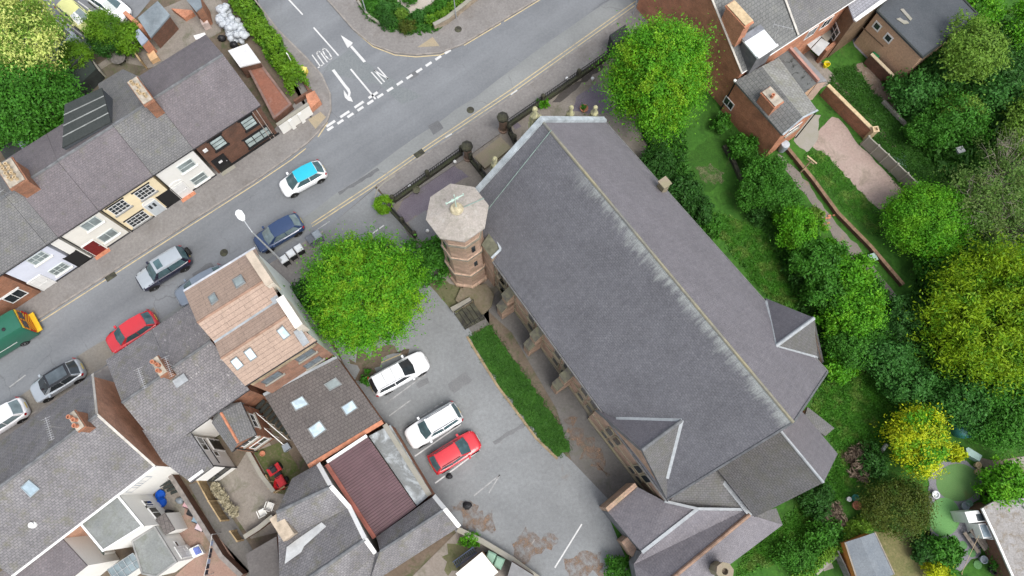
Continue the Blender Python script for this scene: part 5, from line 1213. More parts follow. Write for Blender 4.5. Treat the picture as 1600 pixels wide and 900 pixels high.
# ================================================================== houses in the upper right
X5 = lambda x, y, z=0: W(1080+x*.1777, y*.1777, z)
X6 = lambda x, y, z=0: W(1080+x*.1777, 100+y*.1777, z)
rdir = (X5(1200, 150, 5.6)-X5(445, 640, 5.6)); rdir.z = 0; rdir.normalize(); rper = Vector((rdir.y, -rdir.x, 0))      # rper: towards the gardens (south-east)
zE, HALF, ZT, LEN = 5.6, 6.2, 9.6, 13.0
br0 = X5(445, 640, zE)
ra0 = zz(br0, ZT)-rper*HALF; fr0 = zz(ra0, zE)-rper*HALF
hr = gable_house('brick_house', 'red brick house with a huge blank sooty gable behind the big green tree', 'house', fr0+rdir*LEN, fr0, ra0+rdir*LEN, ra0, br0+rdir*LEN, br0, M_BRICK_RED, M_TILE_C, oh=.1, roof2=M_TILE_C)
def rz(p, dz=0): return Vector((p.x, p.y, ZT-(ZT-zE)*abs((p-zz(ra0, 0)).dot(rper))/HALF+dz))
for e_ in (fr0, br0): ver = MB(); edge_bar(ver, e_, ra0, .16, .05); ver.build('verge', m_plain('cement_verge', (.42, .4, .36)), hr)
cst = X5(385, 165, 9.2); cst = zz(br0+rdir*.45-rper*((br0-cst).dot(rper)), rz(cst).z-.4)
chimney(hr, cst, 9.6, rper, .75, 2.1, 0, M_BRICK_RED, cap=M_BUFF)
# flat dormer with white roof
dp = [X5(450, 350, 7.6), X5(625, 238, 7.6), X5(758, 398, 7.6), X5(585, 512, 7.6)]
dm = MB(); dm.poly(dp if (dp[1]-dp[0]).cross(dp[2]-dp[0]).z > 0 else dp[::-1]); dm.extrude([p-UP*.15 for p in dp], UP*.145); dmo = dm.build('dormer_roof', m_plain('white_dormer_felt', (.66, .7, .7), .8, .08, 1), hr)
P = inset([zz(p, 0) for p in dp], .08); w = MB(); w.extrude([zz(p, 5.2) for p in P], UP*2.2); w.build('dormer', m_plain('dark_hung_tile', (.12, .12, .125)), hr)
c = MB(); edge_bar(c, dp[0], dp[1], .5, .05); c.build('lead_flashing', m_plain('slate_blue_lead', (.2, .21, .23)), dmo)
c = MB(); edge_bar(c, dp[3], dp[2], .2, .1); c.build('fascia', M_WHITEPAINT, dmo)
FRr = Facade(zz(br0, 0)-rper*.1, zz(br0+rdir*LEN, 0)-rper*.1)
for f, z in ((.62, 4.2), (.75, 4.2)): window(hr, FRr, FRr.len*f, z, 1.1, 1.2)
aerial(X5(745, 300, 8.0), rper*.6+rdir*.5, 1.0, 5, 'bulky white television aerial on the roof behind the white dormer')
# neighbour continuing the row with lighter slates
sl = MB(); roof_slab(sl, [ra0+rdir*5.9+UP*.1, br0+rdir*5.9+UP*.1, br0+rdir*(LEN+8)+UP*.1, ra0+rdir*(LEN+8)+UP*.1]); roof_slab(sl, [ra0+rdir*5.9+UP*.1, ra0+rdir*(LEN+8)+UP*.1, fr0+rdir*(LEN+8)+UP*.1, fr0+rdir*5.9+UP*.1])
hn = thing('brick_house', 'grey slated house adjoining the house with the white dormer, cut by the top edge', 'house', zz(ra0+rdir*12, 0))
sl.build('roof', M_SLATE_G, hn)
w = MB(); A_ = [zz(fr0+rdir*LEN, 0), zz(br0+rdir*LEN-rper*.1, 0), zz(br0+rdir*(LEN+8)-rper*.1, 0), zz(fr0+rdir*(LEN+8), 0)]; w.extrude(A_, UP*5.4); w.build('wall', M_BRICK_OR, hn)
c = MB(); edge_bar(c, ra0+rdir*5.85+UP*.1, br0+rdir*5.85+UP*.1, .18, .07); c.build('verge', m_plain('cement_verge', (.42, .4, .36)), hn)
g = MB(); g.tube([br0-UP*.12, br0+rdir*(LEN+8)-UP*.12], .06, 6); g.build('gutter', M_WHITEPAINT, hn)
# rear outbuilding with concrete tiles and the stack with one pot
zo = 4.5
o = dict(a=X6(382, 150, zo), b=X6(805, 625, zo), r0=X6(620, 20, 5.5), r1=X6(985, 470, 5.5), c=X6(770, -55, zo), d=X6(1112, 408, zo))
ow = thing('outbuilding', 'brick outbuilding with dark concrete tiles and a single red chimney pot', 'house', zz(ctr([o['a'], o['b'], o['d'], o['c']]), 0))
m = MB(); roof_slab(m, [o['a'], o['b'], o['r1'], o['r0']], .1, 0, 0); roof_slab(m, [o['r0'], o['r1'], o['d'], o['c']], .1, 1, 0)
orf = m.build('roof', [M_TILE_C, m_tile('mossy_pale_tiles', (.2, .2, .185), (.24, .24, .225), .3, .32, .6, .2, moss=((.16, .16, .1), .5, .7, .6))], ow)
for a_, b_ in ((o['b'], o['r1']), (o['r1'], o['d'])): c = MB(); edge_bar(c, a_, b_, .14, .06); c.build('verge', M_COPING, orf)
P = inset([zz(o[k], 0) for k in ('a', 'b', 'd', 'c')], .12); w = MB()
w.poly([P[0], P[1], zz(P[1], zo-.08), zz(P[0], zo-.08)]); w.poly([P[1], P[2], zz(P[2], zo-.08), o['r1']-UP*.12-(o['r1']-o['r0']).normalized()*.12, zz(P[1], zo-.08)]); w.poly([P[2], P[3], zz(P[3], zo-.08), zz(P[2], zo-.08)])
w.build('wall', M_BRICK_RED, ow)
on = plane3(o['a'], o['b'], o['r1']); sp = onplane(*(1080+665*.1777, 100+390*.1777), o['a'], on)
cd = (o['b']-o['a']).normalized()
chimney(ow, zz(X6(712, 295, 5.9), 4.6), 6.0, cd, .85, 1.5, 1, M_BRICK_RED, pot_r=.14)
FO = Facade(P[0], P[1]); FO = FO if FO.n.x < 0 else Facade(P[1], P[0])
x, y = FO.px(1080+285*.1777, 100+425*.1777); window(ow, FO, x, 1.6, 1.1, 1.0)
bw = MB(); 
p = MB(); p.tube([zz(P[0], 0)-cd*.08, zz(P[0], 4.3)-cd*.08], .05, 6); p.tube([zz(P[2], 0)+FO.n*-.05+cd*.15, zz(P[2], 4.3)+cd*.15], .05, 6); p.build('rain_pipe', M_GUTTER, ow)
hp = MB(); hp.lathe([(.12, 0), (.12, .12), (.05, .14)], o['a']+UP*.02, 8); hp.build('rainwater_hopper', M_WHITEPAINT, ow)
FE = Facade(P[1], P[2]); FE = FE if FE.n.y < 0 else Facade(P[2], P[1])
window(ow, FE, FE.len*.5, 3.3, 1.4, .9, sill=M_CONC)
# mossy felt lean-to with pink parapet
lt = [X5(715, 495, 3.6), X5(838, 415, 3.6), X5(1110, 725, 3.3), X5(1000, 815, 3.3)]
ol = flat_building('outbuilding', 'narrow outbuilding with moss speckled felt and a pinkish parapet on its garden side', 'extension', lt, M_TAN_R, m_ground('moss_speckled_felt', [(.1, .105, .105), (.13, .135, .13)], .7, 7, stain=((.02, .022, .018), .56, .62, .85, 1.6)))
c = MB(); edge_bar(c, lt[1], lt[2], .22, .35); c.build('parapet', m_plain('pinkish_parapet', (.36, .2, .16), .9, .15, 2), ol)
sl2 = [X5(842, 412, 3.3), X5(905, 395, 3.3), X5(1198, 712, 3.0), X5(1115, 726, 3.0)]
ob = flat_building('outbuilding', 'slim grey roofed lean-to with a pale pink end wall beside the pinkish parapet', 'extension', sl2, m_plain('pale_pink_render', (.5, .37, .3), .9, .1, 1.5), m_plain('plain_grey_roof', (.2, .2, .2), .9, .15, 1.5))
c = MB(); edge_bar(c, X5(710, 490, 4.0), X5(895, 365, 4.0), .25, .12); tag(c.build('gutter_board', M_WHITEPAINT), 'white fascia board along the eave above the mossy felt lean-to', 'fascia')
# brown roughcast wing and tan flat roofed block
wv = [W(1319, -8, 5.2), W(1335, 33, 5.2), W(1412, -22, 5.2), W(1396, -60, 5.2)]
bwn = flat_building('rear_wing', 'brown brick wing with a four-pane window and a blue-grey roof at the top edge', 'house', wv, m_brick('brown_roughcast', (.19, .125, .075), (.15, .1, .065), (.16, .11, .07)), m_tile('blue_grey_slates', (.24, .24, .26), (.28, .28, .3), .3, .24, .6, .15))
P = inset([zz(p, 0) for p in wv], .02); Fb = Facade(P[0], P[1]); Fb = Fb if Fb.n.x < 0 else Facade(P[1], P[0])
x, y = Fb.px(1304, 49); window(bwn, Fb, max(.8, min(Fb.len-.8, x)), y, 1.2, 1.3, cols=2, rows=2)
c = MB(); edge_bar(c, wv[1], wv[2], .3, .12, lift=.0); c.build('gutter', M_WHITEPAINT, bwn)
mw = MB(); ribbon(mw, px((1276, 98), (1338, 50), (1372, 22)), .3, 0, 1.9); mw = mw.build('yard_wall', M_BRICK_OR); tag(mw, 'brick yard wall with a black rail below the wing with the four-pane window', 'wall')
tb_ = [W(1369, 17, 4.4), W(1442, 91, 4.4), W(1486, 58, 4.4), W(1528, 22, 4.4), W(1440, -70, 4.4)]
tan = flat_building('rendered_building', 'tan rendered building with a dark felt flat roof and two small square windows', 'building', tb_, M_TAN_R, M_FELT_D, oh=.12, coping=M_FELT_BK, cw=.12, ch=.06)
P = inset([zz(p, 0) for p in tb_], .14); Ft = Facade(P[0], P[1]); Ft = Ft if Ft.n.x < 0 else Facade(P[1], P[0])
for u, v in ((1370.5, 41), (1388, 59.5)):
    x, y = Ft.px(u, v); window(tan, Ft, x, y, .75, .8, cols=1, fw=.12)
p = MB(); (x, y), (x2, y2) = Ft.px(1348, 42), Ft.px(1381, 72); p.tube([Ft.at(x, y, .06), Ft.at(x2, y2, .06)], .04, 6); p.build('waste_pipe', m_plain('brown_pipe', (.12, .08, .05)), tan)
for (pts, lb) in (([(1406, 15), (1411, 14), (1425, 30), (1422, 33)], 'long bare timber plank lying on the dark flat roof'), ([(1400, 30), (1406, 28), (1411, 32), (1417, 33), (1420, 37), (1412, 38)], 'pale broken board lying beside the plank on the dark flat roof')):
    m = MB(); m.extrude([W(u, v, 4.41) for u, v in pts], UP*.06); tag(m.build('plank', M_CONC), lb, 'plank')
hx = thing('brick_house', 'sliver of a house with a white window beyond the dark flat roof', 'house', W(1512, -8))
m = MB(); P = [W(1505, -4, 0), W(1518, 10, 0), W(1560, -30, 0), W(1540, -50, 0)]; m.extrude(P, UP*4.2); m.build('wall', M_BRICK_OR, hx); m = MB(); m.extrude([zz(p, 4.22) for p in P], UP*.2); m.build('roof', M_TILE_B, hx)
Fh = Facade(P[0], P[1]); Fh = Fh if Fh.n.x < 0 else Facade(P[1], P[0]); window(hx, Fh, Fh.len*.5, 3.0, 1.3, 1.0)
# white sheets in the side yard
gh = thing('lean_to', 'milky white plastic roofed lean-to in the yard between the two brick wings', 'extension', W(1270, 70))
for pts in ([(1254, 62), (1270, 47), (1283, 58), (1266, 76)], [(1267, 77), (1283, 60), (1296, 68), (1279, 88)]):
    m = MB(); m.extrude([W(u, v, 1.9) for u, v in pts], UP*.05); m.build('roof_sheet', m_plain('milky_sheet', (.42, .44, .44), .5, .12, 1), gh)
m = MB(); P = [W(1256, 63), W(1270, 50), W(1293, 69), W(1278, 85)]; m.extrude(P, UP*1.85); m.build('wall', M_CONC, gh)
# garden walls on the right
def wall(label, pts, w, h, m, cop=None, name='garden_wall', ch=.08):
    t = thing(name, label, 'wall', W(*pts[len(pts)//2])); P = px(*pts)
    mb = MB(); ribbon(mb, P, w, 0, h); mb.build('wall', m, t)
    if cop: mb = MB(); ribbon(mb, P, w+.08, h+.003, h+ch); mb.build('coping', cop, t)
    return t
wall('brick garden wall with a buff coping from the pink end wall to the square post', [(1282, 148), (1312, 178), (1351, 217)], .24, 1.5, M_BRICK_OR, M_BUFF)
cp_ = MB(); p = W(1352, 218); cp_.lathe([(.3, 0), (.3, 1.75), (.36, 1.78), (.36, 1.86), (.2, 1.86), (.2, 1.7)], p, 4, rot=.9); tag(cp_.build('gate_post', M_BUFF), 'square buff post where the brick garden wall meets the concrete fence', 'post')
pf = thing('panel_fence', 'grey concrete panel fence between the pinkish patio and the bluebells', 'fence', W(1380, 255))
P = px((1345, 226), (1374, 253), (1419, 297)); mb = MB(); ribbon(mb, P, .1, 0, 1.45); mb.build('panel', M_CONC, pf)
for f in np.linspace(0, 1, 6):
    p = P[0].lerp(P[2], f); mb = MB(); mb.abox(p.x-.08, p.x+.08, p.y-.08, p.y+.08, 0, 1.55); mb.build('post', M_CONC, pf)
wall('cream topped wall beside the brown rubble strip below the tan building', [(1350, 98), (1374, 122), (1397, 146)], .2, 1.3, M_BRICK_BR, m_plain('cream_coping', (.55, .46, .32), .9, .12, 2))
wall('low broken stone edging along the lower side of the overgrown lawn', [(1378, 160), (1405, 188), (1435, 219)], .25, .35, M_CONC)
wall('low brick kerb wall along the long garden path', [(1228, 235), (1268, 284), (1306, 336), (1357, 388), (1407, 447)], .2, .45, M_BRICK_BR, m_plain('rusty_brick_edge', (.22, .14, .09), .9, .3, 3), ch=.05)
wall('mossy retaining wall in the undergrowth beside the church lawn', [(1130, 230), (1145, 255), (1160, 290)], .3, .4, M_DARKSTONE)
wb = thing('water_butt', 'round grey-blue water tank at the foot of the outbuilding downpipe', 'water butt', X6(790, 745, 0))
m = MB(); m.lathe([(.3, 0), (.36, .5), (.36, 1.0), (.33, 1.03), (.33, 1.0)], X6(790, 755, 0), 16); m.build('barrel', m_plain('grey_blue_plastic', (.3, .34, .38), .5, .1, 2), wb, smooth=40); m = MB(); m.lathe([(.35, 1.03), (.35, 1.08), (.1, 1.12)], X6(790, 755, 0), 16); m.build('lid', m_plain('pale_lid', (.42, .46, .5), .5), wb, smooth=40)
yb = thing('bucket', 'bright yellow bucket standing at the corner of the yard wall', 'bucket', W(1289, 104))
m = MB(); m.lathe([(.2, 0), (.27, .42), (.29, .43), (.29, .47), (.25, .47), (.2, .05)], W(1289, 104), 14); m.build('pail', m_plain('yellow_plastic', (.7, .6, .02), .45, .08, 2), yb, smooth=50); m = MB(); a = np.linspace(0, math.pi, 9); m.tube([W(1289, 104)+Vector((.28*math.cos(x), .05, .46+.16*math.sin(x))) for x in a], .012, 5); m.build('handle', M_ALLOY, yb)
cpst = thing('clothes_post', 'wooden T-shaped clothes post on the lawn beside the garden path', 'post', W(1251, 269))
p = W(1251, 269); top = W(1265, 254, 2.3)
m = MB(); m.tube([p, zz(p, 2.4)], .06, 8); m.build('post', M_BUFF, cpst); m = MB(); tz = zz(p, 2.35); m.box(tz, Vector((.35, -.35, 0)), Vector((.04, .04, 0)), UP*.04); m.box(tz-UP*.3, Vector((.25, -.25, 0)), Vector((.03, .03, 0)), UP*.03); m.build('crossbar', M_BUFF, cpst)
gb = thing('wheelie_bin', 'bright green bin lid against the tan building', 'bin', W(1358, 96)); 
# ================================================================== boundary of the church
def railing(label, a, b, bars=True):
    A, B = W(*a), W(*b); t = thing('iron_railing', label, 'railing', A.lerp(B, .5)); d = (B-A).normalized(); L = (B-A).length
    m = MB(); ribbon(m, [A, B], .26, 0, .5); m.build('dwarf_wall', M_DARKSTONE, t)
    m = MB(); ribbon(m, [A, B], .3, .503, .57); m.build('coping', m_plain('mossy_wall_coping', (.075, .07, .058), .95, .35, 2.5, c2=(.05, .058, .028)), t)
    m = MB(); n = int(L/.21)
    for k in range(1, n): p = A+d*L*k/n; m.tube([p+UP*.57, p+UP*1.36, p+UP*1.45], [.021, .021, .004], 4)
    m.build('bars', M_IRON, t); m = MB(); 
    for z in (.9, 1.32): m.box(A.lerp(B, .5)+UP*z, d*L/2, d.cross(UP)*.022, UP*.02)
    m.build('rail', M_IRON, t)
    k = max(2, int(L/3.2))
    for j in range(k+1):
        p = A+d*(L*j/k); m = MB(); s_ = d.cross(UP)
        m.box(p+UP*.95, d*.14, s_*.14, UP*.4); m.lathe([(.2, 1.35), (.12, 1.5), (.02, 1.58)], p, 6); m.build('standard', M_DARKSTONE, t)
    return t
railing('black spiked railing from the small round bush to the left gate pier', (616, 317), (722, 241))
railing('black spiked railing from the right gate pier towards the big tree', (791, 201), (957, 86))
railing('short black railing beside the path from the entrance bush to the church yard', (612, 330), (650, 372))
railing('short iron railing on the left of the church entrance path, below the left gate pier', (736, 252), (765, 288))
railing('short iron railing on the right of the church entrance path, below the right gate pier', (796, 208), (812, 240))
def pier(label, u, v):
    t = thing('gate_pier', label, 'pier', W(u, v)); p = W(u, v)
    m = MB(); m.lathe([(.42, 0), (.42, .25), (.34, .3), (.34, 1.8), (.4, 1.95)], p, 8); m.build('shaft', m_brick('pier_stone', (.25, .17, .13), (.2, .14, .1), (.14, .1, .08), w=.5, h=.3), t)
    m = MB(); m.lathe([(.44, 1.953), (.5, 2.05), (.5, 2.25), (.36, 2.4), (.22, 2.5), (.05, 2.54)], p, 8); m.build('cap', M_DARKSTONE, t)
pier('stone gate pier with a sooty octagonal cap on the left of the church entrance', 732, 247)
pier('stone gate pier with a sooty octagonal cap on the right of the church entrance', 786, 203)
st = thing('entrance_steps', 'worn stone entrance steps between the two gate piers', 'steps', W(764, 232))
e0_, e1_ = W(741, 246), W(782, 214); m = MB(); dn = SPER*.5
for k in range(3): m.extrude([e0_+dn*k, e1_+dn*k, e1_+dn*(k+.96), e0_+dn*(k+.96)], UP*(.1+.1*k))
m.build('tread', M_STONE_PALE, st)
gt = thing('black_notice_shed', 'black cabinet at the end of the church railing under the big green tree', 'cabinet', W(963, 80))
m = MB(); P = [W(955, 92), W(948, 76), W(972, 60), W(978, 74)]; m.extrude(P, UP*1.9); m.build('body', M_DARKWOOD, gt); m = MB(); m.extrude([zz(p, 1.903) for p in P], UP*.08); m.build('roof', M_FELT_BK, gt)
# lamp posts, sign posts
def lamppost(label, u, v, h, arm, m=None, head=True):
    p = W(u, v); t = thing('street_lamp', label, 'street lamp', p); m_ = m or m_plain('galvanised_steel', (.42, .44, .45), .5, .12, 3)
    b = MB(); b.lathe([(.13, 0), (.13, 1.1), (.085, 1.2), (.05, h)], p, 10); b.build('column', m_, t, smooth=40)
    a = MB(); tip = zz(p, h)+arm; a.tube([zz(p, h-.1), zz(p, h+.15)+arm*.25, tip+UP*.2], .035, 6); a.build('arm', m_, t)
    d = arm.normalized(); s_ = d.cross(UP)
    hb_ = MB(); c_ = tip+UP*.2
    hb_.extrude([c_-s_*.10, c_+s_*.10, c_+d*.3+s_*.26, c_+d*.72+s_*.26, c_+d*.92+s_*.1, c_+d*.92-s_*.1, c_+d*.72-s_*.26, c_+d*.3-s_*.26], UP*.14)
    hb_.build('lantern', m_plain('white_lantern', (.72, .73, .72), .5, .05, 3), t); 
    return t
pl_, ph_ = W(445, 413), W(362, 337, 7.8)
lamppost('street lamp with a white lantern reaching over the road beside the dark blue hatchback', 445, 413, 7.6, Vector((-.55, .75, 0)))
def signpost(label, u, v, h, disc=None):
    p = W(u, v); t = thing('sign_post', label, 'sign post', p); m = MB(); m.tube([p, zz(p, h)], .045, 8); m.build('post', m_plain('grey_post', (.33, .35, .37), .5, .1, 3), t)
    if disc:
        m = MB(); c_ = zz(p, h-.35); d = Vector(disc); s_ = d.cross(UP); m.extrude([c_+s_*(.3*math.cos(a))+UP*(.3*math.sin(a))+d*.05 for a in np.linspace(0, 6.28, 19)[:-1]], d*.02); m.build('sign_plate', m_plain('sign_back_grey', (.4, .42, .43), .5), t)
    return t
signpost('tall pale grey post on the corner pavement by the flower bed wall', 713, 30, 5.5, (.6, .8, 0))
signpost('slim grey post with a round plate at the kerb by the red brick gable', 989, 24, 3.4, (-.78, -.62, 0))
signpost('thin grey post in the shrubs beside the side road', 573, 22, 2.6)
ys = thing('estate_sign', 'white board on a leaning post in front of the long hedge', 'sign', W(459, 108)); m = MB(); p = W(461, 108); m.tube([p, zz(p, 2.2)], .04, 6); m.build('post', M_WOOD, ys); m = MB(); m.box(zz(p, 1.8), Vector((.08, -.1, 0)), Vector((.03, .02, 0)), UP*.5); m.build('board', M_WHITEPAINT, ys)
gbin = thing('grit_bin', 'yellow grit bin on the pavement beside the long hedge', 'bin', W(473, 122)); P = [q(1, 0, *p) for p in ((275, 475), (318, 482), (330, 450), (285, 440))]; m = MB(); m.extrude(P, UP*.62); m.build('body', m_plain('yellow_grit_plastic', (.62, .5, .08), .5, .1, 2), gbin)
m = MB(); Pi = [p+(p-ctr(P))*.06 for p in P]; m.extrude([zz(p, .623) for p in Pi], UP*.1); m.build('lid', m_plain('yellow_lid', (.68, .58, .16), .5, .1, 2), gbin)
wall('low stone wall round the corner flower bed', [(560, 5), (578, 29), (604, 46)], .2, .4, M_CONC)
wall('low stone wall in front of the clipped lime hedge by the main road', [(679, 47), (700, 36), (750, -4), (800, -40)], .28, .75, m_plain('buff_wall_stone', (.3, .25, .19), .95, .3, 1.5), M_CONC)
# ================================================================== vehicles
PAINT = {}
def interp(xs, ys, x): return float(np.interp(x, xs, ys))
def wheel(par, x, y, r, side):
    m = MB(); n = 18
    prof = [(r*.62, -.1), (r*.93, -.1), (r, -.07), (r, .07), (r*.93, .1), (r*.62, .1)]
    def lathe_y(prof, mi=0):
        mb = MB(); i = 0
        for rr_, yy in prof:
            for j in range(n): a = 2*math.pi*j/n; mb.v.append(Vector((x+rr_*math.cos(a), y+side*yy, r+rr_*math.sin(a))))
        for k in range(len(prof)-1):
            for j in range(n): mb.f.append([k*n+j, k*n+(j+1) % n, (k+1)*n+(j+1) % n, (k+1)*n+j]); mb.mi.append(0); mb.uvd.append(None)
        mb.f.append([j for j in range(n)]); mb.mi.append(0); mb.uvd.append(None); mb.f.append([(len(prof)-1)*n+j for j in range(n)]); mb.mi.append(0); mb.uvd.append(None)
        for p in range(len(mb.v)): mb.v[p] = mb.v[p]+par_loc(par)
        return mb
    wh = lathe_y(prof).build('wheel', M_RUBBER, par, smooth=40)
    rim = lathe_y([(r*.62, .06), (r*.62, .105), (r*.5, .09), (r*.16, .085), (r*.12, .112), (.01, .112)]).build('rim', M_ALLOY, wh, smooth=30)
    return wh
def par_loc(p):
    o = Vector((0, 0, 0))
    while p is not None: o = o+p.location; p = p.parent
    return o
def car(label, rear_px, front_px, L, Wd, H, paint, kind='hatch', roof=None, name='parked_car', glass=None, cat='car', bonnet=None, group=None, extra=()):
    a, b = W(*rear_px, .5), W(*front_px, .5); c = a.lerp(b, .5); c.z = 0; ang = math.atan2(b.y-a.y, b.x-a.x)
    t = thing(name, label, cat, (0, 0, 0), 0, group)
    P = paint
    est = kind in ('estate', 'suv'); hw = Wd/2; belt = H*.60 if kind != 'suv' else H*.58
    sx = [-.5, -.495, -.47, -.42, -.30, 0, .24, .34, .43, .475, .495, .5]
    sw = [.62, .76, .90, .97, 1.0, 1.0, 1.0, .98, .92, .80, .66, .55]
    st = [belt*.72, belt*.86, belt*.96, belt, belt*1.0, belt*.985, belt*.96, belt*.90, belt*.83, belt*.76, belt*.68, belt*.58]
    N = 40; mb = MB(); rings = []
    for k in range(N+1):
        f = -.5+k/N
        f = math.sin(f*math.pi)/2*.35+f*.65
        w_ = hw*interp(sx, sw, f); zt = interp(sx, st, f); low = .22+.06*max(0, abs(f)-.42)/.08
        half = [(0, low), (w_*.86, low), (w_*.97, low+.12), (w_*1.0, .5), (w_*.985, zt*.78), (w_*.93, zt*.93), (w_*.84, zt*.985), (w_*.55, zt*1.02), (0, zt*1.035)]
        ring = [Vector((f*L, y, z)) for y, z in half]+[Vector((f*L, -y, z)) for y, z in half[::-1][1:-1]]
        rings.append(ring)
    n = len(rings[0]); mb.v = [p for r in rings for p in r]
    for k in range(N):
        for j in range(n): mb.f.append([k*n+j, (k+1)*n+j, (k+1)*n+(j+1) % n, k*n+(j+1) % n]); mb.mi.append(0); mb.uvd.append(None)
    mb.f.append(list(range(n))); mb.mi.append(0); mb.uvd.append(None); mb.f.append([N*n+j for j in range(n)][::-1]); mb.mi.append(0); mb.uvd.append(None)
    body = mb.build('body', P, t, smooth=38)
    # greenhouse
    if kind == 'hatch': g0, g1, g2, g3 = .27, .08, -.34, -.455
    elif kind == 'mini': g0, g1, g2, g3 = .30, .10, -.33, -.46
    elif kind == 'estate': g0, g1, g2, g3 = .24, .06, -.40, -.475
    else: g0, g1, g2, g3 = .22, .07, -.42, -.475
    yb, yr = hw*.86, hw*.70
    zb0, zb1, zr_ = belt*.955, belt*.985, H
    def gp(f, y, z): return Vector((f*L, y, z))
    Bf = [gp(g0, yb*.88, zb0), gp(g0+.025, 0, zb0)]; Rf = [gp(g1, yr*.93, zr_-.06), gp(g1+.015, 0, zr_-.03)]
    Rr = [gp(g2, yr*.93, zr_-.08), gp(g2-.012, 0, zr_-.045)]; Br = [gp(g3, yb*.9, zb1), gp(g3-.02, 0, zb1)]
    mid = -.12; Bm = gp(mid, yb, belt*.985); Rm = gp(mid, yr, zr_-.035)
    def mir(p): return Vector((p.x, -p.y, p.z))
    mb = MB()
    roofpts = [Rf[0], Rm, Rr[0]]
    q_ = lambda a_, b_, c_, d_: (mb.poly([a_, b_, c_, d_]), mb.poly([mir(d_), mir(c_), mir(b_), mir(a_)]))
    q_(Bf[1], Rf[1], Rf[0], Bf[0]); q_(Bf[0], Rf[0], Rm, Bm); q_(Bm, Rm, Rr[0], Br[0]); q_(Br[0], Rr[0], Rr[1], Br[1])
    cabin = mb.build('cabin', P, t)
    # roof skin, gently domed
    mb = MB(); rows = []
    for k in range(9):
        f = g1+.012+(g2-.008-g1-.012)*k/8; e = math.sin(math.pi*k/8)
        yw = interp([g2, mid, g1], [yr*.93, yr, yr*.93], f)+.02
        zed = interp([g2, mid, g1], [zr_-.085, zr_-.04, zr_-.065], f); zc_ = zr_-.03+.03*e
        rows.append([Vector((f*L, yw*s_, zed+(zc_-zed)*(1-abs(s_)**2.4))) for s_ in np.linspace(1, -1, 9)])
    for k in range(8):
        for j in range(8): mb.poly([rows[k][j], rows[k+1][j], rows[k+1][j+1], rows[k][j+1]])
    V = {}; vv = []; 
    mb2 = MB(); mb2.v = [p for r in rows for p in r]
    for k in range(8):
        for j in range(8): mb2.f.append([k*9+j, k*9+j+1, (k+1)*9+j+1, (k+1)*9+j]); mb2.mi.append(0); mb2.uvd.append(None)
    for k in range(8):
        pass
    rf = mb2.build('roof', roof or P, t, smooth=60)
    gl = glass or M_GLASS
    def pane(nm, quad, inn=.08, d=.012):
        ce = ctr(quad); pts = [p+(ce-p)*inn for p in quad]; nn = (pts[1]-pts[0]).cross(pts[-1]-pts[0]).normalized()
        oc = Vector((-.1*L, 0, belt)); 
        if nn.dot(ce-oc) < 0: nn = -nn; 
        m_ = MB()
        if len(pts) == 6:
            for h_ in ((0, 1, 4, 5), (1, 2, 3, 4)) if nm == 'windscreen' else ((0, 1, 2, 5), (5, 2, 3, 4)): m_.extrude([pts[k]-nn*.03 for k in h_], nn*.065)
        else: m_.extrude([p-nn*.03 for p in pts], nn*(.03+d))
        return m_.build(nm, gl, t)
    pane('windscreen', [Bf[0], Bf[1], mir(Bf[0]), mir(Rf[0]), Rf[1], Rf[0]], .07)
    pane('rear_window', [Br[0], Rr[0], Rr[1], mir(Rr[0]), mir(Br[0]), Br[1]], .12)
    for s_ in (1, -1):
        fm = (lambda p: p) if s_ > 0 else mir
        pane('side_window', [fm(x) for x in (Bf[0]*.78+Bm*.22+UP*.02, Bm+UP*.03, Rm-UP*.03, Rf[0]*.9+Rm*.1-UP*.03)], .06)
        pane('side_window', [fm(x) for x in (Bm+UP*.03, Br[0]*.85+Bm*.15+UP*.03, Rr[0]*.9+Rm*.1-UP*.03, Rm-UP*.03)], .07)
        m_ = MB(); c_ = Vector((g0*.72*L, s_*(hw+.07), belt*1.02)); m_.box(c_, (.08, 0, 0), (0, .1, 0), (0, 0, .07)); m_.build('door_mirror', P if kind != 'mini' else P, t)
        # lamps
        m_ = MB(); zt = interp(sx, st, .45); w_ = hw*interp(sx, sw, .455)
        m_.extrude([Vector((.40*L, s_*w_*.99, zt*.86)), Vector((.468*L, s_*hw*.80, zt*.80)), Vector((.474*L, s_*hw*.62, zt*.86)), Vector((.41*L, s_*hw*.80, zt*1.005))], Vector((.012, 0, .035))); m_.build('headlight', m_plain('headlight_lens', (.55, .58, .6), .15, .1, 3), t)
        m_ = MB(); zt = belt*.88; m_.extrude([Vector((-.488*L, s_*hw*.80, zt)), Vector((-.452*L, s_*hw*.965, zt)), Vector((-.45*L, s_*hw*.93, zt+.17)), Vector((-.475*L, s_*hw*.78, zt+.17))], Vector((-.03, s_*.02, .02))); m_.build('tail_light', m_plain('red_lens', (.35, .01, .012), .25, .1, 3), t)
        for fx in (.315, -.305):
            r_ = .315 if kind != 'suv' else .36
            wheel(t, fx*L, s_*(hw-.1), r_, s_)
            m_ = MB(); ar = [Vector((fx*L+(r_+.07)*math.cos(a), s_*(hw*.9), r_+(r_+.07)*math.sin(a))) for a in np.linspace(-.25, math.pi+.25, 14)]; m_.extrude(ar, Vector((0, s_*(hw*.1+.008), 0))); m_.build('wheel_arch', M_RUBBER, t)
    m_ = MB(); m_.box((.497*L, 0, .42), (.015, 0, 0), (0, hw*.5, 0), (0, 0, .10)); m_.build('grille', M_BLACKPAINT, t)
    m_ = MB(); m_.box((.506*L, 0, .38), (.01, 0, 0), (0, .26, 0), (0, 0, .055)); m_.build('number_plate', m_plain('white_plate', (.6, .6, .58), .5), t)
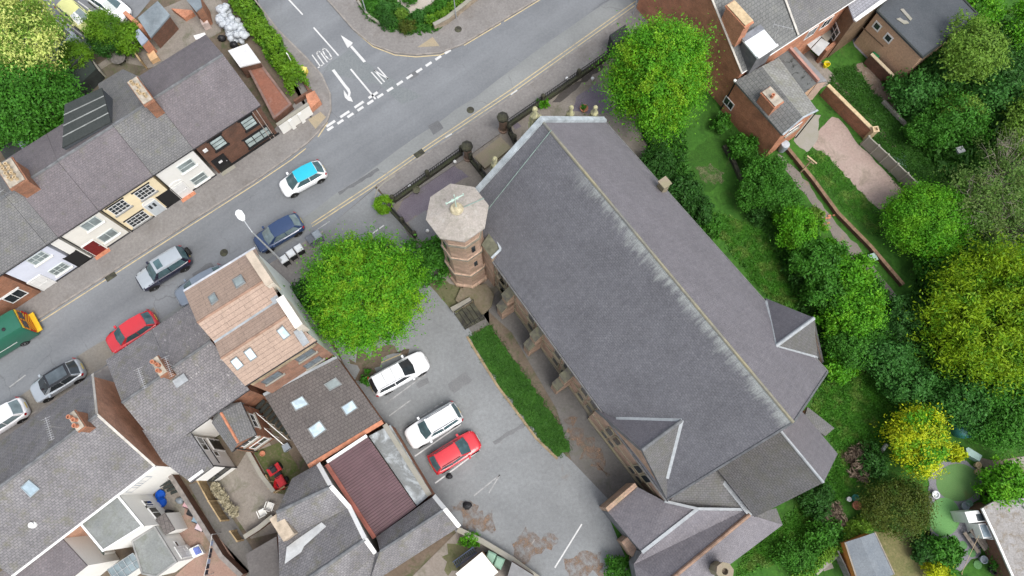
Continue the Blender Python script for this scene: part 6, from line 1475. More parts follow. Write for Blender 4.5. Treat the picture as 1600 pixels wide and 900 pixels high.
    m_ = MB(); m_.box((-.503*L, 0, .55), (.01, 0, 0), (0, .26, 0), (0, 0, .055)); m_.build('number_plate', m_plain('yellow_plate', (.6, .45, .05), .5), t)
    if kind in ('estate', 'suv') or 'rails' in extra:
        for s_ in (1, -1):
            m_ = MB(); m_.tube([Vector((f*L, s_*yr*.9, zr_+.03-(.05 if e else 0))) for f, e in ((g1-.02, 1), (g1-.05, 0), (g2+.05, 0), (g2+.02, 1))], .022, 6); m_.build('roof_rail', M_ALLOY if 'blackrail' not in extra else M_BLACKPAINT, t)
    if 'bonnet' in extra:
        m_ = MB(); fs = (.235, .30, .36, .42, .465); top = [[Vector((f*L, y*hw*interp(sx, sw, f), interp(sx, st, f)*zk+.012)) for y, zk in ((.88, .965), (.55, 1.02), (0, 1.035), (-.55, 1.02), (-.88, .965))] for f in fs]
        for k in range(4):
            for j in range(4): m_.poly([top[k][j], top[k][j+1], top[k+1][j+1], top[k+1][j]])
        m_.build('bonnet', P_SILV, t)
    if 'sunroof' in extra:
        m_ = MB(); x0, x1 = (g1-.035)*L, (g1-.15)*L; m_.extrude([(x0, yr*.6, zr_-.03), (x0, -yr*.6, zr_-.03), (x1, -yr*.6, zr_-.025), (x1, yr*.6, zr_-.025)], UP*.05); m_.build('sunroof', gl, t)
    if 'spare' in extra:
        m_ = MB(); c_ = Vector((-.515*L, -.1, H*.48)); m_.v = []; ring = []
        m_.extrude([c_+Vector((0, .34*math.cos(a), .34*math.sin(a))) for a in np.linspace(0, 6.28, 21)[:-1]], Vector((-.2, 0, 0))); m_.build('spare_wheel', M_RUBBER, t)
    if 'panoroof' in extra:
        m_ = MB(); x0, x1 = (g1-.03)*L, (g2+.04)*L; m_.extrude([(x0, yr*.72, zr_-.03), (x0, -yr*.72, zr_-.03), (x1, -yr*.72, zr_-.045), (x1, yr*.72, zr_-.045)], UP*.045); m_.build('glass_roof', m_glass('glass_roof', (.06, .075, .085), .1), t)
    if 'seams' in extra:
        m_ = MB()
        for f in (-.08, -.24): m_.box((f*L, 0, zr_+.001), (.012, 0, 0), (0, yr*.82, 0), (0, 0, .004))
        m_.build('roof_seam', M_GUTTER, t)
    t.location = c; t.rotation_euler = (0, 0, ang)
    return t
P_WHITE = m_paint('white_car_paint', (.78, .79, .8)); P_RED = m_paint('red_car_paint', (.55, .03, .04)); P_BLUE = m_paint('dark_blue_car_paint', (.025, .05, .12)); P_NAVY = m_paint('navy_car_paint', (.02, .022, .04))
P_SILV = m_paint('silver_car_paint', (.45, .49, .52), .3, .5, .4); P_CYAN = m_paint('turquoise_car_paint', (.02, .42, .55)); P_YEL = m_paint('pale_yellow_car_paint', (.62, .62, .25)); P_GREY = m_paint('blue_grey_car_paint', (.22, .26, .31), .3, .5, .3); P_BLK = m_paint('black_car_paint', (.015, .016, .018))
GT = m_glass('tinted_teal_glass', (.05, .09, .1), .08); GP = m_glass('pale_windscreen', (.12, .16, .17), .1)
car('white hatchback with a bright turquoise roof driving along the main road', (504, 264), (443, 297), 3.95, 1.72, 1.5, P_WHITE, 'mini', roof=P_CYAN, glass=GT, name='moving_car')
car('dark blue hatchback parked at the kerb beside the street lamp', (469, 346), (403, 384), 4.15, 1.76, 1.52, P_BLUE, 'hatch', glass=GP)
car('navy off-roader with a silver roof and bonnet and a spare wheel', (293, 399), (220, 444), 4.45, 1.82, 1.78, P_NAVY, 'suv', roof=P_SILV, glass=GT, extra=('sunroof', 'spare', 'bonnet'), name='off_roader')
car('bright red hatchback parked in the road beside the lichened slate cottages', (242, 497), (172, 541), 4.1, 1.74, 1.5, P_RED, 'hatch', glass=GT)
car('silver car with a black glass roof parked beside the house with the sooty gable', (126, 574), (55, 617), 4.1, 1.74, 1.52, P_SILV, 'hatch', roof=P_BLK, glass=M_GLASS, extra=('panoroof',))
car('white car half out of the photo at the left edge of the road', (36, 636), (-35, 680), 4.2, 1.76, 1.5, P_WHITE, 'hatch', glass=GP)
car('grey-blue car almost hidden by the eave of the tall salmon tiled house', (350, 428), (281, 467), 4.3, 1.78, 1.5, P_GREY, 'hatch', glass=GT)
car('white estate car with black rear glass in the bay nearest the round tree', (584, 606), (664, 562), 4.72, 1.82, 1.55, P_WHITE, 'estate', glass=M_GLASS, extra=('seams',), name='estate_car')
car('white off-roader with a black rear window in the middle parking bay', (714, 643), (641, 687), 4.45, 1.85, 1.66, P_WHITE, 'suv', glass=GT, extra=('blackrail',), name='off_roader')
car('red hatchback in the parking bay next to the middle white car', (677, 727), (744, 686), 4.0, 1.74, 1.5, P_RED, 'hatch', glass=GT, extra=('rails', 'blackrail'))
car('pale yellow roofed car in the marked bays behind the clipped trees', (106, 12), (139, 40), 4.1, 1.72, 1.55, P_YEL, 'hatch', glass=GP)
car('white car in the marked bays nearest the top edge', (148, -8), (192, 22), 4.5, 1.78, 1.5, P_WHITE, 'hatch', glass=GT)
car('silver-grey car half under the golden tree in the top left corner', (66, 34), (118, 72), 4.4, 1.78, 1.5, P_SILV, 'hatch', glass=M_GLASS)
# the silver bonnet of the two-tone off-roader
# van with chevrons
def van():
    a, b = W(58, 508), W(-60, 580); c = a.lerp(b, .5); ang = math.atan2(b.y-a.y, b.x-a.x); L, hw, H = (b-a).length, 1.02, 2.45
    G_ = m_paint('green_van_paint', (.02, .12, .075), .35, .3); t = thing('parked_van', 'dark green van with yellow and red chevrons on its back doors at the left edge', 'van', (0, 0, 0))
    mb = MB(); secs = []
    for f, w_, zt in ((-.5, .93, H*.97), (-.49, .99, H*.99), (-.45, 1, H), (.2, 1, H), (.3, .97, H*.95), (.38, .93, H*.62), (.5, .8, H*.42)):
        y = hw*w_; secs.append([Vector((f*L, s_*yy, z)) for s_, yy, z in ((1, y*.96, .3), (1, y, .5), (1, y, zt*.55), (1, y*.93, zt*.9), (1, y*.82, zt), (0, 0, zt*1.015), (-1, y*.82, zt), (-1, y*.93, zt*.9), (-1, y, zt*.55), (-1, y, .5), (-1, y*.96, .3))])
    n = len(secs[0]); mb.v = [p for s_ in secs for p in s_]
    for k in range(len(secs)-1):
        for j in range(n): mb.f.append([k*n+j, (k+1)*n+j, (k+1)*n+(j+1) % n, k*n+(j+1) % n]); mb.mi.append(0); mb.uvd.append(None)
    mb.f.append(list(range(n))); mb.mi.append(0); mb.uvd.append(None); mb.f.append([(len(secs)-1)*n+j for j in range(n)][::-1]); mb.mi.append(0); mb.uvd.append(None)
    mb.build('body', G_, t, smooth=40)
    YE, RE = m_plain('chevron_yellow', (.7, .45, .03), .5, .05, 3), m_plain('chevron_red', (.45, .03, .02), .5, .05, 3)
    x = -.5*L-.012
    bd_ = MB(); bd_.extrude([(x, -.9, .5), (x, .9, .5), (x, .88, 2.25), (x, -.88, 2.25)], Vector((-.03, 0, 0))); rd = bd_.build('rear_door', YE, t)
    m_ = MB()
    for s_ in (1, -1):
        for k in range(7):
            z0 = .5+k*.3-.35; P = [(.0, z0+.42), (.9, z0-.1), (.9, z0+.05), (.0, z0+.57)]
            P = [(y, min(2.22, max(.52, z))) for y, z in P]
            m_.extrude([Vector((x-.031, s_*y, z)) for y, z in P], Vector((-.004, 0, 0)))
    m_.build('chevron', RE, rd)
    m_ = MB()
    for s_ in (1, -1): m_.extrude([Vector((x-.036, s_*y, z)) for y, z in ((.1, 1.45), (.75, 1.45), (.72, 2.05), (.1, 2.05))], Vector((-.01, 0, 0)))
    m_.build('rear_window', M_GLASS, rd)
    m_ = MB(); m_.box((x-.2, 0, .5), (.2, 0, 0), (0, .85, 0), (0, 0, .06)); m_.build('rear_step', YE, t)
    for s_ in (1, -1):
        m_ = MB(); m_.box((x-.05, s_*.88, 1.1), (.03, 0, 0), (0, .07, 0), (0, 0, .3)); m_.build('tail_light', m_plain('red_lens', (.35, .01, .012), .25), t)
        m_ = MB(); m_.box((-.12*L, s_*(hw+.006), 1.15), (.17*L, 0, 0), (0, .004, 0), (0, 0, .035)); m_.build('side_stripe', M_WHITEPAINT, t)
        for fx in (-.3, .3): wheel(t, fx*L, s_*(hw-.08), .34, s_)
    m_ = MB(); m_.lathe([(.14, H*1.0), (.14, H*1.03), (.05, H*1.04)], (-.32*L, .3, 0), 12); m_.build('roof_vent', M_GUTTER, t)
    m_ = MB(); m_.extrude([(.305*L, .8, H*.93), (.305*L, -.8, H*.93), (.38*L, -.85, H*.64), (.38*L, .85, H*.64)], Vector((.03, 0, .03))); m_.build('windscreen', M_GLASS, t)
    t.location = c; t.rotation_euler = (0, 0, ang)
van()
# ================================================================== vegetation
L_BRIGHT = m_leaf('bright_lime_leaves', (.11, .28, .007), (.19, .39, .013), (.23, .39, .018))
L_BRIGHT2 = m_leaf('bright_green_leaves', (.045, .205, .006), (.115, .345, .012), (.15, .37, .013))
L_MID = m_leaf('mid_green_leaves', (.028, .125, .010), (.072, .235, .019))
L_DARK = m_leaf('dark_green_leaves', (.017, .075, .010), (.042, .135, .018))
L_BLUE = m_leaf('blue_green_leaves', (.026, .115, .016), (.064, .2, .03))
L_GOLD = m_leaf('golden_conifer_sprays', (.11, .25, .006), (.31, .43, .01), (.06, .2, .008))
L_YEL = m_leaf('yellow_variegated_leaves', (.36, .45, .01), (.56, .6, .014), (.10, .28, .012))
L_PALE = m_leaf('pale_yellow_green_needles', (.46, .54, .13), (.60, .65, .2), (.2, .38, .05))
L_LIGHT = m_leaf('light_yellow_green_leaves', (.09, .2, .018), (.17, .29, .035))
L_OLIVE = m_leaf('olive_bronze_leaves', (.05, .085, .01), (.115, .14, .018), (.04, .105, .012))
L_HEDGE = m_leaf('clipped_lime_hedge_leaves', (.08, .2, .008), (.15, .29, .016), (.05, .15, .01))
L_TWIG = m_leaf('greyish_green_leaves', (.06, .15, .02), (.13, .22, .042), (.13, .18, .05))
L_BROWN = m_leaf('dead_brown_twigs', (.12, .09, .06), (.2, .15, .11), trans=.05)
def leaf_mesh(name, centres, dirs, spread, per, size, m, parent=None, up=.35, aspect=1.7, jitter=.9, along=1.0):
    """many leaf-sized faces gathered into clumps. centres/dirs: (k,3) arrays; spread: (k,) radii"""
    k = len(centres); n = k*per
    c = np.repeat(centres, per, 0); d = np.repeat(dirs, per, 0); s = np.repeat(spread, per)[:, None]
    off = rng.normal(size=(n, 3)); ln = (off*d).sum(1, keepdims=True); off = off+d*ln*(along-1)
    off *= s*.5
    if size < .11 and aspect == 3.0: off[:, 2] *= .15
    p = c+off
    nr = d*.55+rng.normal(size=(n, 3))*jitter*.6+np.array([0, 0, up]); nr /= np.linalg.norm(nr, axis=1, keepdims=True)
    t = np.cross(nr, rng.normal(size=(n, 3))); t /= np.linalg.norm(t, axis=1, keepdims=True)+1e-9; b = np.cross(nr, t)
    sz = size*(.6+.8*rng.random((n, 1)))
    v = np.empty((n, 4, 3)); v[:, 0] = p-t*sz*aspect*.5; v[:, 1] = p+b*sz*.42-nr*sz*.12; v[:, 2] = p+t*sz*aspect*.5-nr*sz*.25; v[:, 3] = p-b*sz*.42-nr*sz*.12
    v = v.reshape(-1, 3)
    o = np.array(par_loc(parent)) if parent is not None else np.array([centres[:, 0].mean(), centres[:, 1].mean(), 0])
    v = v-o
    me = bpy.data.meshes.new(name); me.vertices.add(n*4); me.loops.add(n*4); me.polygons.add(n)
    me.vertices.foreach_set('co', v.astype(np.float32).ravel()); me.loops.foreach_set('vertex_index', np.arange(n*4, dtype=np.int32))
    me.polygons.foreach_set('loop_start', np.arange(0, n*4, 4, dtype=np.int32)); me.polygons.foreach_set('loop_total', np.full(n, 4, dtype=np.int32))
    me.materials.append(m); me.update(); me.validate()
    ob = bpy.data.objects.new(name, me); col.objects.link(ob)
    if parent is not None: ob.parent = parent
    else: ob.location = Vector(o)
    return ob
def crown_pts(c, r, n, lo=-.35, inner=.25, lump=.18):
    d = rng.normal(size=(n*3, 3)); d /= np.linalg.norm(d, axis=1, keepdims=True); d = d[d[:, 2] > lo][:n]
    ph = rng.random(6)*6.28
    bump = 1+lump*(np.sin(3*np.arctan2(d[:, 1], d[:, 0])+ph[0])*.5+np.sin(5*np.arctan2(d[:, 1], d[:, 0])+4*d[:, 2]+ph[1])*.5+np.sin(7*d[:, 2]+ph[2])*.4+rng.normal(size=len(d))*.35)
    rad = np.where(rng.random(len(d)) < inner, .45+.4*rng.random(len(d)), .82+.18*rng.random(len(d)))*bump
    return np.array(c)+d*rad[:, None]*np.array(r), d
def tree(name, label, cat, u, v, zc, r, m, n=160, per=60, leaf=.3, clump=None, trunk=True, lo=-.35, inner=.25, lump=.18, up=.35, group=None, along=1.0, r_trunk=None, aspect=1.7, m2=None, limbs=True):
    k_ = rng.uniform(.75, 1.25) if name in ('shrub', 'bush') else .9; leaf *= .62*k_; per = int(per*1.9/k_)
    c = W(u, v, zc); r = (r, r, r) if not isinstance(r, (tuple, list)) else r
    t = thing(name, label, cat, (c.x, c.y, 0), 0, group)
    P, d = crown_pts(c, r, n, lo, inner, lump)
    P[:, 2] = np.maximum(P[:, 2], .12)
    cl = clump or .23*max(r[0], r[1])
    sp = cl*(.6+.8*rng.random(len(P)))
    leaf_mesh('crown' if trunk else 'foliage', P, d, sp, per, leaf, m, t, up=up, along=along, aspect=aspect)
    if m2 is not None:
        P2, d2 = crown_pts(c, tuple(x*1.02 for x in r), max(6, n//3), .05, 0, lump); leaf_mesh('upper_leaf_layer', P2, d2, np.full(len(P2), cl*.7), per, leaf, m2, t, up=up, along=along)  # second leaf colour, only over the upper outside of the crown
    if trunk:
        rt = r_trunk or .05*r[0]+.05; mb = MB(); base = Vector((c.x, c.y, 0)); lean = Vector((random.gauss(0, .15), random.gauss(0, .15), 0))
        h = max(zc-r[2]*.2, .8); mb.tube([base, base+lean*.3+UP*h*.5, base+lean+UP*h], [rt*1.3, rt, rt*.7], 8)
        for k in range(7):
            a = k*2.399+random.random(); q0 = base+lean*(.5+.07*k)+UP*h*(.45+.07*k); q2 = q0+Vector((math.cos(a)*r[0]*.72, math.sin(a)*r[1]*.72, r[2]*(.25+.5*random.random())))
            mb.tube([q0, q0.lerp(q2, .5)+UP*.12*r[2], q2], [rt*.5, rt*.3, rt*.08], 6)
        mb.build('trunk', M_BARK, t, smooth=60)
    else:
        mb = MB(); base = Vector((c.x, c.y, 0))
        for k in range(5):
            a = k*1.26+random.random(); mb.tube([base+Vector((math.cos(a)*.08, math.sin(a)*.08, 0)), base+Vector((math.cos(a)*r[0]*.5, math.sin(a)*r[1]*.5, min(zc, 1.2)+.2))], [.035, .012], 5)
        mb.build('stem', M_BARK, t)
    return t
def hedge(label, pts, w, h, m, leaf=.13, dens=34, cat='hedge', name='hedge', core=True):
    t = thing(name, label, cat, ctr(pts)); P, D = [], []
    for k in range(len(pts)-1):
        a, b = np.array(pts[k]), np.array(pts[k+1]); L = np.linalg.norm(b-a); tt = (b-a)/L; s_ = np.array([tt[1], -tt[0], 0])
        n = int(L*dens*(w+h*.9))
        f = rng.random(n)[:, None]; th = rng.random(n)*math.pi; rr_ = .8+.25*rng.random(n)
        x = np.cos(th)*w/2*rr_; z = h*(.25+.75*np.sin(th))*rr_; z = np.clip(z, .1, None)
        wob = .1*np.sin(f[:, 0]*L*2.2+k)
        P.append(a+(b-a)*f+s_*(x+wob)[:, None]+np.array([0, 0, 1])*z[:, None]); D.append(s_*np.cos(th)[:, None]+np.array([0, 0, 1])*np.sin(th)[:, None])
    P, D = np.concatenate(P), np.concatenate(D)
    leaf_mesh('foliage', P, D, np.full(len(P), .22), 9, leaf, m, t, up=.3)
    mb = MB()
    for k in range(len(pts)-1):
        a, b = pts[k], pts[k+1]; n = max(2, int((b-a).length/.8))
        for j in range(n): p = a.lerp(b, (j+.5)/n); mb.tube([p, p+UP*h*.7], [.03, .012], 5)
    mb.build('stems', M_BARK, t); return t
# the two big bright trees by the church
tree('lime_tree', 'round bright green tree between the tall salmon tiled house and the church tower', 'tree', 570, 455, 4.4, (3.7, 3.75, 3.0), L_BRIGHT2, n=600, per=60, leaf=.19, clump=.48, along=2.2, inner=.06, lump=.13, up=.35, m2=L_BRIGHT, lo=-.5)
tree('lime_tree', 'big bright green tree between the front of the church and the red brick gable', 'tree', 1027, 124, 5.6, (3.3, 3.7, 4.1), L_BRIGHT2, n=640, per=60, leaf=.19, clump=.48, along=2.4, inner=.06, lump=.13, up=.3, m2=L_BRIGHT, lo=-.5)
tree('bush', 'small round lime green bush at the car park entrance by the railing', 'bush', 599, 320, .9, (.72, .72, .75), L_BRIGHT, n=90, per=24, leaf=.16, trunk=False, lump=.06)
tree('bush', 'loose green bush at the foot of the octagonal church tower', 'bush', 672, 408, 1.4, (1.75, 1.6, 1.3), L_MID, n=130, per=34, leaf=.22, trunk=False, lump=.25)
tree('bush', 'low dark green bush wedged between the white side wall and the round green tree', 'bush', 478, 468, .9, (1.1, 1.6, .9), L_DARK, n=80, per=30, leaf=.18, trunk=False)  # dark leaves fill the gap between house wall and tree
tree('bush', 'low scrub along the brown tiled block at the head of the parking bays', 'bush', 575, 590, .4, (.5, .6, .4), L_MID, n=30, per=20, leaf=.12, trunk=False)
tree('plant', 'weedy green plant growing behind the church railing near the right gate pier', 'plant', 849, 161, .4, (.55, .4, .4), L_BRIGHT2, n=30, per=20, leaf=.14, trunk=False)
tree('bush', 'green bush at the corner of the vestry on the bottom edge', 'bush', 968, 888, .7, (1.1, .8, .7), L_MID, n=70, per=26, leaf=.16, trunk=False)
tree('plant', 'green plant beside the white gable end at the leaf strewn corner', 'plant', 735, 843, .5, (.7, .5, .45), L_BRIGHT2, n=40, per=20, leaf=.14, trunk=False)
# beside the church
side = [('dark shrub under the big bright tree near the church eave', 1030, 258, 1.2, (1.5, 1.4, 1.2), L_DARK), ('dark shrub next to the little stone chimney on the church roof', 1066, 303, 1.3, (1.5, 1.3, 1.2), L_DARK), ('deep green shrub close to the middle of the church eave', 1088, 330, 1.2, (1.2, 1.2, 1.1), L_DARK), ('green shrub at the end of the dark row beside the church lawn', 1112, 352, .9, (.8, .8, .8), L_MID),
 ('leafy shrub growing against the foot of the red outbuilding wall', 1160, 232, 1.0, (1.1, 1.0, .9), L_MID), ('leafy shrub between the red outbuilding and the church lawn', 1128, 192, .8, (.7, .7, .7), L_MID), ('spreading green shrub just below the grey-blue water tank', 1192, 270, 1.8, (1.5, 1.3, 1.5), L_MID), ('spreading green shrub opposite the wooden clothes post', 1214, 306, 1.9, (1.7, 1.5, 1.6), L_MID),
 ('dark shrub on the church side of the green row, above the lawn', 1172, 303, 1.4, (1.2, 1.2, 1.2), L_MID), ('dense green shrub halfway along the garden path', 1245, 358, 1.9, (1.7, 1.6, 1.6), L_BRIGHT2), ('shrub with yellow tips halfway along the garden path', 1272, 338, 1.3, (.7, .7, .9), L_LIGHT), ('dense green shrub beside the narrow part of the garden path', 1275, 412, 2.0, (1.8, 1.7, 1.6), L_MID),
 ('large bright shrub at the lower end of the garden path', 1325, 430, 1.8, (1.8, 1.5, 1.5), L_BRIGHT2), ('green shrub above the small hipped church transept', 1290, 460, 1.9, (1.5, 1.5, 1.5), L_MID), ('large spreading shrub to the right of the transept ridge', 1335, 488, 2.1, (2.1, 1.8, 1.8), L_BRIGHT2), ('dark shrub at the edge of the golden conifer', 1400, 500, 1.6, (1.7, 1.7, 1.4), L_DARK),
 ('leafy green shrub facing the pale transept flashing', 1330, 543, 1.7, (1.7, 1.5, 1.4), L_MID), ('shrub with dense blue-green leaves below the golden conifer', 1385, 560, 1.8, (1.8, 1.6, 1.5), L_BLUE), ('lower green shrub by the corner of the nave roof', 1312, 575, .9, (1.1, 1.0, .9), L_BRIGHT2), ('dark green shrub above the yellow variegated bush', 1412, 600, 1.7, (1.6, 1.4, 1.4), L_BLUE)]
for lb, u, v, zc, r, m in side:
    tree('shrub', lb, 'shrub', u, v, zc, r, m, n=int(70*r[0]), per=34, leaf=.2, trunk=False, lump=.28, inner=.2, group='shrubs between the church and the gardens')
for u, v, zc, r, m in ((1205, 288, 1.0, 1.0, L_MID), (1228, 333, 1.1, 1.1, L_BRIGHT2), (1258, 388, 1.2, 1.1, L_MID), (1300, 392, 1.2, .9, L_BRIGHT2), (1303, 436, 1.3, 1.1, L_MID), (1308, 512, 1.3, 1.2, L_BRIGHT2), (1362, 520, 1.3, 1.2, L_MID), (1365, 455, 1.0, 1.0, L_MID), (1185, 330, .8, .9, L_DARK), (1245, 425, .9, .9, L_DARK)):
    tree('bramble', 'low tangled bramble filling a gap in the shrub belt between church and garden path', 'bramble', u, v, zc, (r, r*.9, r*.8), m, n=int(80*r), per=30, leaf=.19, trunk=False, lump=.35, group='brambles in the shrub belt')
# right side trees
tree('domed_tree', 'dense dome shaped tree with small bright green leaves at the end of the pinkish patio', 'tree', 1448, 346, 2.3, (3.1, 2.9, 2.2), L_BRIGHT2, n=420, per=36, leaf=.17, clump=.6, lump=.05, inner=.1)
tree('golden_conifer', 'broad golden-green conifer at the right edge of the photo', 'tree', 1562, 494, 3.4, (5.2, 4.6, 3.2), L_GOLD, n=520, per=56, leaf=.19, clump=.5, along=2.8, inner=.05, lump=.14, up=.1, aspect=2.4)
tree('yellow_bush', 'upright bright yellow variegated bush with green patches', 'bush', 1432, 688, 2.0, (1.75, 2.3, 1.8), L_YEL, n=230, per=36, leaf=.19, trunk=False, lump=.16, m2=L_BRIGHT2)
tree('olive_bush', 'wide dark olive-bronze bush beside the artificial lawns', 'bush', 1401, 793, 1.5, (2.4, 1.75, 1.3), L_OLIVE, n=260, per=40, leaf=.14, trunk=False, lump=.10, inner=.15)
tree('ash_tree', 'airy light yellow-green tree in front of the dark flat roof', 'tree', 1518, 85, 4.6, (2.3, 2.4, 2.2), L_LIGHT, n=120, per=30, leaf=.24, clump=.6, lump=.3, inner=.2, up=.5)
tree('tree', 'small tree with light leaves in the top right corner of the gardens', 'tree', 1530, 14, 2.8, (1.6, 1.5, 1.3), L_BRIGHT2, n=80, per=30, leaf=.22, lump=.25)
tree('tree', 'yellow-green tree cut by the right edge level with the grey-green thicket', 'tree', 1600, 200, 3.0, (2.0, 2.6, 2.0), L_LIGHT, n=120, per=36, leaf=.24, lump=.2)
tree('tree', 'bright tree at the right edge near the top', 'tree', 1598, 40, 2.5, (1.6, 1.8, 1.5), L_BRIGHT2, n=80, per=34, leaf=.22, lump=.2)
rt = [('blue-green shrub at the end of the cream topped wall', 1428, 145, 1.6, (1.9, 1.7, 1.5), L_BLUE), ('blue-green shrub in the thicket left of the airy tree', 1462, 128, 1.5, (1.6, 1.5, 1.3), L_BLUE), ('dense mid-green shrub at the heart of the thicket', 1488, 190, 2.2, (2.3, 1.9, 1.9), L_MID), ('yellowish green shrub topping the thicket', 1500, 175, 2.6, (1.5, 1.3, 1.3), L_LIGHT), ('dark shrub at the lower edge of the thicket', 1445, 205, 1.4, (1.5, 1.3, 1.2), L_MID), ('blue-green shrub right of the thicket', 1552, 158, 1.9, (2.2, 1.8, 1.7), L_BLUE), ('dark shrub behind the airy yellow-green tree', 1565, 120, 1.4, (1.8, 1.6, 1.3), L_DARK), ('dark shrub against the tan building', 1455, 92, 1.0, (1.3, 1.5, 1.0), L_DARK), ('dark shrub under the right corner of the flat roof', 1562, 62, 1.3, (1.7, 1.5, 1.3), L_DARK)]
for lb, u, v, zc, r, m in rt: tree('shrub', lb, 'shrub', u, v, zc, r, m, n=int(75*r[0]), per=32, leaf=.2, trunk=False, lump=.26, group='shrubs of the upper right gardens')
def twiggy(label, u, v, zc, r, n=90):
    t = tree('twiggy_tree', label, 'tree', u, v, zc, r, L_TWIG, n=n, per=26, leaf=.2, clump=.6, lump=.3, inner=.3, up=.4)
    c = W(u, v, zc); mb = MB()
    for k in range(34):
        a = random.random()*6.28; e = random.uniform(.1, 1.2); q0 = c-UP*r[2]*.5
        q1 = c+Vector((math.cos(a)*math.cos(e)*r[0], math.sin(a)*math.cos(e)*r[1], math.sin(e)*r[2]*1.05)); mid = q0.lerp(q1, .5)+Vector((random.gauss(0, .2), random.gauss(0, .2), .2))
        mb.tube([q0, mid, q1], [.05, .03, .008], 5)
        for j in range(3): q2 = q1+Vector((random.gauss(0, .5), random.gauss(0, .5), random.gauss(.1, .2))); mb.tube([mid.lerp(q1, .3+.3*j), q2], [.016, .005], 4)
    mb.build('bare_branches', m_plain('pale_grey_bark', (.28, .25, .2), .95, .25, 4), t)
twiggy('sparse grey-green tree with bare twigs at the right edge', 1575, 262, 3.6, (2.4, 2.6, 2.3), 80); twiggy('half bare grey-green tree right of the dome shaped tree', 1530, 318, 3.2, (2.6, 2.6, 2.2), 110); twiggy('grey-green tree with pale branches above the golden conifer', 1578, 355, 3.0, (2.4, 2.2, 2.0), 100)
rb = [('dark shrub in the hollow between the dome tree and the golden conifer', 1475, 425, 1.4, (1.9, 1.5, 1.2), L_MID), ('blue-green shrub above the golden conifer', 1520, 395, 1.5, (1.8, 1.4, 1.3), L_BLUE), ('dark green shrub below the golden conifer on its left', 1500, 628, 1.5, (2.2, 1.8, 1.4), L_BLUE), ('mid-green shrub below the golden conifer at the right edge', 1575, 625, 1.8, (2.2, 2.2, 1.6), L_MID), ('mid-green shrub at the right edge above the stepping slabs', 1570, 672, 1.4, (2.2, 1.3, 1.3), L_MID), ('light green leafy shrub by the right edge beside the gravel roof', 1572, 762, 1.3, (1.9, 1.7, 1.2), L_BRIGHT2), ('rounded green shrub at the foot of the artificial lawn', 1473, 862, .9, (1.2, 1.1, .9), L_MID), ('small shrub hidden beside the grey shed and the dry lawn', 1442, 856, .7, (.7, .9, .7), L_DARK),
 ('round green shrub in the verge behind the church chancel', 1275, 780, .8, (1.15, 1.25, .8), L_DARK), ('green scrub at the lower edge of the church verge', 1248, 868, .7, (1.6, 1.1, .7), L_MID), ('mixed green scrub above the lime strip of hedge', 1290, 835, .7, (1.2, .9, .7), L_MID), ('dark scrub beside the stacked timber', 1362, 722, .7, (.9, 1.3, .8), L_DARK), ('bright green climber on the white house by the bench', 1560, 855, .6, (.7, 1.6, .6), L_MID), ('small yellow shrub beside the blue-green box', 1495, 708, .5, (.45, .55, .5), L_YEL)]
for lb, u, v, zc, r, m in rb: tree('shrub', lb, 'shrub', u, v, zc, r, m, n=int(75*max(r[0], .8)), per=30, leaf=.19, trunk=False, lump=.24, group='shrubs of the lower right gardens')
tree('yellow_bush', 'bright yellow bush on the bottom edge beside the grey shed', 'bush', 1466, 893, .8, (.95, .75, .8), L_YEL, n=80, per=26, leaf=.14, trunk=False)
for lb, u, v, r in (('dead brown scrub at the edge of the church verge by the timber frames', 1345, 722, .9), ('dead brown scrub beside the round shrub behind the chancel', 1300, 812, .9)):
    tree('dead_shrub', lb, 'shrub', u, v, .3, (r, r*1.3, .4), L_BROWN, n=60, per=24, leaf=.16, trunk=False, aspect=5)
hedge('low lime green hedge running up to the grey shed at the bottom', px((1238, 905), (1300, 852), (1352, 810)), .9, 1.0, m_leaf('lime_hedge_leaves', (.12, .27, .02), (.2, .36, .035)))
# left side
tree('tree', 'large mid-green tree in the top left corner below the golden one', 'tree', 55, 158, 3.6, (3.0, 3.3, 2.8), L_MID, n=230, per=40, leaf=.26, lump=.2)
tree('golden_tree', 'pale golden-yellow tree in the top left corner', 'tree', 34, 58, 5.4, (2.9, 3.1, 2.9), L_PALE, n=190, per=40, leaf=.24, clump=.8, lump=.25, inner=.15, m2=L_LIGHT)
tree('tree', 'dark leafy tree behind the golden one at the left edge', 'tree', 5, 175, 3.0, (2.2, 2.6, 2.2), L_MID, n=120, per=36, leaf=.25, lump=.2)
tl = [('clipped dome shaped tree beside the marked bays', 163, 45, 2.2, (1.55, 1.5, 1.5), L_HEDGE), ('dark underside shrub next to the clipped dome', 170, 68, 1.3, (1.5, 1.2, 1.0), L_DARK), ('yellow-green clipped shrub behind the black wall', 118, 88, 1.5, (1.4, 1.4, 1.1), L_HEDGE), ('narrow lime shrub beside the little brick shed', 203, 62, 1.4, (.85, 1.5, 1.1), L_HEDGE), ('scrub in the neglected ground at the left edge behind the terrace', 60, 210, .7, (1.8, 1.2, .7), L_DARK), ('small scrub beside the felt extension', 96, 178, .6, (.8, 1.0, .6), L_MID)]
for lb, u, v, zc, r, m in tl: tree('shrub', lb, 'shrub', u, v, zc, r, m, n=int(85*max(r[0], 1)), per=32, leaf=.16, trunk=False, lump=.14, group='shrubs behind the north terrace')
hedge('long bright green hedge beside the side road', px((355, -30), (382, 12), (418, 62), (452, 112), (474, 146)), 1.7, 1.7, L_HEDGE, leaf=.16, dens=22)
hedge('clipped lime hedge on the low wall by the main road', px((668, 38), (690, 30), (716, 12), (738, -6)), .6, 1.0, L_HEDGE)
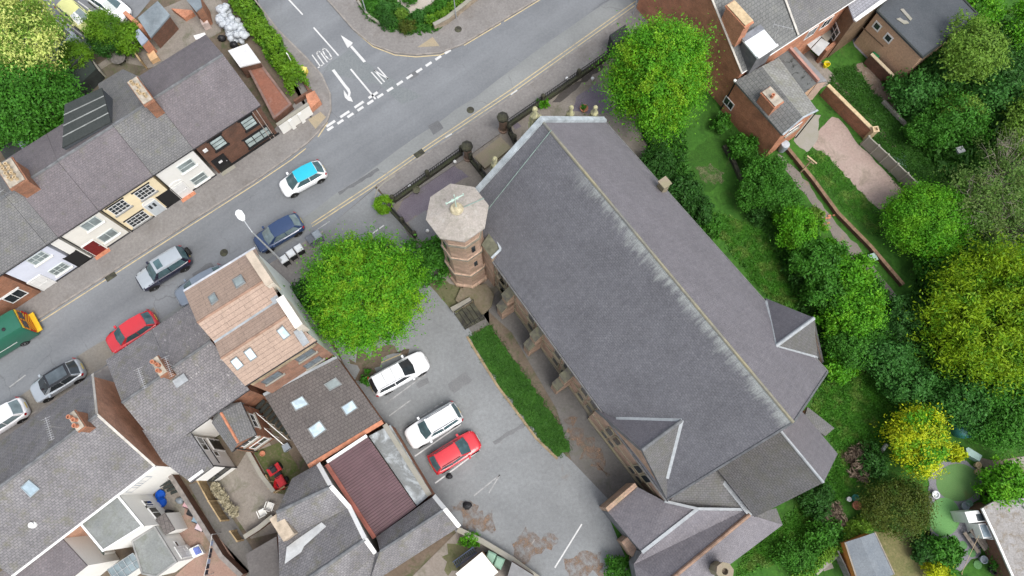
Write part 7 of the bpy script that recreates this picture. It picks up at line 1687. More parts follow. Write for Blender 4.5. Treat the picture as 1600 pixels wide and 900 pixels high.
fb = [('green shrub in the corner flower bed nearest the side road', 582, 10, L_MID, .8), ('blue-green shrub in the corner flower bed', 600, 14, L_BLUE, .75), ('yellow-green ball shrub in the corner flower bed', 627, 22, L_LIGHT, .5), ('low green shrub at the tip of the corner flower bed', 605, 34, L_DARK, .7), ('reddish green shrub at the front of the corner flower bed', 636, 42, L_OLIVE, .7), ('silver-green shrub beside the pale gravel path', 655, 25, L_BLUE, .65), ('round green shrub inside the clipped lime hedge', 690, 10, L_MID, .8), ('small green shrub between the hedge and the gravel path', 672, 18, L_MID, .6), ('green ball shrub at the top edge in the middle of the pale gravel', 640, -2, L_MID, .7)]
for lb, u, v, m, r in fb: tree('shrub', lb, 'shrub', u, v, .5, (r, r*.8, .6), m, n=60, per=24, leaf=.13, trunk=False, lump=.2, group='shrubs of the corner flower bed')
# uncountable grass and ground cover
def tufts(name, poly, n, hgt, m, z=.02):
    xs = np.array([[p.x, p.y] for p in poly]); lo, hi = xs.min(0), xs.max(0); pts = []
    def inside(p):
        r_ = False; j = len(xs)-1
        for i in range(len(xs)):
            if (xs[i][1] > p[1]) != (xs[j][1] > p[1]) and p[0] < (xs[j][0]-xs[i][0])*(p[1]-xs[i][1])/(xs[j][1]-xs[i][1])+xs[i][0]: r_ = not r_
            j = i
        return r_
    while len(pts) < n:
        p = lo+(hi-lo)*rng.random(2)
        if inside(p): pts.append((p[0], p[1], z+hgt*.3))
    P = np.array(pts); D = np.tile(np.array([0., 0, 1]), (n, 1)); D[:, :2] += rng.normal(size=(n, 2))*.3; P[:, 2] = z+hgt*.4
    o = leaf_mesh(name, P, D, np.full(n, hgt*1.2 if hgt > .2 else .3), 12, hgt, m, None, up=.2, aspect=3.0); o['kind'] = 'stuff'; return o
L_GR = m_leaf('grass_blades', (.02, .085, .008), (.042, .13, .012), trans=.15); L_GR2 = m_leaf('rough_grass_blades', (.034, .145, .011), (.075, .225, .018), (.12, .21, .035), trans=.15); L_IVY = m_leaf('ground_cover_leaves', (.02, .085, .009), (.05, .155, .016), trans=.15)
tufts('grass', STRIP, 1100, .045, L_GR, .05)
tufts('grass', px((1290, 590), (1350, 570), (1420, 640), (1370, 700), (1320, 770), (1240, 860), (1150, 900), (1180, 850), (1290, 760), (1310, 700), (1270, 640)), 4200, .10, L_GR2)
tufts('ground_cover', px((1000, 190), (1060, 190), (1075, 300), (1100, 340), (1060, 330)), 900, .26, L_IVY)
tufts('ground_cover', px((1165, 250), (1235, 300), (1290, 400), (1350, 450), (1340, 560), (1280, 560), (1250, 480), (1190, 340)), 1900, .26, L_IVY)
tufts('grass', px((1100, 330), (1150, 345), (1200, 370), (1255, 480), (1235, 490), (1180, 440)), 2200, .09, L_GR2)
tufts('grass', [q(3, 0, *p) for p in ((420, 430), (540, 420), (680, 600), (940, 880), (1100, 1150), (800, 1150), (640, 880), (500, 700), (380, 540))], 1500, .07, L_GR)
tufts('grass', [q(3, 1, *p) for p in ((220, 70), (330, 42), (560, 290), (690, 420), (690, 580), (500, 430), (290, 190))], 900, .06, L_GR2)
tufts('ground_cover', px((1380, 130), (1480, 110), (1640, 60), (1640, 720), (1500, 650), (1440, 560), (1420, 470), (1500, 300), (1440, 230)), 3600, .3, L_IVY)
tufts('ground_cover', px((-20, 90), (90, 120), (150, 110), (120, 180), (40, 225), (-40, 240)), 900, .25, L_IVY)
tufts('ground_cover', px((562, 7), (577, 30), (604, 46), (640, 54), (678, 50), (720, 14), (700, 0), (664, 26), (640, 26), (610, -4)), 700, .16, L_IVY)
# ================================================================== small things
def wbox(name, label, cat, u, v, size, h, m, ang=0.6, lidm=None, z=0, group=None, parts='lid'):
    t = thing(name, label, cat, W(u, v, 0)+UP*z, 0, group); p = W(u, v, 0)+UP*z; x = Vector((math.cos(ang), math.sin(ang), 0))*size[0]/2; y = Vector((-math.sin(ang), math.cos(ang), 0))*size[1]/2
    m_ = MB(); m_.mesh([p-x*.85-y*.85+UP*.02, p+x*.85-y*.85+UP*.02, p+x*.85+y*.85+UP*.02, p-x*.85+y*.85+UP*.02, p-x-y+UP*h, p+x-y+UP*h, p+x+y+UP*h, p-x+y+UP*h], [(3, 2, 1, 0), (4, 5, 6, 7), (0, 1, 5, 4), (1, 2, 6, 5), (2, 3, 7, 6), (3, 0, 4, 7)]); m_.build('body', m, t)
    if lidm:
        m_ = MB(); m_.mesh([p-x*1.07-y*1.07+UP*(h+.003), p+x*1.07-y*1.07+UP*(h+.003), p+x*1.07+y*1.07+UP*(h+.003), p-x*1.07+y*1.07+UP*(h+.003), p-x*.8-y*.8+UP*(h+.09), p+x*.8-y*.8+UP*(h+.09), p+x*.8+y*.8+UP*(h+.09), p-x*.8+y*.8+UP*(h+.09)], [(3, 2, 1, 0), (4, 5, 6, 7), (0, 1, 5, 4), (1, 2, 6, 5), (2, 3, 7, 6), (3, 0, 4, 7)]); m_.build('lid', lidm, t)
        m_ = MB(); m_.tube([p-x*.8-y*1.12+UP*(h+.02), p+x*.8-y*1.12+UP*(h+.02)], .025, 6); m_.build('handle', M_GUTTER, t)
        for s_ in (-1, 1): m_ = MB(); c_ = p+x*.7*s_-y*.95; m_.tube([c_+UP*.1-x*.06, c_+UP*.1+x*.06], .1, 10); m_.build('wheel', M_RUBBER, t)
    return t
PW, PG, PGR, PBK = m_plain('white_grey_plastic', (.6, .62, .63), .5, .08, 2), m_plain('grey_plastic', (.22, .25, .28), .5, .1, 2), m_plain('dull_green_plastic', (.13, .24, .17), .5, .12, 2), m_plain('black_plastic', (.02, .02, .022), .5, .1, 2)
for lb, u, v, m in (('white lidded bin nearest the street lamp base', 449, 411, PW), ('white lidded bin in the middle of the row of three by the lamp', 460, 402, PW), ('white lidded bin furthest from the lamp, next to the tree', 472, 394, PW)): wbox('wheelie_bin', lb, 'bin', u, v, (.58, .6), 1.0, PBK, .62, m, group='bins on the pavement by the round tree')
wbox('wheelie_bin', 'grey bin half under the round green tree at the kerb', 'bin', 500, 373, (.6, .7), 1.0, PG, .62, PG); wbox('wheelie_bin', 'second grey bin half under the round green tree, left of the other', 'bin', 490, 380, (.6, .7), 1.0, PG, .62, m_plain('dark_lid', (.12, .13, .15)))
for lb, u, v in (('green bin beside the white container, nearer the leaf strewn corner', 767, 869), ('green bin next to the other green bin, further from the white container', 780, 877)): wbox('wheelie_bin', lb, 'bin', u, v, (.6, .72), 1.05, PGR, -.4, m_plain('pale_green_lid', (.22, .36, .27), .5, .1, 2), group='green bins by the white container')
wbox('wheelie_bin', 'bright green bin between the tan building and the cream topped wall', 'bin', 1358, 98, (.6, .7), 1.0, m_plain('bright_green_plastic', (.03, .25, .09), .5), .8, m_plain('bright_green_plastic', (.03, .25, .09), .5))
bpy.data.objects.remove(gb)
def sack(label, u, v, m, r=.35, h=.4, name='rubbish_bag', cat='bag', z=0, group=None):
    p = W(u, v)+UP*z; i = 0; mb = MB(); n = 10; prof = [(.55, .0), (.95, .12), (1, .35), (.9, .62), (.6, .85), (.2, .96), (.12, 1.1), (.2, 1.18)]
    ph = random.random()*6
    for f, zz_ in prof:
        for j in range(n): a = 2*math.pi*j/n; k = 1+.14*math.sin(3*a+ph+zz_*4)+random.gauss(0, .04); mb.v.append(p+Vector((r*f*k*math.cos(a), r*f*k*.85*math.sin(a), h*zz_)))
    for k in range(len(prof)-1):
        for j in range(n): mb.f.append([k*n+j, k*n+(j+1) % n, (k+1)*n+(j+1) % n, (k+1)*n+j]); mb.mi.append(0); mb.uvd.append(None)
    mb.f.append(list(range(n))[::-1]); mb.mi.append(0); mb.uvd.append(None); mb.f.append([(len(prof)-1)*n+j for j in range(n)]); mb.mi.append(0); mb.uvd.append(None)
    o = mb.build(name, m, smooth=70); return tag(o, label, cat, group)
SACKW = m_plain('white_woven_sack', (.46, .49, .52), .7, .15, 3)
s_ = [sack('white sack in the heap piled between the terrace and the long hedge', 350, 40, SACKW, .42, .5, 'white_sack', 'sack', group='heap of white sacks behind the terrace')]
base_pts = [q(0, 0, x, y) for x, y in ((1340, 110), (1420, 80), (1450, 150), (1500, 200), (1540, 250), (1480, 290), (1400, 250), (1350, 180))]
cnt = 0
for k in range(46):
    a, b = random.random(), random.random(); A = q(0, 0, 1350, 95).lerp(q(0, 0, 1480, 300), a); B = q(0, 0, 1440, 70).lerp(q(0, 0, 1560, 250), a); p = A.lerp(B, b)
    c = dup(s_[0], (p.x, p.y, (k//16)*.34), random.random()*6.28); c.scale = (random.uniform(.8, 1.2), random.uniform(.8, 1.2), random.uniform(.8, 1.15))
for lb, u, v in (('black bag at the upper end of the heap of white sacks', 349, 31), ('black bag at the near side of the heap of white sacks', 348, 62), ('black bag at the lower end of the heap of white sacks', 367, 72)): sack(lb, u, v, PBK, .36, .55)
sack('black bag lying behind the red car in the parking bays', 702, 744, PBK, .26, .3); sack('black bag on the leaf litter near the white gable end', 730, 790, PBK, .34, .38)
# behind the terrace
ts = thing('shed', 'grey tarpaulin roofed lean-to shed in the yard below the marked bays', 'shed', q(0, 0, 960, 100))
P = [q(0, 0, 860, 112, 2.0), q(0, 0, 985, 5, 2.3), q(0, 0, 1062, 92, 2.0), q(0, 0, 940, 235, 1.8)]; m = MB(); roof_slab(m, P, .06); m.build('roof', m_plain('grey_blue_sheet', (.17, .2, .22), .6, .2, .8), ts); Pi = inset([zz(p, 0) for p in P], .08); w = MB()
for k in range(4): w.poly([Pi[k], Pi[(k+1) % 4], zz(Pi[(k+1) % 4], P[(k+1) % 4].z-.06), zz(Pi[k], P[k].z-.06)])
w.build('wall', M_BRICK_BR, ts)
bs = flat_building('outhouse', 'small red brick outhouse with a pale blue-grey slab roof next to the tarpaulin shed', 'shed', [q(0, 0, *p, 1.8) for p in ((830, 205), (868, 178), (925, 245), (885, 285))], M_BRICK_RED, m_plain('blue_grey_slab', (.26, .3, .36), .8, .15, 2))
bw = MB(); ribbon(bw, [q(0, 0, 838, 150), q(0, 0, 945, 245)], .35, 0, 1.7); tag(bw.build('yard_wall', M_BRICK_RED), 'short red brick wall beside the small outhouse', 'wall')
b2 = flat_building('outhouse', 'brick outhouse with a grey sloping roof at the top edge by the heap of sacks', 'shed', [q(0, 0, *p, 2.4) for p in ((1165, 0), (1245, -40), (1262, 40), (1225, 72))], M_BRICK_OR, m_plain('grey_blue_sheet', (.17, .2, .22), .6, .2, .8))
bp_ = MB(); bp_.extrude([q(0, 0, *p) for p in ((1085, 75), (1215, 85), (1225, 100), (1165, 135))], UP*.5); tag(bp_.build('brick_bed', M_BRICK_RED), 'low red brick bed in front of the brick outhouse at the top edge', 'planter')
bk = thing('black_wall', 'tall black boarded wall behind the yellow-green clipped shrub', 'wall', q(0, 0, 480, 520)); mb = MB(); ribbon(mb, [q(0, 0, 400, 620), q(0, 0, 600, 430)], .12, 0, 2.0); mb.build('boards', M_DARKWOOD, bk); mb = MB(); ribbon(mb, [q(0, 0, 400, 620), q(0, 0, 600, 430)], .16, 2.003, 2.06); mb.build('rail', M_FELT_BK, bk)
P = [q(0, 0, *p, 1.5) for p in ((378, 530), (550, 352), (600, 430), (398, 615))]; flat_building('store', 'black roofed store against the black boarded wall', 'shed', P, M_DARKWOOD, m_ground('black_green_felt', [(.03, .04, .035), (.04, .05, .045)], .7, 6))
tb = thing('round_table', 'round weathered table in the damp yard behind the terrace', 'table', q(0, 0, 765, 385)); p = q(0, 0, 765, 390); m = MB(); m.lathe([(.1, .66), (.62, .68), (.65, .71), (.65, .75), (.62, .76)], p, 24); m.build('tabletop', m_plain('weathered_round_top', (.14, .13, .12), .9, .3, 3), tb); m = MB(); m.lathe([(.35, 0), (.3, .05), (.08, .12), (.07, .66)], p, 10); m.build('pedestal', M_DARKSTONE, tb)
for lb, pts, h in (('pale timber fence between the damp yard and the paved yard', ((855, 335), (920, 430)), 1.2), ('stone wall from the damp yard to the felt extension', ((590, 385), (660, 480)), .9)):
    mb = MB(); ribbon(mb, [q(0, 0, *p) for p in pts], .14, 0, h); tag(mb.build('yard_wall' if 'stone' in lb else 'timber_fence', M_CONC if 'stone' in lb else M_WOOD), lb, 'wall' if 'stone' in lb else 'fence')
hs_ = MB(); hs_.extrude([q(0, 0, *p) for p in ((932, 355), (978, 335), (1005, 378), (958, 402))], UP*.5); tag(hs_.build('timber_box', m_plain('peach_timber', (.55, .36, .2))), 'peach coloured timber box against the back of the terrace', 'box')
wb_ = MB(); wb_.extrude([q(0, 0, *p) for p in ((1210, 225), (1280, 205), (1292, 225), (1225, 250))], UP*.06); tag(wb_.build('white_board', M_WHITEPAINT), 'white board lying in the paved yard beside the terrace roof', 'board')
px_ = MB(); px_.extrude([q(0, 0, *p) for p in ((1272, 155), (1310, 145), (1325, 175), (1285, 190))], UP*.8); tag(px_.build('pale_crate', m_plain('pale_pink_crate', (.5, .4, .36))), 'pale pinkish crate near the heap of white sacks', 'crate')
for lb, P in (('grey slab topped shed at the left edge below the big trees', ((0, 235), (22, 214), (45, 228), (12, 255))), ('grey square lid on the dark shed at the left edge', ((25, 220), (38, 212), (48, 222), (34, 232)))):
    flat_building('shed', lb, 'shed', px(*P, z=1.9 if 'slab' in lb else 2.0), M_DARKWOOD, m_plain('blue_grey_slab', (.26, .3, .36)) if 'lid' in lb else M_FELT_BK)
# yards behind the south row
def bin_yard(lb, u, v, m, lid): wbox('recycling_box', lb, 'box', u, v, (.55, .45), .5, m, -.35, lid)
bin_yard('recycling box with a red and white lid by the yard wall', 297, 788, PBK, m_plain('red_white_lid', (.5, .3, .32))); bin_yard('black box between the two pale lidded boxes by the yard wall', 303, 800, PBK, PBK); bin_yard('blue-grey box by the yard wall', 311, 811, PBK, m_plain('blue_grey_lid', (.2, .28, .34))); bin_yard('box with a pale pink patterned lid nearest the clothes line', 316, 823, PBK, m_plain('pale_pink_lid', (.55, .45, .48)))
sack('black bag by the timber steps in the block paved yard', 282, 782, PG, .3, .35); sack('dark heap of bags beside the white outrigger window', 265, 803, PBK, .4, .4); sack('small grey bag beside the dark heap by the white outrigger', 272, 810, PG, .2, .25)
pp = thing('paddling_pool', 'blue double ringed plastic paddling pool leaning in the yard', 'paddling pool', W(253, 777)); mB = m_plain('blue_plastic', (.01, .09, .45), .35, .1, 3)
for k, (u, v) in enumerate(((252, 773), (254, 785))):
    m = MB(); p = W(u, v); m.lathe([(.26, .02), (.34, .03), (.38, .16+.02*k), (.34, .24+.02*k), (.28, .18), (.26, .06), (.02, .05)], p, 20); m.build('ring', mB, pp, smooth=50)
ws = thing('timber_steps', 'dark timber steps in the corner below the white rear wall', 'steps', q(0, 3, 1060, 340))
for k in range(5): m = MB(); a = q(0, 3, 1000+k*18, 320+k*16); b = q(0, 3, 1075+k*14, 290+k*18); ribbon(m, [a, b], .2, .1+.13*(4-k), .16+.13*(4-k)); m.build('tread', M_DARKWOOD, ws)
t = thing('garden_bench', 'low orange-brown timber edge beside the timber steps', 'bench', q(0, 3, 985, 365)); m = MB(); ribbon(m, [q(0, 3, 955, 360), q(0, 3, 1015, 325)], .35, .35, .42); m.build('seat', M_WOOD, t)
for f in ((965, 356), (1008, 331)): m = MB(); p = q(0, 3, *f); m.abox(p.x-.05, p.x+.05, p.y-.12, p.y+.12, 0, .347); m.build('leg', M_WOOD, t)
cl = thing('clothes_line', 'clothes line hung with dark clothes across the block paved yard', 'clothes line', q(0, 3, 1310, 720)); A, B = q(0, 3, 1325, 640, 1.7), q(0, 3, 1275, 900, 1.7)
m = MB(); m.tube([A, A.lerp(B, .5)-UP*.12, B], .012, 5); m.build('line', M_WHITEPAINT, cl)
for e in (A, B): m = MB(); m.tube([zz(e, 0), e], .03, 6); m.build('post', M_ALLOY, cl)
for k, f in enumerate((.22, .4, .52, .66, .78, .92)):
    m = MB(); p = A.lerp(B, f)-UP*.1; d = (B-A).normalized(); m.extrude([p-d*.16, p+d*.16, p+d*.18-UP*.55, p-d*.13-UP*.5], d.cross(UP)*.03); g_ = m.build('garment', m_plain('dark_cloth' if k % 3 else 'grey_blue_cloth', (.02, .02, .03) if k % 3 else (.2, .24, .34), .95), None); tag(g_, ['grey-blue garment at the upper end of the clothes line', 'dark garment second along the clothes line', 'dark garment third along the clothes line', 'grey-blue garment in the lower half of the clothes line', 'dark garment fifth along the clothes line', 'dark garment at the bottom end of the clothes line'][k], 'garment', 'washing on the clothes line')
wt = thing('white_crate', 'white box of blue oddments beside the annex steps', 'crate', q(0, 3, 1240, 745)); m = MB(); m.extrude([q(0, 3, *p) for p in ((1195, 730), (1255, 700), (1290, 755), (1225, 785))], UP*.45); m.build('body', M_WHITEPAINT, wt); m = MB(); m.extrude([q(0, 3, *p)+UP*.453 for p in ((1225, 725), (1260, 712), (1280, 750), (1245, 765))], UP*.12); m.build('contents', m_plain('blue_oddments', (.12, .16, .4), .6, .3, 6), wt)
tp = MB(); tp.extrude([q(0, 3, *p) for p in ((1110, 745), (1180, 708), (1195, 725), (1130, 765))], UP*.5); tag(tp.build('step', M_WHITE_R), 'white rendered step against the annex wall', 'steps')
wall('long brick wall with grey slab coping between the paved yard and the passage', [(276, 742), (298, 776), (333, 831), (355, 867), (386, 897)], .24, 1.1, M_BRICK_BR, m_plain('grey_slab_coping', (.2, .18, .165), .95, .25, 2))
def fence(label, pts, h, m, posts=True):
    t = thing('timber_fence', label, 'fence', pts[0].lerp(pts[-1], .5)); mb = MB(); L = 0
    for k in range(len(pts)-1):
        a, b = pts[k], pts[k+1]; n = max(2, int((b-a).length/.14)); d = (b-a)/n
        for j in range(n): c_ = a+d*(j+.5); s_ = d.cross(UP).normalized(); mb.box(c_+UP*h/2+s_*(.012 if j % 2 else 0), d*.47, s_*.012, UP*(h/2+random.uniform(-.015, .015)))
    mb.build('boards', m, t)
    for k in range(len(pts)):
        p = pts[k]; mb = MB(); mb.abox(p.x-.06, p.x+.06, p.y-.06, p.y+.06, 0, h+.08); mb.build('post', m, t)
    mb = MB()
    for k in range(len(pts)-1): ribbon(mb, [pts[k], pts[k+1]], .09, h+.02, h+.06)
    mb.build('rail', m, t); return t
fence('honey coloured timber fence beside the dark passage', [q(0, 3, 1290, 310), q(0, 3, 1355, 430), q(0, 3, 1430, 550)], 1.5, M_WOOD)
fence('short honey coloured fence at the lower end of the passage', [q(0, 3, 1478, 615), q(0, 3, 1520, 675)], 1.2, M_WOOD)
for k, (x, y) in enumerate(((1345, 345), (1370, 385), (1395, 420), (1420, 465), (1455, 500))):
    tree('pampas_plant', ['straw coloured grassy plant at the top of the timber fence', 'straw coloured grassy plant second down the timber fence', 'straw coloured grassy plant in the middle of the timber fence', 'straw coloured grassy plant fourth down the timber fence', 'straw coloured grassy plant at the bottom of the timber fence'][k], 'plant', *qx(0, 3, x+8, y), .5, (.35, .35, .4), m_leaf('straw_leaves', (.4, .36, .24), (.55, .5, .36)), n=24, per=16, leaf=.14, trunk=False, aspect=3, group='plants along the timber fence')
wall('low mossy wall between the concrete yard and the weedy bed', [(392, 706), (412, 742), (432, 768)], .22, .6, M_BRICK_OR, M_CONC); wall('low wall across the lower end of the concrete yard', [(388, 838), (410, 824), (432, 806)], .25, .8, M_BRICK_BR, M_CONC)
mbx = thing('timber_planter', 'timber planter box holding the red garden machine', 'planter', W(428, 745))
for a, b in (((418, 742), (432, 770)), ((432, 770), (448, 760))): m = MB(); ribbon(m, px(a, b), .1, 0, .5); m.build('board', M_WOOD, mbx)
rmw = thing('ride_on_mower', 'red ride-on garden tractor with a black seat in the weedy yard', 'mower', W(436, 742)); MR = m_plain('red_mower_paint', (.42, .02, .025), .3, .15, 3); p = W(437, 742); f = Vector((.55, -.8, 0)).normalized(); s2 = f.cross(UP)
def mbox(nm, c, l, w, h, m, z): mm = MB(); mm.box(p+f*c+UP*(z+h/2), f*l/2, s2*w/2, UP*h/2); mm.box(p+f*c+UP*(z+h+.03), f*l*.42, s2*w*.4, UP*.03); return mm.build(nm, m, rmw)
mbox('bonnet', .55, .8, .55, .35, MR, .35); mbox('chassis', 0, 1.6, .5, .2, PBK, .2); mbox('mudguard', -.45, .6, .95, .2, MR, .45); mbox('seat', -.4, .35, .42, .15, PBK, .72); mbox('seat_back', -.62, .1, .42, .35, PBK, .8)
m = MB(); c_ = p+f*.12+UP*.85; m.tube([c_+Vector((.18*math.cos(a), .18*math.sin(a), .03*math.sin(a))) for a in np.linspace(0, 6.28, 15)], .02, 5); m.tube([c_, c_+f*.25-UP*.35], .02, 5); m.build('steering_wheel', PBK, rmw)
for c, r_, w_ in ((-.5, .28, .42), (.6, .2, .36)):
    for sg in (1, -1): m = MB(); a = p+f*c+s2*sg*w_+UP*r_; m.tube([a-s2*.09, a+s2*.09], r_, 14); m.build('wheel', M_RUBBER, rmw)
rm2 = thing('wheelbarrow', 'small red wheelbarrow below the red garden tractor', 'wheelbarrow', W(441, 758)); p2 = W(441, 758); m = MB(); m.mesh([p2+Vector(v) for v in ((-.25, -.2, .3), (.25, -.2, .3), (.25, .2, .3), (-.25, .2, .3), (-.45, -.33, .6), (.4, -.33, .55), (.4, .33, .55), (-.45, .33, .6))], [(3, 2, 1, 0), (0, 1, 5, 4), (1, 2, 6, 5), (2, 3, 7, 6), (3, 0, 4, 7)]); m.build('tray', MR, rm2); m = MB(); m.tube([p2+Vector((.5, 0, .2))-Vector((0, .05, 0)), p2+Vector((.5, .05, .2))], .2, 12); m.build('wheel', M_RUBBER, rm2)
m = MB(); 
for sg in (1, -1): m.tube([p2+Vector((.5, sg*.12, .2)), p2+Vector((-.3, sg*.25, .35)), p2+Vector((-.9, sg*.27, .55))], .02, 6)
m.build('handles', M_WOOD, rm2)
pot = MB(); pot.lathe([(.13, 0), (.18, .26), (.21, .27), (.21, .31), (.17, .31), (.14, .2)], W(412, 709), 14); tag(pot.build('flower_pot', M_TERRA, smooth=40), 'terracotta pot standing at the corner of the weedy yard', 'pot')
gbx = MB(); gbx.extrude(px((443, 697), (452, 692), (457, 700), (447, 707)), UP*.5); tag(gbx.build('grey_box', PG), 'grey-green box by the white stair rail', 'box')
def chair_(label, u, v, rz, z=0):
    t = thing('garden_chair', label, 'chair', W(u, v), 0, 'white plastic garden chairs'); p = Vector((0, 0, 0)); o = t.location.copy(); t.location = (0, 0, 0); MW = m_plain('white_plastic', (.72, .71, .66), .45, .08, 3)
    m = MB(); m.abox(-.25, .25, -.24, .24, .42, .455); m.build('seat', MW, t)
    m = MB(); m.extrude([(-.24, -.22, .46), (.24, -.22, .46), (.27, -.34, .9), (-.27, -.34, .9)], (0, -.03, .01)); m.build('backrest', MW, t)
    for sx in (1, -1):
        m = MB(); m.extrude([(sx*.27, -.3, .63), (sx*.27, .22, .63), (sx*.33, .22, .63), (sx*.33, -.3, .63)], (0, 0, .035)); m.build('armrest', MW, t)
        for sy in (1, -1): m = MB(); m.tube([(sx*.24, sy*.21, .44), (sx*.29, sy*.26, 0)], [.03, .022], 6); m.build('leg', MW, t)
    t.location = o; t.rotation_euler = (0, 0, rz); return t
chair_('white plastic garden chair nearer the timber fence', 413, 800, .5); chair_('white plastic garden chair nearer the twin gabled workshop', 425, 790, -.3)
rl = thing('stair_rail', 'white tubular rail over dark outside steps beside the brown tiled block', 'railing', W(430, 660)); a, b = W(403, 640), W(455, 688); d = (b-a).normalized(); s3 = d.cross(UP)
for o_ in (0, .45):
    m = MB(); m.tube([a+s3*o_+UP*1.9, b+s3*o_+UP*1.0], .035, 6)
    for f_ in np.linspace(0, 1, 5): m.tube([a.lerp(b, f_)+s3*o_, a.lerp(b, f_)+s3*o_+UP*(1.9-.9*f_)], .025, 6)
    m.build('handrail', M_WHITEPAINT, rl)
for k in range(9): m = MB(); c_ = a.lerp(b, (k+.5)/9)-s3*.5; m.box(c_+UP*(1.0-.1*k), d*.13, s3*.45, UP*.03); m.build('tread', M_DARKWOOD, rl)
# white container and ladder at the bottom edge
wc = thing('white_trailer', 'white box trailer with a brown side at the bottom edge', 'trailer', q(1, 3, 1380, 880)); P = [q(1, 3, 1250, 885, 1.9), q(1, 3, 1412, 752, 1.9), q(1, 3, 1512, 875, 1.9), q(1, 3, 1350, 1010, 1.9)]; m = MB(); m.extrude([zz(p, .5) for p in P], UP*1.3); m.build('body', m_plain('rusty_brown_panel', (.35, .2, .09), .8, .25, 2), wc); m = MB(); Pe = [p+(p-ctr(P))*.02 for p in P]; m.extrude([zz(p, 1.805) for p in Pe], UP*.12); m.build('roof', m_plain('white_trailer_roof', (.7, .68, .62), .6, .08, 1), wc)
for f_ in (.3, .7):
    for A_, B_ in ((P[0], P[3]), (P[1], P[2])): c_ = zz(A_.lerp(B_, f_), .3); m = MB(); dd_ = (P[1]-P[0]).normalized(); m.tube([c_-dd_*.1, c_+dd_*.1], .3, 12); m.build('wheel', M_RUBBER, wc)
ld = thing('ladder', 'dark blue ladder leaning beside the white trailer', 'ladder', q(1, 3, 1300, 790)); a, b = q(1, 3, 1240, 830, 1.2), q(1, 3, 1370, 735, 1.2); d = (b-a).normalized(); s3 = d.cross(UP); m = MB()
for o_ in (-.22, .22): m.tube([a+s3*o_, b+s3*o_], .035, 6)
m.build('rails', mB if False else m_plain('ladder_blue', (.05, .07, .12), .5), ld); m = MB()
for k in range(12): c_ = a.lerp(b, (k+.5)/12); m.tube([c_-s3*.22, c_+s3*.22], .02, 6)
m.build('rungs', m_plain('ladder_blue', (.05, .07, .12), .5), ld)
m = MB(); 
for e in (a, b): m.tube([zz(e, 0), e], .04, 6)
m.build('trestle', M_IRON, ld)
wall('low stone wall along the bottom of the car park from the white gable end', [(716, 826), (755, 845), (800, 872), (845, 905)], .3, .7, M_CONC, M_CONC)
flat_building('shed', 'grey slab roof behind the car park wall at the bottom edge', 'shed', [W(800, 878, 1.9), W(835, 900, 1.9), W(820, 930, 1.9), W(790, 910, 1.9)], M_BRICK_BR, m_plain('plain_grey_roof', (.2, .2, .2)))
# church yard oddments
pp_ = thing('plant_pot', 'terracotta pot with a green plant on the slate chippings in front of the church', 'plant pot', q(2, 0, 447, 690)); m = MB(); m.lathe([(.2, 0), (.33, .42), (.37, .43), (.37, .5), (.3, .5), (.2, .4)], q(2, 0, 447, 692), 16); m.build('pot', M_TERRA, pp_, smooth=40); leaf_mesh('foliage', np.array([q(2, 0, 447, 690)+UP*.5]*8)+rng.normal(size=(8, 3))*.09, np.tile([0., 0, 1], (8, 1)), np.full(8, .16), 14, .1, L_MID, pp_)
fw = thing('footed_urn', 'round mossy urn behind the church railing near the chippings', 'urn', q(1, 1, 1007, 295)); m = MB(); m.lathe([(.16, 0), (.12, .1), (.28, .3), (.32, .5), (.26, .52), (.22, .4)], q(1, 1, 1007, 300), 14); m.build('bowl', m_plain('mossy_urn', (.12, .12, .08), .95, .3, 4), fw, smooth=40)
for lb, (c_, r_, x, y) in (('white ball light behind the railing near the left end of the church yard', (1, 1, 965, 275)), ('white ball light behind the railing near the left gate pier', (1, 1, 1245, 122)), ('white ball light on the dark bed near the middle of the right hand railing', (2, 0, 342, 505)), ('white ball light on the pale yard slabs by the tower', (1, 1, 1075, 552)), ('white ball light on the dark bed nearest the big green tree', (2, 0, 502, 505))):
    m = MB(); p = q(c_, r_, x, y); m.lathe([(.05, 0), (.05, .25), (.12, .28), (.16, .38), (.12, .48), (.03, .52)], p, 12); tag(m.build('garden_light', M_WHITEPAINT, smooth=60), lb, 'light')
# lower right gardens
sh = thing('garden_shed', 'timber shed with a grey felt roof and orange stained wall at the bottom edge', 'shed', q(3, 3, 630, 800)); P = [q(3, 3, 480, 690, 2.0), q(3, 3, 575, 660, 2.4), q(3, 3, 668, 628, 2.0), q(3, 3, 790, 890, 2.0), q(3, 3, 690, 930, 2.4), q(3, 3, 575, 980, 2.0)]
m = MB(); roof_slab(m, [P[0], P[5], P[4], P[1]], .05); roof_slab(m, [P[1], P[4], P[3], P[2]], .05); m.build('roof', m_ground('shed_felt', [(.15, .17, .19), (.19, .21, .225)], .6, 9), sh); w = MB(); Pi = inset([zz(P[k], 0) for k in (0, 2, 3, 5)], .1)
w.poly([Pi[0], Pi[1], zz(Pi[1], 1.95), zz(P[1], 2.3)+(ctr(Pi)-P[1])*.02, zz(Pi[0], 1.95)]); w.poly([Pi[1], Pi[2], zz(Pi[2], 1.95), zz(Pi[1], 1.95)]); w.poly([Pi[2], Pi[3], zz(Pi[3], 1.95), zz(Pi[2], 1.95)]); w.poly([Pi[3], Pi[0], zz(Pi[0], 1.95), zz(Pi[3], 1.95)]); w.build('wall', M_WOOD_OR, sh)
m = MB(); edge_bar(m, P[0], P[5], .1, .05); edge_bar(m, P[3], P[2], .08, .04); m.build('bargeboard', m_plain('dull_board', (.25, .22, .18)), sh)
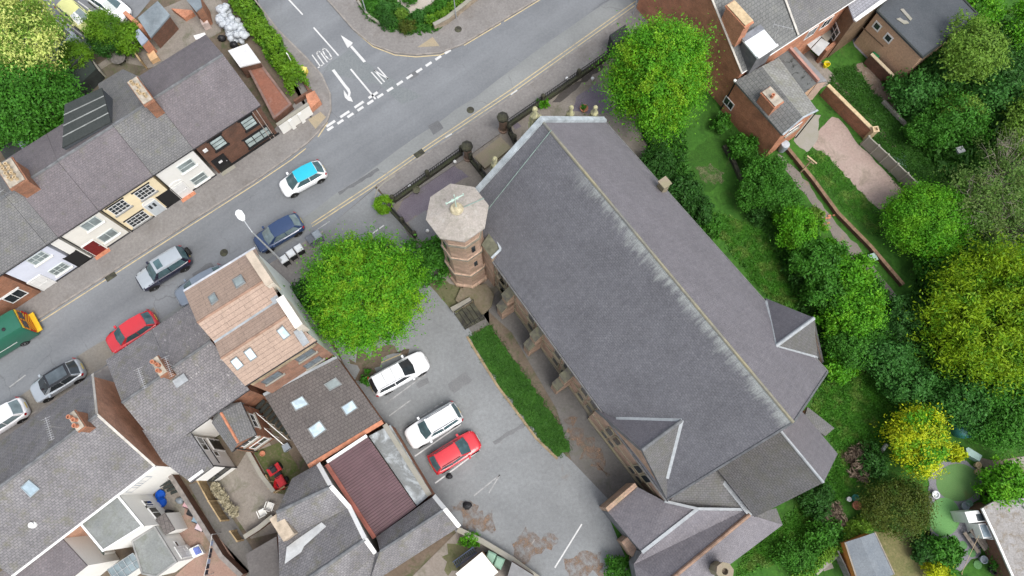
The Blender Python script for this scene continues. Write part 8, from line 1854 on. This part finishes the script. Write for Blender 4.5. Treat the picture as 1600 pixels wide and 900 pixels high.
fence('grey timber fence beside the orange shed wall', [q(3, 3, 400, 740), q(3, 3, 440, 820), q(3, 3, 490, 930)], 1.0, m_plain('grey_timber', (.2, .19, .175), .9, .2, 3))
wall('buff edging wall beside the lime hedge', [(1272, 895), (1300, 870), (1322, 845), (1345, 825)], .3, .4, M_CONC)
fence('low timber fence between the dry lawn and the artificial lawn', [q(3, 3, 985, 620), q(3, 3, 1000, 720), q(3, 3, 1030, 820)], .7, M_DARKWOOD)
bnc = thing('garden_table', 'weathered timber picnic table beside the white house', 'table', q(3, 3, 1290, 660)); p = q(3, 3, 1290, 660); d = (q(3, 3, 1330, 715)-q(3, 3, 1262, 620)).normalized(); s3 = d.cross(UP)
for k in range(4): m = MB(); m.box(p+s3*(-.27+.18*k)+UP*.72, d*.8, s3*.08, UP*.02); m.build('plank', m_plain('weathered_planks', (.2, .17, .14), .9, .25, 4), bnc)
for o_ in (-.62, .62): m = MB(); m.box(p+s3*o_+UP*.43, d*.8, s3*.13, UP*.02); m.build('bench_plank', m_plain('weathered_planks', (.2, .17, .14)), bnc)
for o_ in (-.6, .6): m = MB(); m.box(p+d*o_+UP*.4, d*.04, s3*.7, UP*.04); m.tube([p+d*o_+s3*.2+UP*.7, p+d*o_+s3*.6], .04, 4); m.tube([p+d*o_-s3*.2+UP*.7, p+d*o_-s3*.6], .04, 4); m.build('trestle', M_DARKWOOD, bnc)
wh = thing('white_house', 'house with white fascias and a gravel covered flat roof in the bottom right corner', 'house', q(3, 3, 1450, 700)); rp_ = [q(3, 3, 1335, 478, 2.2), q(3, 3, 1420, 430, 2.2), q(3, 3, 1750, 400, 2.2), q(3, 3, 1850, 900, 2.2), q(3, 3, 1560, 980, 2.2), q(3, 3, 1420, 660, 2.2)]
m = MB(); A_ = sum(rp_[k].x*rp_[(k+1) % 6].y-rp_[(k+1) % 6].x*rp_[k].y for k in range(6)); m.extrude([p-UP*.2 for p in rp_], UP*.2); m.build('roof', m_ground('gravel_roof', [(.23, .215, .2), (.29, .28, .27), (.18, .15, .11)], .8, 9, contrast=1.6, stain=((.4, .4, .42), .5, .65, .6, .25)), wh); Pi = inset([zz(p, 0) for p in rp_], .15); w = MB(); w.extrude(Pi, UP*1.97); w.build('wall', M_BRICK_BR, wh)
m = MB(); edge_bar(m, rp_[0], rp_[5], .14, .1); edge_bar(m, rp_[5], rp_[4], .14, .1); m.build('fascia', M_WHITEPAINT, wh)
Fw = Facade(Pi[0], Pi[5]); Fw = Fw if Fw.n.x < 0 else Facade(Pi[5], Pi[0])
window(wh, Fw, Fw.len*.85, 1.1, 1.0, 1.2, cols=2)
bay = MB(); P = [q(3, 3, 1235, 500, 1.9), q(3, 3, 1320, 490, 1.9), q(3, 3, 1365, 560, 1.9), q(3, 3, 1262, 570, 1.9)]; bay.extrude([zz(p, 0) for p in P], UP*1.8); bay.build('porch', M_WHITEPAINT, wh); m = MB(); Pg = [q(3, 3, *p, 1.803) for p in ((1298, 515), (1335, 510), (1355, 553), (1312, 558))]; m.extrude(Pg, UP*.05); m.build('roof_window', M_GLASS, wh)
P = [q(3, 3, 1320, 575, 1.7), q(3, 3, 1375, 568, 1.7), q(3, 3, 1418, 660, 1.7), q(3, 3, 1352, 668, 1.7)]; m = MB(); m.extrude([zz(p, 0) for p in P], UP*1.6); m.build('bay_window', M_WHITEPAINT, wh); m = MB(); Pg = [p+(ctr(P)-p)*.2 for p in P]; m.extrude([zz(p, 1.603) for p in Pg], UP*.04); m.build('roof_window', M_GLASSB, wh)
bx = MB(); bx.extrude([q(3, 3, *p) for p in ((1208, 105), (1222, 98), (1308, 150), (1290, 185), (1212, 140))], UP*.6); tag(bx.build('storage_box', m_plain('blue_green_lid', (.25, .36, .33), .5, .12, 2)), 'pale blue-green storage box beside the upper artificial lawn', 'box')
wbt = thing('garden_tank', 'large teal green tank beside the yellow variegated bush', 'tank', W(1497, 668)); m = MB(); m.lathe([(.7, 0), (.78, .5), (.74, 1.0), (.6, 1.12), (.2, 1.2)], W(1497, 670), 20); m.build('body', m_plain('teal_plastic', (.03, .14, .13), .45, .12, 2), wbt, smooth=50); m = MB(); m.lathe([(.22, 1.2), (.22, 1.26), (.05, 1.28)], W(1497, 670), 14); m.build('lid', PGR, wbt)
def pot_(lb, x, y, m, r_=.22, h=.35): 
    mm = MB(); mm.lathe([(r_*.7, 0), (r_, h), (r_*1.1, h+.01), (r_*1.1, h+.06), (r_*.85, h+.06), (r_*.7, h*.8)], q(3, 3, x, y), 14); tag(mm.build('flower_pot', m, smooth=40), lb, 'pot')
pot_('terracotta pot with a dark inside beside the olive bush', 540, 458, M_TERRA, .3, .4); pot_('white pot behind the terracotta one beside the olive bush', 495, 420, M_WHITEPAINT, .16, .3); pot_('teal pot at the left of the olive bush', 535, 412, m_plain('teal_pot', (.04, .22, .18), .4), .24, .3)
pot_('white and grey pot on the chippings between the two round lawns', 1034, 392, PW, .26, .3); pot_('dark pot with a white rim near the white porch', 1216, 462, PG, .28, .35); pot_('buff pot uppermost in the row by the round lawn', 1296, 208, M_BUFF, .22); pot_('buff pot in the middle of the row by the round lawn', 1298, 250, M_BUFF, .24); pot_('dark pot lowest in the row by the round lawn', 1328, 380, PBK, .24); pot_('green glazed pot beside the round lawn', 1240, 445, PGR, .22); pot_('grey pot below the picnic table', 1330, 795, PG, .26); pot_('dark pot at the bottom edge below the picnic table', 1390, 860, PBK, .28)
for k, (x, y) in enumerate(((1162, 672), (1218, 708), (1272, 756), (1310, 830))): m = MB(); m.lathe([(.3, 0), (.3, .035), (.02, .04)], q(3, 3, x, y), 16); o = m.build('turf_stepping_stone', m_plain('turf_disc', (.10, .22, .08), .95, .15, 9)); tag(o, ['round turf stepping stone nearest the bright round lawn', 'round turf stepping stone second from the bright round lawn', 'round turf stepping stone third from the bright round lawn', 'round turf stepping stone furthest from the bright round lawn'][k], 'stepping stone', 'turf stepping stones')
tst = thing('timber_stack', 'stack of old timber frames against the scrub beside the yellow bush', 'timber', q(3, 3, 660, 200))
for a_, b_ in (((600, 270), (690, 285)), ((620, 230), (690, 245)), ((640, 180), (720, 215)), ((600, 270), (640, 200)), ((700, 130), (735, 80))): m = MB(); ribbon(m, [q(3, 3, *a_), q(3, 3, *b_)], .09, .25, .33); m.build('board', m_plain('grey_timber', (.2, .19, .175)), tst)
m = MB(); m.extrude([q(3, 3, *p) for p in ((615, 235), (650, 225), (685, 270), (650, 290))], UP*.24); m.build('green_crate', m_plain('green_crate_plastic', (.05, .16, .08), .5), tst)
wbd = MB(); wbd.extrude([q(3, 3, *p) for p in ((702, 108), (725, 75), (738, 85), (712, 122))], UP*.35); tag(wbd.build('white_board', M_WHITEPAINT), 'white board standing in the scrub by the yellow bush', 'board')
wl_ = thing('washing_line', 'pale washing line stretched over the chippings in the lower right garden', 'clothes line', q(3, 3, 1270, 770)); m = MB(); m.tube([q(3, 3, 1320, 645, 2.0), q(3, 3, 1265, 760, 1.8), q(3, 3, 1212, 880, 2.0)], .014, 5); m.build('line', M_BUFF, wl_); m = MB(); m.tube([q(3, 3, 1212, 890, 0), q(3, 3, 1212, 880, 2.05)], .035, 6); m.build('post', M_WOOD, wl_)
gl_ = MB(); gl_.box(W(1498, 236, .3), (.3, .1, 0), (-.1, .25, 0), (0, 0, .3)); tag(gl_.build('white_bin', PW), 'pale grey plastic bin on the lawn by the dark thicket', 'bin')
cg = MB(); cg.box(W(1364, 402, .35), (.3, .1, 0), (-.1, .3, 0), (0, 0, .05)); tag(cg.build('glass_lid', m_plain('pale_green_glass', (.35, .48, .42), .3)), 'pale green lid beside the lower end of the garden path', 'lid')
rb_ = MB(); 
for k in range(9): p = q(3, 1, 390+random.gauss(0, 25), 470+random.gauss(0, 35)); rb_.box(p+UP*.05, Vector((.12, .04, 0)), Vector((-.03, .06, 0)), UP*.05)
tag(rb_.build('brick_rubble', M_TERRA), 'scatter of broken bricks on the garden path', 'rubble')
